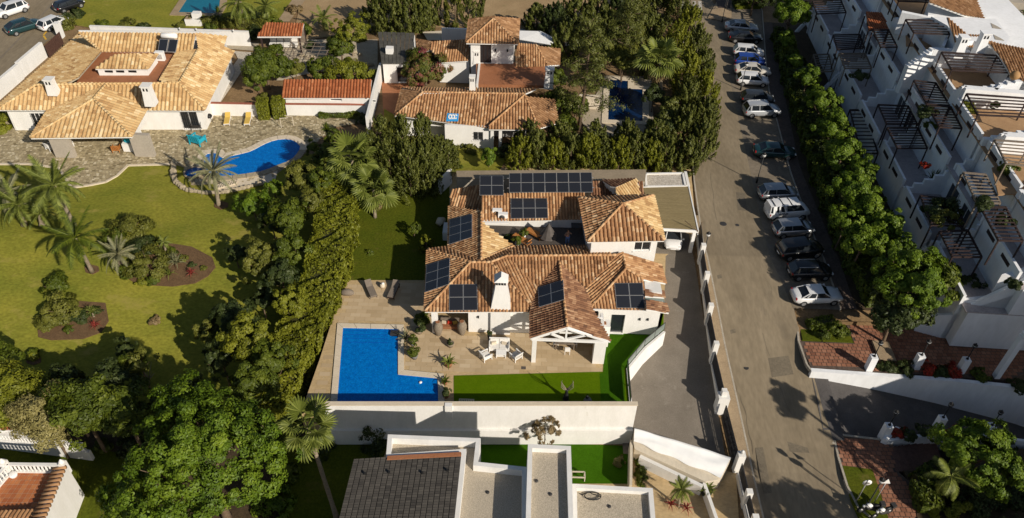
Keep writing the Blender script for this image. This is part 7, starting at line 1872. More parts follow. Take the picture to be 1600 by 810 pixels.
# person on the roof terrace: one skinned body with clothes as children
def person(p,rz,label):
    t=thing('person',label,'person',p,rz)
    J={'pelvis':(0,0,.92),'spine':(0,.0,1.12),'chest':(0,.01,1.32),'neck':(0,.0,1.46),'head':(0,-.01,1.56),'crown':(0,-.01,1.68),
       'hl':(.10,0,.86),'kl':(.12,-.04,.48),'al':(.11,.02,.09),'tl':(.12,-.14,.03),'hr':(-.10,0,.86),'kr':(-.11,.0,.48),'ar':(-.12,.05,.09),'tr':(-.13,-.10,.03),
       'sl':(.18,.0,1.38),'el':(.33,-.05,1.22),'wl':(.22,-.20,1.38),'fl':(.17,-.24,1.45),'sr':(-.18,.0,1.38),'er':(-.30,-.06,1.16),'wr':(-.14,-.22,1.10),'fr':(-.08,-.25,1.10)}
    Rr={'pelvis':.14,'spine':.115,'chest':.135,'neck':.055,'head':.092,'crown':.07,'hl':.095,'kl':.062,'al':.042,'tl':.035,'hr':.095,'kr':.062,'ar':.042,'tr':.035,'sl':.06,'el':.042,'wl':.03,'fl':.028,'sr':.06,'er':.042,'wr':.03,'fr':.028}
    E_=[('pelvis','spine'),('spine','chest'),('chest','neck'),('neck','head'),('head','crown'),('pelvis','hl'),('hl','kl'),('kl','al'),('al','tl'),('pelvis','hr'),('hr','kr'),('kr','ar'),('ar','tr'),('chest','sl'),('sl','el'),('el','wl'),('wl','fl'),('chest','sr'),('sr','er'),('er','wr'),('wr','fr')]
    def skin(names,nm_,m_,grow=0,root=None):
        idx={n_:i for i,n_ in enumerate(names)}; me=bpy.data.meshes.new(nm_); me.from_pydata([J[n_] for n_ in names],[(idx[a],idx[b]) for a,b in E_ if a in idx and b in idx],[])
        o=link(bpy.data.objects.new(nm_,me),t); md=o.modifiers.new('skin','SKIN'); lay=me.skin_vertices[0] if me.skin_vertices else None
        if lay is None:
            bm=bmesh.new(); bm.from_mesh(me); bm.verts.layers.skin.verify(); bm.to_mesh(me); bm.free(); lay=me.skin_vertices[0]
        for n_ in names: lay.data[idx[n_]].radius=(Rr[n_]+grow,Rr[n_]*.85+grow)
        lay.data[idx[root or names[0]]].use_root=True
        md.use_smooth_shade=True; s2=o.modifiers.new('sub','SUBSURF'); s2.levels=1; s2.render_levels=2; me.materials.append(M[m_]); return o
    skin(list(J),'body','skin')
    skin(['pelvis','hl','kl','al','hr','kr','ar'],'jeans','denim',.018)
    skin(['spine','chest','sl','el','sr','er'],'top','shirt',.018,'chest')
    h=MB(); h.lathe((0,.02,1.28),[(.06,0),(.13,.12),(.13,.28),(.115,.40),(.06,.47)],12); 
    me=bpy.data.meshes.new('hair'); me.from_pydata([(x,max(y,-.045 if z>1.5 else .03),z) for x,y,z in h.v],[],h.f); me.materials.append(M['hair']); me.update(); link(bpy.data.objects.new('hair',me),t)
    f=MB(); f.box((.035,-.095,1.585),(.025,.02,.014)); f.box((-.035,-.095,1.585),(.025,.02,.014)); f.box((0,-.09,1.525),(.045,.02,.012)); me=bpy.data.meshes.new('eyes_and_mouth'); me.from_pydata(f.v,[],f.f); me.materials.append(M['hair']); me.update(); link(bpy.data.objects.new('eyes_and_mouth',me),t,)['kind']='stuff'
    n_=MB(); n_.tube([(0,-.09,1.58),(0,-.125,1.55)],[.012,.018],5); me=bpy.data.meshes.new('nose'); me.from_pydata(n_.v,[],n_.f); me.materials.append(M['skin']); me.update(); link(bpy.data.objects.new('nose',me),t)
    for hand,q in (('fl',1),('fr',-1)):
        hp=Vector(J[hand])
        for k in range(5):
            mb=MB(); b=hp+Vector(((k-2)*.016,-.01,.0)); L=(.05,.075,.08,.075,.06)[k]; e1=b+Vector((q*.004*(k-2),-.02,L*.55)); e2=e1+Vector((-q*.01,-.025,L*.3)); mb.tube([b,e1,e2],[.010,.009,.007],5); me=bpy.data.meshes.new('finger'); me.from_pydata(mb.v,[],mb.f); me.materials.append(M['skin']); me.update(); link(bpy.data.objects.new('finger',me),t)
    return t
person(P(886,382,3.02),R_(12),'person with long dark hair, brown top and blue jeans standing on the roof terrace')
# things on the turf
t=thing('garden_sculpture','dark vase shaped sculpture carrying pale curved antlers on the turf','sculpture',P(884,624,.02)); pb=loc_parts(t)
mb=MB(); mb.lathe((0,0,0),[(.26,0),(.24,.2),(.14,.7),(.10,1.05),(.17,1.2)],12); pb(mb,'vase','black',True)
for s in (-1,1):
    for k in range(3):
        mb=MB(); a=k*.5; mb.tube([(0,0,1.15),(s*.25,.1*k-.1,1.3+.1*k),(s*.48,.15*k-.15,1.65+.12*k),(s*.40,.12*k-.1,1.95+.08*k)],[.035,.035,.028,.012],6); pb(mb,'antler','stonepot',True)
t=thing('garden_figure','small black and white seated figure ornament on the turf near the corner','ornament',P(918,628,.02)); pb=loc_parts(t)
mb=MB(); mb.lathe((0,0,0),[(.30,0),(.34,.15),(.25,.35),(.12,.45)],12); pb(mb,'body','greypot',True); mb=MB(); mb.lathe((-.08,0,.45),[(.08,0),(.14,.1),(.12,.22),(.03,.28)],10); pb(mb,'head','black',True); mb=MB(); mb.lathe((.1,-.05,.2),[(.1,0),(.15,.1),(.03,.2)],8); pb(mb,'patch','white_paint',True)
t=thing('drain_grate','pale slatted metal bench grate on the turf against the retaining wall','grate',P(729,629,.02)); pb=loc_parts(t)
for i in range(9): mb=MB(); mb.bar((-.56+i*.14,-.12,.28),(-.56+i*.14,.12,.28),.08,.03); pb(mb,'slat','coping')
mb=MB(); mb.bar((-.6,-.12,.25),(.6,-.12,.25),.04); mb.bar((-.6,.12,.25),(.6,.12,.25),.04); pb(mb,'frame','coping')
mb=MB(); c=P(818,575,.013); mb.box((c.x,c.y,.014),(.38,.3,.02)); mb.build('floor_hatch','deckgrey',label='small square grey floor hatch in the terrace paving',cat='hatch',loc=c)
mb=MB(); c=P(614,522,.03); mb.box((c.x+.15,c.y,.12),(.7,.5,.2)); mb.build('pool_cover_box','l_core' if False else 'darkmetal',label='dark green box at the corner of the pool steps',cat='box',loc=c)
mb=MB(); c=P(657,598,.03); mb.lathe((c.x,c.y,.03),[(.12,0),(.14,.05),(.05,.1)],10); mb.build('pool_float','white_paint',label='small white float drifting in the short arm of the pool',cat='pool float',loc=c)
# side passage things
t=thing('covered_furniture','pale covered furniture stacked in the shaded passage beside the house','cover',P(690,352,.01)); pb=loc_parts(t)
mb=MB(); mb.tube([(-.3,-.4,.4),(-.1,0,.55),(.2,.4,.4)],[.3,.42,.25],9); pb(mb,'cover','cream',True)
mb=MB(); c=P(697,368,.01); mb.box((c.x,c.y,.5),(.5,1.6,1.0)); mb.build('garden_cabinet','white_paint',label='long white cabinet along the west wall of the house',cat='cabinet',loc=c)
gwall('side_wall',P(686,282,1.8),P(704,264,1.8),0,1.8,'short white wall at the rear corner of the side lawn')
gwall('side_screen',P(1071,268,1.6),P(1076,290,1.6),0,1.6,'thin white wall at the street end of the gravel roof')
# west patio
for i,x in enumerate((356,388)):
    lounger(x,191,.03,100 if i==0 else 97,['yellow cushioned white lounger, left one by the low garden wall','yellow cushioned white lounger, right one by the low garden wall'][i],'yellow','white_paint',group='yellow loungers')
t=armchair(310,224,.03,160,'big turquoise armchair standing on the stone patio','turq','turq'); t.scale=(1.9,1.5,1.5)
armchair(110,232,.03,-160,'white wooden armchair right of the left porch pier'); armchair(80,233,.03,150,'white chair left of the left porch pier'); armchair(183,236,.03,190,'brown wooden chair at the right porch pier','orangewood','orangewood')
t=thing('planter_bench','white raised basin with a turquoise cushion and purple cloth at the porch corner','basin',P(214,232,.0)); pb=loc_parts(t)
mb=MB(); mb.box((0,0,.5),(2.3,1.5,1.0)); pb(mb,'basin','white'); mb=MB(); mb.lathe((-.6,0,1.0),[(.5,0),(.55,.15),(.3,.4),(.05,.45)],14); pb(mb,'cushion','turq',True); mb=MB(); mb.box((.45,.25,1.06),(.9,.8,.12)); pb(mb,'cloth','greypot'); mb=MB(); mb.box((-.5,.6,1.15),(.6,.3,.25)); pb(mb,'yellow_cushion','yellow')
t=thing('exercise_frame','dark metal seat frame standing near the french window','frame',P(308,204,.02)); pb=loc_parts(t)
for x in (-.5,.5): mb=MB(); mb.bar((x,-.3,0),(x,.3,1.1),.05); pb(mb,'leg','iron'); mb=MB(); mb.bar((x,.3,0),(x,-.2,.8),.05); pb(mb,'leg','iron')
mb=MB(); mb.box((0,0,.5),(1.0,.5,.06)); pb(mb,'seat','iron')
t=thing('barbecue_cart','dark kettle barbecue beside the west villa wall corner','barbecue',P(329,192,.02)); pb=loc_parts(t); mb=MB(); mb.lathe((0,0,.6),[(.05,0),(.32,.15),(.38,.3),(.3,.45),(.05,.55)],12); pb(mb,'bowl','black',True)
for a in range(3): mb=MB(); mb.bar((.1*math.cos(a*2.1),.1*math.sin(a*2.1),.65),(.35*math.cos(a*2.1),.35*math.sin(a*2.1),0),.04); pb(mb,'leg','darkmetal')
for i,(x,y) in enumerate(((440,200),(459,197))):
    mb=MB(); p=P(x,y,.0); mb.bar(p,p+Vector((0,0,1.3)),.06); mb.bar(p+Vector((0,0,1.25)),p+Vector((.9*(1-2*i),.2,1.25)),.06); mb.build('pool_handrail','cream',label=['pale metal rail post left of the pair behind the kidney pool','pale metal rail post right of the pair behind the kidney pool'][i],cat='handrail',loc=p)
t=thing('pergola','pale wooden lattice pergola over the vines behind the red roofed building','pergola',P(485,105,0)); pb=loc_parts(t)
for i in range(6): mb=MB(); mb.bar((-2.5+i,-2.2,2.3),(-2.5+i,2.2,2.3),.06); pb(mb,'slat','greywood')
for i in range(5): mb=MB(); mb.bar((-2.7,-2+i,2.4),(2.7,-2+i,2.4),.06); pb(mb,'slat','greywood')
for x in (-2.5,2.5):
    for y_ in (-2,2): mb=MB(); mb.bar((x,y_,0),(x,y_,2.3),.1); pb(mb,'post','greywood')
# fallen and planted things in the bottom yard
pot(1102,772,-3.15,.48,.6,'black pot with a leafy palm near the thin white kerb wall','black',dagg=22,pm='l_palm',pr=1.15)
# ================= planting =================
ORD=['first','second','third','fourth','fifth','sixth','seventh','eighth','ninth','tenth','eleventh','twelfth','thirteenth','fourteenth','fifteenth','sixteenth','seventeenth','eighteenth','nineteenth','twentieth']
# A: row of bright green trees in front of the apartments
rowA=[(1236,24,4.6,3.0),(1229,62,2.6,1.6),(1240,96,2.2,1.5),(1262,122,3.6,2.0),(1284,158,4.0,2.3),(1300,200,4.0,2.4),(1318,238,4.2,2.6),(1344,268,4,2.0),(1328,298,4.4,2.5),(1352,322,4,2.4),(1320,348,3.4,1.9),(1350,380,3.8,2.2),(1385,352,4,2.1),(1402,385,3.4,1.8)]
for i,(x,y,z,r) in enumerate(rowA):
    r*=.84
    tree(x,y,z,r,'bright green street tree before the apartments, %s from the top of the row'%ORD[i],'l_bright',int(1250*r*r)+1200,int(11*r*r)+16,group='street trees along the parked cars',leafsize=.165,cl=.26,rz=.95)
tree(1424,440,4.6,3.1,'big bright round tree at the lower corner of the apartments','l_bright',14000,130,leafsize=.16,cl=.2)
tree(1465,432,3.9,2.3,'darker tree pressed against the apartments behind the big bright corner tree','l_mid',5200,60,leafsize=.19,cl=.25)
tree(1404,486,2.6,2.6,'low dark spreading tree below the big bright corner tree','l_dark',6500,70,leafsize=.18,cl=.25)
hedge([T(1219,62),T(1243,150),T(1270,235),T(1300,325),T(1335,415),T(1372,478)],2.4,1.7,'long dark clipped hedge between the pavement and the street trees','l_mid',70,.18,rough=.3)
hedge([T(1236,112),T(1262,180),T(1290,255),T(1322,330),T(1352,400)],2.6,2.0,'second, inner dark hedge behind the street trees','l_dark',60,.2,rough=.3)
# B: conifers along the street
beltB=[(1056,40,6.0,2.2),(1072,72,6.2,2.2),(1083,105,6.0,2.3),(1090,140,5.8,2.3),(1094,176,5.6,2.2),(1096,210,5.0,2.0),(1092,244,4.8,2.0),(1068,150,6.5,2.4),(1066,190,6.0,2.3),(1064,228,5.4,2.2),(1050,110,7.0,2.5),(1036,262,4.6,2.0),(1070,266,4.4,1.9)]
for i,(x,y,h,r) in enumerate(beltB):
    conifer(x,y,h,r,['conifer beside the street at the top of the belt','conifer beside the street opposite the pale grey saloon','conifer beside the street opposite the black car','conifer beside the street opposite the blue hatchback','conifer beside the street with shoots over the kerb','conifer beside the street opposite the dark saloon gap','street side conifer just above the gravel roof corner','conifer in the second rank right of the fan palm','conifer in the second rank below the fan palm','conifer in the second rank, right of the pool terrace','tall conifer directly behind the fan palm crown','conifer at the right end of the hedge row behind the gravel roof','last conifer at the corner of gravel roof and street'][i],['l_conifer','l_hedge','l_conifer'][i%3],5600,group='conifers along the street',spikes=75,leafsize=.15)
# C: conifer hedge behind the central villa
for i,x in enumerate((812,838,864,890,915,940,965,990,1014)):
    conifer(x,264-(i%2)*4,4.3+.5*math.sin(i*2.1),1.85,'feathery conifer of the hedge behind the villa, %s from its left end'%ORD[i],['l_hedge','l_conifer'][i%2],4800,group='conifer hedge behind the villa',spikes=70,leafsize=.13)
for i,x in enumerate((826,872,925,975,1020)):
    conifer(x,236,4.2,1.9,'conifer of the rear rank behind the hedge row, %s from the left'%ORD[i],'l_conifer',3800,group='conifer hedge behind the villa',spikes=55,leafsize=.15)
# D: dark conifer group left of the villas
for i,(x,y,h,r) in enumerate(((588,288,6.6,1.9),(613,300,6.8,2.0),(642,306,7.0,2.0),(668,300,6.6,1.9),(688,280,5.6,1.7),(600,262,6.6,1.9),(632,262,6.8,1.9),(662,258,6.6,1.8),(700,262,3.6,1.4),(575,272,5.0,1.6))):
    conifer(x,y,h,r,'dark conifer in the clump left of the two villas, %s'%['front row far left','front row second from left','front row middle','front row right','at its right front corner','rear row left','rear row middle','rear row right','small one at the right edge','small one at the left edge'][i],'l_conifer',5200,group='conifer clump between the gardens',spikes=80,leafsize=.14)
# E: trees along the dry field
for i,(x,y,h,r) in enumerate(((592,46,5.6,2.6),(616,52,6.0,2.7),(642,52,6.2,2.7),(662,46,6.0,2.2))):
    conifer(x,y,h,r,'bushy evergreen before the dry field, %s from the left'%ORD[i],'l_conifer',3600,group='evergreens before the dry field',spikes=60,leafsize=.2)
for i,(x,y,h,r,m_) in enumerate(((673,40,5.2,.75,'l_conifer'),(686,40,6.4,.8,'l_conifer'),(698,42,4.2,.55,'l_olive'),(712,44,5.6,1.4,'l_olive'),(732,42,5.2,1.6,'l_conifer'),(751,26,4.8,.8,'l_conifer'))):
    conifer(x,y,h,r,'%s'%['slim cypress, leftmost of the row before the dry field','tall slim cypress, second in the row before the dry field','thin brownish cypress between the tall one and the wide one','wide brownish cypress before the dry field','bushy dark cypress left of the north villa roof','slim cypress beside the north villa roof ridge'][i],m_,2200,name='cypress_tree',group='cypresses before the dry field',spikes=34,leafsize=.15,top=.55)
for i,(x,y,h,r) in enumerate(((838,54,4.6,2.2),(866,62,5.4,2.6),(896,48,5.0,2.8),(930,46,5.4,2.9),(962,50,5.6,2.8),(992,46,5.0,2.7),(1022,28,6.6,2.8),(1042,16,6.0,2.4),(880,88,4.8,2.4),(950,82,6.0,2.6),(985,76,6.4,2.6),(1012,84,6.0,2.3),(940,108,3.6,2.2),(975,112,3.6,2.0),(1014,118,4.4,1.8))):
    if i in (10,12,13): tree(x,y-20,3.2,r,['rounded olive green tree above the dark pool','low olive green tree left of the dark pool corner','low olive green tree behind the dark pool'][(10,12,13).index(i)],'l_olive',3600,46,leafsize=.2,group='trees around the dark pool')
    else: conifer(x,y,h,r,'dark evergreen in the wood behind the dark pool, %s'%['far left','second from left','third from left at the top edge','fourth from left at the top edge','fifth from left','sixth from left','seventh from left','far right by the street','low one right of the roofs','inner one in the middle','','inner one at the right','','','beside the fan palm'][i],['l_conifer','l_dark','l_conifer'][i%3],4400,group='evergreens behind the dark pool',spikes=60,leafsize=.21)
# F: tall pine with bare trunk and spreading limbs
def pine(px_a,py_a,h,label,z=0):
    b=T(px_a,py_a); t=thing('pine_tree',label,'tree',b); top=b+Vector((.5,.4,h)); mb=MB(); mb.tube([b,b.lerp(top,.3)+Vector((.12,0,0)),b.lerp(top,.7),top],[.24,.20,.13,.05],9); mb.build('trunk','bark',t)
    C=[];N=[];S=[];ti=[]; lm=MB(); rng=RNG
    for i in range(34):
        f=.22+.78*(i/34); p=b.lerp(top,f); L=(1.0-.78*f)*5.6*random.uniform(.6,1.1); a=i*2.4+random.uniform(-.3,.3); d=Vector((math.cos(a),math.sin(a),random.uniform(-.06,.22))); q=p+d*L
        lm.tube([p,p+d*L*.5+Vector((0,0,.12)),q],[.06,.04,.012],5)
        for k in range(5):
            s=.42+.6*k/5; c=p+d*L*s+Vector(rng.normal(size=3))*.22; n=60; e=rng.normal(size=(n,3)); e[:,2]*=.45
            C.append(np.array(c-b)+e*.34*(.7+.5*s)); N.append(e+np.array([0,0,.6])); S.append(rng.uniform(.08,.2,n)); ti.append(rng.normal(.5,.14)+rng.normal(0,.12,n))
    lm.build('limbs','bark',t,kind='stuff'); me=leaf_mesh('crown',np.concatenate(C),np.concatenate(N),np.concatenate(S),np.concatenate(ti),'l_conifer',asp=.3); add_leaves('crown',me,t); return t
pine(904,203,13.5,'tall open pine with a bare pale trunk rising in front of the north villa')
pine(968,118,10,'second open pine with bare limbs at the top, left of the dark pool corner')
# G: palms
palm_px(1030,92,6.5,1036,176,'tall fan palm with a hanging dead skirt right of the dark pool',kind='fan',L=1.9,n=20,skirt=10,dro=(.1,.6),r=.2)
palm_px(550,250,4.6,552,306,'big bright fan palm between the conifer clump and the hedge',kind='fan',L=1.95,n=20,skirt=4,dro=(.1,.6),r=.2)
palm_px(583,296,3.4,586,340,'smaller bright fan palm at the corner of the side lawn',kind='fan',L=1.6,n=18,skirt=3,dro=(.1,.6),r=.16)
palm_px(480,668,5.2,527,812,'tall leaning fan palm in front of the white retaining wall',kind='fan',L=1.4,n=18,skirt=3,dro=(.05,.6),tilt=(-.75,1.1),r=.17)
palm_px(333,268,3.6,342,321,'silvery feather palm at the lawn side of the kidney pool',kind='feather',L=2.9,n=24,m='l_greypalm',r=.2,wid=.42,tilt=(-.2,1.2))
palm_px(84,290,5.2,116,352,'large feather palm left of the stone patio with a ringed trunk',kind='feather',L=3.3,n=26,r=.2,wid=.6,tilt=(-.45,1.2))
palm_px(117,372,4.2,144,425,'dark feather palm in the middle of the left lawn',kind='feather',L=2.9,n=24,r=.18,wid=.55,m='l_mid',tilt=(-.6,1.1))
palm_px(30,320,2.4,38,352,'broad low feather palm at the left picture edge',kind='feather',L=2.6,n=26,r=.25,wid=.45,m='l_palm',tilt=(-.2,1.2))
palm_px(62,335,1.3,66,352,'short stemmed cycad right of the broad low palm at the left edge',kind='feather',L=1.9,n=22,r=.25,wid=.35,m='l_palm',tilt=(-.1,1.2))
palm_px(12,300,2.8,16,335,'feather palm cut by the left picture edge above the broad low one',kind='feather',L=2.4,n=20,r=.2,wid=.45,m='l_greypalm')
palm_px(184,398,1.4,188,415,'spiky cycad with arching leaves at the left end of the brown bed',kind='feather',L=1.9,n=26,r=.22,wid=.32,m='l_greypalm',tilt=(-.1,1.25))
palm_px(256,378,1.1,260,397,'tiny palm on the brown bed, left of its bare soil',kind='feather',L=.8,n=14,r=.1,wid=.22)
palm_px(511,205,2.2,512,228,'green yucca head behind the right end of the kidney pool',kind='dagger',L=1.2,n=50,m='l_mid',name='yucca',tilt=(-.3,1.3))
palm_px(372,4,5.5,374,22,'thick trunked palm beside the teal pool, crown cut by the top edge',kind='feather',L=3.0,n=24,r=.55)
palm_px(415,10,2.4,417,26,'bushy palm between the thick trunked palm and the sandy path',kind='feather',L=2.1,n=24,r=.2)
palm_px(505,28,1.6,506,38,'small feather palm at the edge of the dry field',kind='feather',L=2.0,n=20,r=.2)
palm_px(1064,765,-.9,1060,792,'small feather palm in the pale bottom yard',kind='feather',L=1.15,n=20,r=.09,wid=.28,tilt=(-.3,1.2))
palm_px(1486,745,.6,1492,775,'yellow green broad leafed palm left of the bright round tree',kind='feather',L=1.9,n=14,r=.12,wid=.5,m='l_palm')
t=palm(P(1456,290,3.0),P(1456,284,3.7),'dark spiky yucca on an apartment terrace','dagger',L=1.5,n=40,m='l_dark',name='yucca',r=.1)
palm(T(275,415),T(275,412,.25),'grey green rosette yucca on the brown bed','dagger',L=1.3,n=36,m='l_greypalm',name='yucca',r=.1,tilt=(.0,1.25))
palm(T(265,430),T(265,430,.15),'yellowish grass like tuft at the front of the brown bed','dagger',L=.9,n=26,m='l_palm',name='grass_tuft',r=.1,tilt=(.0,1.25))
palm(T(341,22),T(341,20,.4),'dark green rosette yucca at the corner of the teal pool','dagger',L=1.2,n=40,m='l_mid',name='yucca',r=.1,tilt=(-.1,1.25))
# H: bougainvillea and garden shrubs behind
tree(664,105,2.4,3.0,'flowering bougainvillea with pink and red blossom left of the north villa','l_boug',6500,70,name='bougainvillea',cat='shrub',leafsize=.19,cl=.25)
shrub(655,128,1.3,'bright pink flower patch at the foot of the bougainvillea','l_pink',1400,name='bougainvillea')
tree(414,106,2.8,2.8,'dense dark green tree between the west villa and the garden pavilion','l_mid',7500,80,leafsize=.2)
tree(400,125,1.6,1.7,'low green tree overlapping the wall beside the west villa','l_mid',2600,34,leafsize=.18)
tree(548,52,3.2,2.7,'pale green candelabra tree with bare forked stems behind the red roofed building','l_hedge',4600,90,leafsize=.15,cl=.16,low=.0,tm='palmbark')
tree(532,76,1.9,2.1,'round green bush in front of the candelabra tree','l_mid',4200,50,leafsize=.17)
tree(500,108,1.4,2.0,'leafy vines over the lattice pergola','l_mid',3200,44,leafsize=.17)
tree(545,112,1.4,2.4,'bright green bush behind the right half of the red roofed building','l_hedge',4500,54,leafsize=.17,stretch=(1.3,.8))
tree(460,108,1.6,1.5,'olive coloured bush at the left end of the pergola','l_olive',2200,30,leafsize=.17)
for i,(x,y,r,m_) in enumerate(((395,172,1.0,'l_mid'),(410,155,.9,'l_olive'),(432,80,1.3,'l_mid'),(405,55,1.6,'l_dark'),(425,40,1.8,'l_mid'),(388,30,1.6,'l_mid'),(358,36,1.2,'l_olive'),(330,42,1.1,'l_mid'),(200,42,1.3,'l_olive'),(225,44,1.0,'l_dark'),(282,42,1.0,'l_olive'),(160,40,1.0,'l_mid'),(100,42,1.7,'l_olive'),(118,26,1.4,'l_dark'),(460,18,1.3,'l_dry'),(475,50,1.4,'l_mid'),(560,62,1.2,'l_olive'),(485,72,.9,'l_dark'))):
    shrub(x,y,r,['small green shrub at the right end of the low wall','olive shrub above the low wall with red coping','shrub below the red pavilion','dark shrub behind the left end of the red pavilion','green shrub between pavilion and sandy path','shrub under the thick trunked palm','olive shrub on the back lawn edge','shrub right of the garden barbecue','grey olive shrub in the middle of the back wall','dark shrub in the middle of the back wall','olive shrub left of the garden barbecue','shrub at the left end of the back wall','yellow flowering bush behind the brown gate','dark bush above the brown gate','dry bush beside the sandy path','green bush right of the pavilion','olive bush under the candelabra tree','dark shrub right of the pavilion seats'][i],m_,1300,leafsize=.16)
hedge([P(407,183,0),P(422,183,0)],1.4,2.2,'left one of two clipped hedge blocks by the red roofed building','l_hedge',150,.12,rough=.06); hedge([P(430,181,0),P(446,181,0)],1.5,2.3,'right one of two clipped hedge blocks by the red roofed building','l_hedge',150,.12,rough=.06)
hedge([P(500,182,0),P(565,184,0)],.8,.5,'low row of leafy plants at the foot of the red roofed building','l_mid',160,.13,rough=.2)
hedge([P(300,36,0),P(420,46,0)],1.2,1.0,'low clipped hedge along the back lawn below the teal pool','l_olive',90,.16,rough=.2)
for i,(x,y,r) in enumerate(((12,190,1.7),(34,196,.9),(4,205,1.2),(30,395,.4))):
    if i<3: shrub(x,y,r,['round green bush at the left corner of the west villa','smaller green bush beside the window of the west villa','green bush at the left picture edge by the patio'][i],'l_hedge',1600,leafsize=.14)
shrub(568,190,1.0,'dark shrub with reddish pots at the foot of the tall dividing wall','l_dark',900)
# K/L: belt of trees and the tall hedge between the gardens
hedge([T(534,322),T(528,380),T(518,440),T(497,505),T(468,570),T(434,640),T(420,675)],3.5,3.3,'very tall clipped hedge along the west side of the pool garden','l_hedge',135,.13,rough=.38)
belt=[(468,277,2.8,1.8,'l_olive',''),(492,234,1.4,1.0,'l_mid',''),(510,248,2.2,1.5,'l_mid',''),(524,222,2.0,1.2,'l_mid',''),(502,290,2.8,1.6,'l_mid',''),(427,292,1.3,1.0,'l_bright',''),(396,322,1.7,1.7,'l_bright',''),(451,342,3.0,2.0,'l_mid',''),(488,318,3.0,1.5,'l_olive',''),(425,350,1.8,1.4,'l_dark',''),(368,398,1.2,1.1,'l_dark',''),(409,408,2.2,1.9,'l_olive',''),(456,390,3.0,1.9,'l_mid',''),(440,432,2.4,1.5,'l_dark',''),(452,474,2.6,1.5,'l_hedge',''),(410,470,1.2,1.3,'l_dark',''),(368,498,2.2,1.9,'l_dark',''),(388,534,2.8,2.2,'l_hedge',''),(322,522,1.3,1.1,'l_olive',''),(424,566,2.8,1.7,'l_mid',''),(345,562,1.4,1.5,'l_dark',''),(196,545,.9,1.0,'l_dark',''),(392,604,2.8,1.9,'l_mid',''),(205,572,1.0,1.2,'l_mid','')]
blab=['olive shrub tree just below the right end of the kidney pool','small shrub right of the kidney pool rim','green shrub left of the big bright fan palm','yellow green shrub above the big bright fan palm','tree below the big bright fan palm by the hedge top','small bright shrub on the near side of the kidney pool','low bright spreading shrub right of the silvery palm','tree in the belt level with the upper side lawn','olive tree at the upper end of the tall hedge','dark shrub behind the low bright spreading one','dark ragged shrub standing furthest out on the lawn','round olive tree right of the dark ragged shrub','upright green tree between the round olive one and the hedge','dark tree in the belt, level with the loungers','yellow green tree against the hedge, level with the pool top','low dark shrub between lawn and belt above the pool level','dark olive tree at the lower right lawn edge','large yellow green tree below the dark olive one','small olive tree left of the large yellow green one','green tree beside the lower hedge above the big round tree','low dark tree under the large yellow green one','dark shrub at the bottom lawn edge near the bare tree','green tree touching the big round tree from above','green shrub below the dark one by the bare tree']
for i,(x,y,z,r,m_,_u) in enumerate(belt):
    tree(x,y,z,r,blab[i],m_,int(1150*r*r)+900,int(12*r*r)+18,group='trees in the belt west of the tall hedge',leafsize=.155,cl=.24,rz=1.05)
# M: lower left
tree(318,716,4.2,5.25,'very large round bright green tree at the bottom left of the picture','l_bright',42000,330,leafsize=.145,cl=.135,rz=.75,tr=.3)
tree(295,628,.8,1.9,'dark low tree in the gap above the very large round tree','l_dark',3400,40,leafsize=.17,low=-.1)
tree(255,640,.2,1.6,'dark low tree left of the gap above the very large round tree','l_dark',2600,34,leafsize=.17,low=-.1)
tree(222,790,1.2,2.6,'lower bright green tree left of the very large round tree','l_bright',5000,60,leafsize=.18)
tree(130,640,2.0,2.7,'mid green spreading tree right of the pale bush','l_mid',7500,80,leafsize=.17)
tree(192,640,1.6,2.3,'darker green tree at the right of the spreading one','l_mid',5200,60,leafsize=.17)
tree(175,600,.8,2.0,'dark shrub tree above the spreading one at the lawn edge','l_dark',3600,44,leafsize=.17)
tree(100,600,.6,1.7,'dark shrub tree behind the pale bush','l_dark',2800,36,leafsize=.17)
tree(72,655,1.6,2.1,'pale yellow flowering bush tree above the balustrade','l_pale',7500,60,leafsize=.12,rz=1.1)
tree(14,620,1.6,2.9,'olive green tree at the left edge beside the pale bush','l_hedge',8500,80,leafsize=.16)
tree(-5,575,1.6,1.9,'small olive tree at the left picture edge','l_mid',3400,40,leafsize=.16)
for i,(x,y,r) in enumerate(((245,670,1.6),(285,655,1.8),(210,700,1.2),(160,700,.7),(455,740,1.0),(430,790,1.6),(420,700,1.4))):
    shrub(x,y,r,['dark shrub on the shaded ground right of the green trees','larger dark shrub on the shaded ground by the big tree','dark low shrub left of the big round tree','tiny shrub right of the balustrade end','shrub between the big round tree and the leaning palm','bright shrub under the leaning palm at the bottom','shrub right of the big round tree'][i],['l_dark','l_dark','l_dark','l_mid','l_mid','l_bright','l_mid'][i],1500,leafsize=.16)
# N: planting beds on the lawn
def bed(name,pts,label_m='darkearth'):
    mb=MB(); q=[T(x,y,-.012) for x,y in pts]; mb.prism([(p.x,p.y) for p in q],[p.z-.3 for p in q],[p.z+.05 for p in q]); return mb.build(name,M['bedsoil'],kind='structure')
M['bedsoil']=mat('bed_soil',(.10,.058,.028),(.14,.085,.04),1.4,(9,.25),bump=.5,bscale=9)
bed('flower_bed',((58,505),(75,480),(110,470),(165,474),(170,502),(158,520),(130,530),(80,532),(60,527)))
bed('flower_bed',((222,398),(250,383),(262,380),(300,386),(332,403),(337,418),(325,432),(305,443),(270,448),(215,445),(190,430)))
bed('flower_bed',((132,418),(142,414),(154,417),(155,424),(145,429),(134,426))); bed('flower_bed',((335,318),(345,314),(357,318),(356,324),(345,328),(335,324)))
bed('flower_bed',((40,562),(52,556),(64,560),(64,567),(52,571),(42,568)))
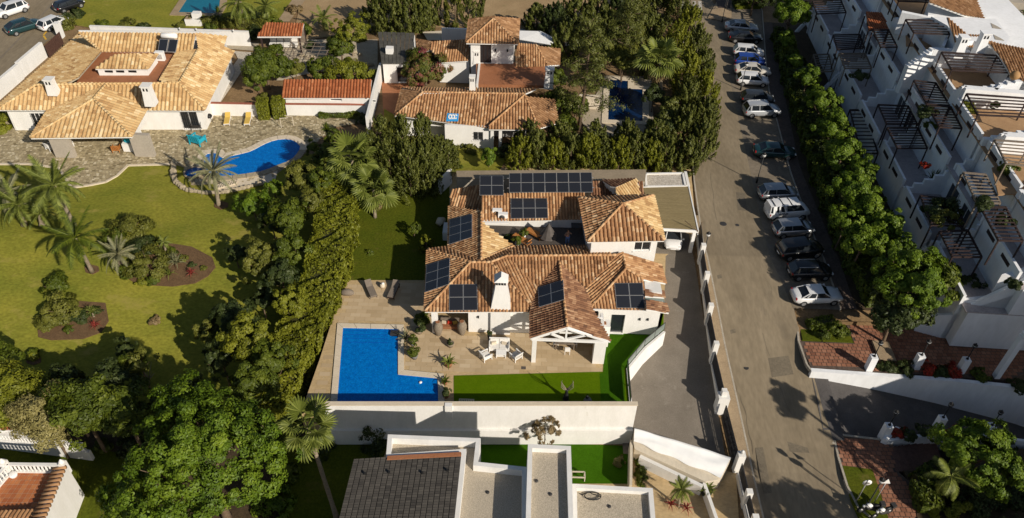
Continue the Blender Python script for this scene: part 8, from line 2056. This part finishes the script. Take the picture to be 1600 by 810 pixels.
for i,(x,y,r,m_,h_) in enumerate(((205,362,2.1,'l_olive',1.7),(182,372,1.5,'l_mid',1.2),(222,388,1.6,'l_dark',1.3),(232,418,2.2,'l_olive',1.8),(205,425,1.3,'l_mid',1.0),(85,452,1.4,'l_mid',1.3),(97,490,2.0,'l_olive',1.7),(82,500,1.2,'l_olive',1.0),(128,495,1.0,'l_dark',.7),(50,555,.65,'l_mid',.6),(578,396,.5,'l_mid',.4),(243,502,.6,'l_dry',.35),(50,560,.55,'l_hedge',.5))):
    shrub(x,y,r,['wide olive shrub at the top of the central lawn planting','shrub at the upper left of the central lawn planting','dark shrub in the middle of the central lawn planting','big rounded shrub at the front of the central lawn planting','shrub under the cycad of the central planting','dark green shrub behind the left lawn bed','spreading olive tree shrub on the left lawn bed','smaller olive shrub at the left of the left bed','dark plants in the middle of the left lawn bed','round shrub alone on the lower lawn','tiny sapling in the middle of the side lawn','dry twiggy sapling on the lower lawn','low shrub around the round one on the lower lawn'][i],m_,int(900*r*r)+300,h=h_,leafsize=.13)
for i,(x,y) in enumerate(((300,430),(150,512))):
    g_=T(x,y); palm(g_,g_+Vector((0,0,.15)),['red leafed spiky plant at the right of the brown bed','red leafed spiky plant on the left lawn bed'][i],'dagger',L=.75,n=26,m='l_red',name='red_plant',r=.05,tilt=(-.1,1.3))
g_=T(147,495); palm(g_,g_+Vector((0,0,.5)),'small green palm tuft on the left lawn bed','dagger',L=.9,n=26,m='l_palm',name='palm_tuft',r=.08,tilt=(-.1,1.3))
for k_i,(x,y,m_,r) in enumerate(((70,512,'l_olive',.7),(110,516,'l_mid',.5),(150,487,'l_dark',.6),(240,438,'l_mid',.8),(285,405,'l_olive',.55),(222,442,'l_hedge',.6),(268,395,'l_mid',.6),(300,415,'l_dark',.4),(318,420,'l_olive',.35))):
    shrub(x,y,r,['low plant at the left tip of the left lawn bed','small plant at the front of the left lawn bed','low dark plant at the right of the left lawn bed','low green plant at the front edge of the central bed','small olive plant on the bare soil of the central bed','pale green plant at the lower left of the central bed','small shrub beside the tiny palm on the central bed','little dark plant left of the red spiky plant','little olive plant at the right tip of the central bed'][k_i],m_,int(900*r*r)+250,leafsize=.11)
# bare white branched tree at the lower lawn edge
b=T(233,598); t=thing('bare_tree','small bare tree with white branches at the lower lawn edge','tree',b); mb=MB()
for i in range(16):
    a=i*2.4; l_=random.uniform(.8,1.9); d=Vector((math.cos(a)*.7,math.sin(a)*.7,1)).normalized(); mb.tube([b+Vector((0,0,.2)),b+d*l_*.5+Vector((0,0,.2)),b+d*l_+Vector((.1*math.cos(a),0,.25))],[.05,.03,.01],5)
mb.tube([b,b+Vector((0,0,.3))],[.1,.08],6); mb.build('branches','palmbark',t,kind='stuff')
tree(218,566,1.6,1.3,'thin leafy tree behind the bare white branched one','l_olive',900,26,leafsize=.15)
# side lawn
conifer(667,392,1.9,.85,'small rounded cypress beside the shaded house passage','l_hedge',2200,name='cypress_tree',spikes=40,leafsize=.1,top=.4)
tree(646,358,1.0,.8,'small bushy sapling in the side lawn','l_mid',600,16,leafsize=.11)
# near the white wall
shrub(585,694,1.15,'upright dark green shrub below the pool retaining wall','l_dark',1700,gz=-3.1,h=2.4,leafsize=.13)
for i,(x,y,r) in enumerate(((545,678,.7),(515,690,.9),(622,682,.6),(500,705,1.0))): shrub(x,y,r,['low dark plant at the wall foot, left of the upright shrub','dark plant in the shade near the leaning palm','reddish dark plant right of the upright shrub','dark plant behind the trunk of the leaning palm'][i],'l_dark',600,gz=-3.1,leafsize=.13)
tree(852,672,-.7,1.45,'thin brownish shrub tree in front of the white retaining wall','l_dry',2200,44,gz=-3.15,leafsize=.10,cl=.2,tr=.05)
shrub(968,722,.55,'small white flowering plant on the deep green turf','l_pale',500,gz=-3.1,leafsize=.08)
for i,(x,y) in enumerate(((997,722),(1000,738),(1003,752))): shrub(x,y,.5,['upper one of three plants at the thin pale wall','middle one of three plants at the thin pale wall','lower one of three plants at the thin pale wall'][i],'l_mid',500,gz=-3.15,h=.8,leafsize=.11)
for i,(x,y) in enumerate(((1048,790),(1072,796))):
    g_=P(x,y,-3.15); palm(g_,g_+Vector((0,0,.1)),['reddish spiky plant left of the small yard palm foot','reddish spiky plant right of the small yard palm foot'][i],'dagger',L=.8,n=24,m='l_red',name='red_plant',r=.05,tilt=(-.1,1.2))
# right side
tree(1527,715,.6,3.0,'bright green round tree at the lower right corner','l_bright',15000,140,gz=-3,leafsize=.15,cl=.18)
hedge([P(1452,800,-2.9),P(1432,760,-2.9),P(1462,740,-2.9)],1.6,1.0,'dark clipped hedge below the brick steps','l_mid',110,.13)
for i,(x,y,r,m_) in enumerate(((1478,790,1.6,'l_hedge'),(1530,790,2.2,'l_dark'),(1590,770,2.0,'l_dark'),(1460,765,1.2,'l_dark'),(1560,745,1.6,'l_dark'))): shrub(x,y,r,['yellow green shrub at the bottom edge below the broad leafed palm','dark shrub under the bright round tree at the bottom edge','dark shrub at the lower right picture corner','dark shrub beside the brick steps','dark shrub right of the bright round tree'][i],m_,2000,gz=-2.9,leafsize=.16)
hedge([P(1262,512,-1.25),P(1300,506,-1.25)],1.0,.7,'low shrubs on the upper planting island, street side','l_mid',110,.13,rough=.2)
shrub(1308,518,1.1,'green shrub at the right of the upper planting island','l_mid',1500,gz=-1.25); shrub(1285,522,.9,'green shrub in the middle of the upper planting island','l_mid',1200,gz=-1.25)
for i,(x,y,m_) in enumerate(((1385,576,'l_dark'),(1412,578,'l_dark'),(1446,578,'l_redflower'),(1470,582,'l_dark'),(1485,580,'l_redflower'),(1530,588,'l_mid'),(1590,604,'l_dark'))): shrub(x,y,.85,['dark trailing plant right of the first ramp lamp pillar','dark trailing plant left of the second ramp lamp pillar','red geraniums right of the second ramp lamp pillar','dark bush between the red flowers on the ramp wall','few red flowers left of the third ramp lamp pillar','green planting between third pillar and portal frame','dark trailing plant at the right end of the ramp wall'][i],m_,900,gz=-1.25,h=.7,leafsize=.12)
for i,(x,y,m_) in enumerate(((1400,676,'l_redflower'),(1418,682,'l_dark'),(1448,676,'l_dark'),(1490,680,'l_redflower'),(1515,684,'l_mid'),(1570,690,'l_dark'))): shrub(x,y,.8,['orange red flowers at the head of the lower steps','dark plants right of the orange red flowers','dark plants left of the second lower pillar','few flowers behind the broad leafed palm','plants left of the pillar behind the bright tree','dark plants right of the pillar behind the bright tree'][i],m_,800,gz=-2.6,h=.6,leafsize=.12)
# plants on the apartment terraces
for i,(x,y,z,r,m_) in enumerate(((1470,330,5.6,1.9,'l_dark'),(1478,346,5.7,1.5,'l_olive'),(1340,118,5.2,1.1,'l_dark'),(1450,178,8.3,1.2,'l_dark'),(1455,198,6.4,.9,'l_mid'),(1510,160,9.4,.8,'l_hedge'),(1516,172,9.3,.8,'l_hedge'),(1555,165,10.0,.6,'l_mid'),(1540,318,8.8,1.0,'l_dark'),(1570,345,8.4,.9,'l_dark'),(1445,258,6.5,.5,'l_redflower'),(1265,10,3.6,1.0,'l_pale'),(1575,262,9.5,.9,'l_mid'),(1520,440,3.2,.9,'l_dark'),(1585,445,6.5,.7,'l_dark'))):
    p=P(x,y,z); t=thing('terrace_plant',['dark vine covering the lower corner pergola','yellowish vine on the front of the corner pergola','dark plants below the double pergola at the top','dark climber over the front of the many slatted pergola','round bush between the two upper pergolas','yellow flowering bush at the long roof pergola, upper part','yellow flowering bush at the long roof pergola, lower part','flower box plants on the long near roof pergola','dark climber on the pale slatted near pergola','dark climber behind the glass screen pergola','red geraniums on a white apartment parapet','pale flowers on the terrace at the top picture edge','plants at the edge of the right hand brown terrace','dark plant trailing over the wall above the corner tree','dark plant on the white wall at the right, above the end wall'][i],'plant',p); C,N,S,ti=crown_arrays(r,r,r*.5,int(700*r*r)+300,18,.4,.14,low=-.5); add_leaves('foliage',leaf_mesh('foliage',C,N,S,ti,m_),t)
# top right trees beyond the apartments
for i,(x,y,z,r,m_) in enumerate(((1538,8,5,3.2,'l_mid'),(1566,28,4,3.0,'l_dark'),(1592,42,5,3.4,'l_mid'),(1598,74,4,3.0,'l_bright'),(1585,8,4,2.6,'l_mid'),(1560,4,4,2.8,'l_dark'),(1612,60,5,3.5,'l_hedge'))): tree(x,y,z,r,['green tree beyond the apartment roofs at the top edge','dark tree beyond the white roof corner','green tree at the top right above the yellow bush','bright yellow green bush tree right of the white roof corner','green tree in the top right corner','dark tree at the top edge between the far roofs','hedge like tree at the right picture edge, top'][i],m_,3400,44,leafsize=.24,group='trees beyond the apartments')
fb=thing('far_house','white and grey house corner with a dark window band in the top right corner','house',P(1580,10,0)); 
mb=MB(); mb.prism([(p.x,p.y) for p in V((1556,14,6),(1590,20,6),(1600,4,6),(1566,-2,6))],0,6); mb.build('wall','white_apt',fb); mb=MB(); mb.prism([(p.x,p.y) for p in V((1568,2,8),(1640,10,8),(1640,-20,8),(1572,-20,8))],0,8); mb.build('wall','greywall',fb)
a,b=P(1562,13,5.3),P(1582,17,5.3); mb=MB(); mb.bar((a.x,a.y-.2,5.0),(b.x,b.y-.2,5.0),.1,.7); mb.build('window','glass',fb)
tile_field(V((1508,-10,6),(1534,-4,6),(1532,12,5.2),(1510,6,5.2)),fb,'tile_red',pitch=.35)
# small tree with two trunks in the north villa garden
tree(764,242,1.6,1.2,'small bright tree with two thin stems in the north villa garden','l_bright',1500,26,leafsize=.17,tr=.05)
for i,(x,y,r) in enumerate(((735,236,1.0),(718,228,.9),(790,240,1.3),(812,238,1.4),(845,232,1.5))): shrub(x,y,r,['grey green shrub below the grilled window','spiky shrub against the north villa wall','dark shrub in the porch shade of the north villa','green shrub right of the porch','green shrub at the right end of the north villa'][i],['l_olive','l_olive','l_dark','l_mid','l_mid'][i],1000,leafsize=.15)
for i,(x,y,z,r) in enumerate(((870,160,1.6,2.0),(880,195,1.6,1.8),(900,165,1.6,1.7),(865,120,2.0,1.6))): tree(x,y,z,r,['green tree hiding the right end of the north villa','green tree at the foot of the tall pine','green tree right of the tall pine trunk','tree behind the right chimney of the north villa'][i],'l_mid',3000,44,leafsize=.17,group='trees at the tall pine')
shrub(720,262,.3,'tiny plant on the wall behind the villa','l_mid',120); 
tree(1022,150,2.2,1.4,'dark shrub tree right of the dark pool coping','l_dark',2600,34); tree(1030,205,1.8,1.9,'dark shrub tree at the lower right of the dark pool','l_dark',3400,44)
for i,(x,y) in enumerate(((1040,190),(1055,165))): tree(x,y,2.2,1.7,['dark shrub tree below the fan palm trunk','dark shrub tree right of the fan palm trunk'][i],'l_conifer',3000,44)
# big leafy trees beyond the lower right edge whose shade falls on the street
for i,(x,y,z,r) in enumerate(((37.4,29.0,8.3,1.5),(32.5,22.0,4.8,3.0))):
    t=thing('broadleaf_tree',['tall tree just beyond the lower right corner','wide tree beyond the lower edge of the picture'][i],'tree',(x,y,-3)); C,N,S,ti=crown_arrays(r,r,r,int(500*r*r)+800,50,.25,.2); add_leaves('crown',leaf_mesh('crown',C,N,S,ti,'l_bright'),t,(0,0,z+3)); mb=MB(); mb.tube([(x,y,-3.2),(x,y,z-r*.3)],[.2,.1],8); mb.build('trunk','bark',t)
# small green planting above the gutter at the top of the street
slab('hedge_bank',[T(1146,-2),T(1192,-2),T(1190,14),T(1148,15)],.4,0,'lawn_c')
hedge([T(1146,8),T(1190,10)],1.6,1.2,'dark hedge closing the parking row at the top of the street','l_mid',90,.2,rough=.2)
tree(1180,-6,3.0,2.6,'tree at the top edge above the parking row','l_dark',3200,44)
# loose stones and cacti details in the yard behind
for i in range(14):
    p=P(472+i*8.3,random.uniform(66,108),.1); mb=MB(); s=random.uniform(.2,.5); mb.tube([p+Vector((-s,0,0)),p+Vector((-s*.4,0,.15)),p+Vector((s*.5,.1,.12)),p+Vector((s,0,0))],[s*.3,s*.7,s*.6,s*.2],6)
    mb.build('rock','stone',label='pale garden rock, %s of those scattered over the paved yard from left to right'%ORD[i],cat='rock',group='rocks in the paved yard',loc=p,smooth=False)

if 0: print('quads', sum(len(m.polygons) for m in bpy.data.meshes))
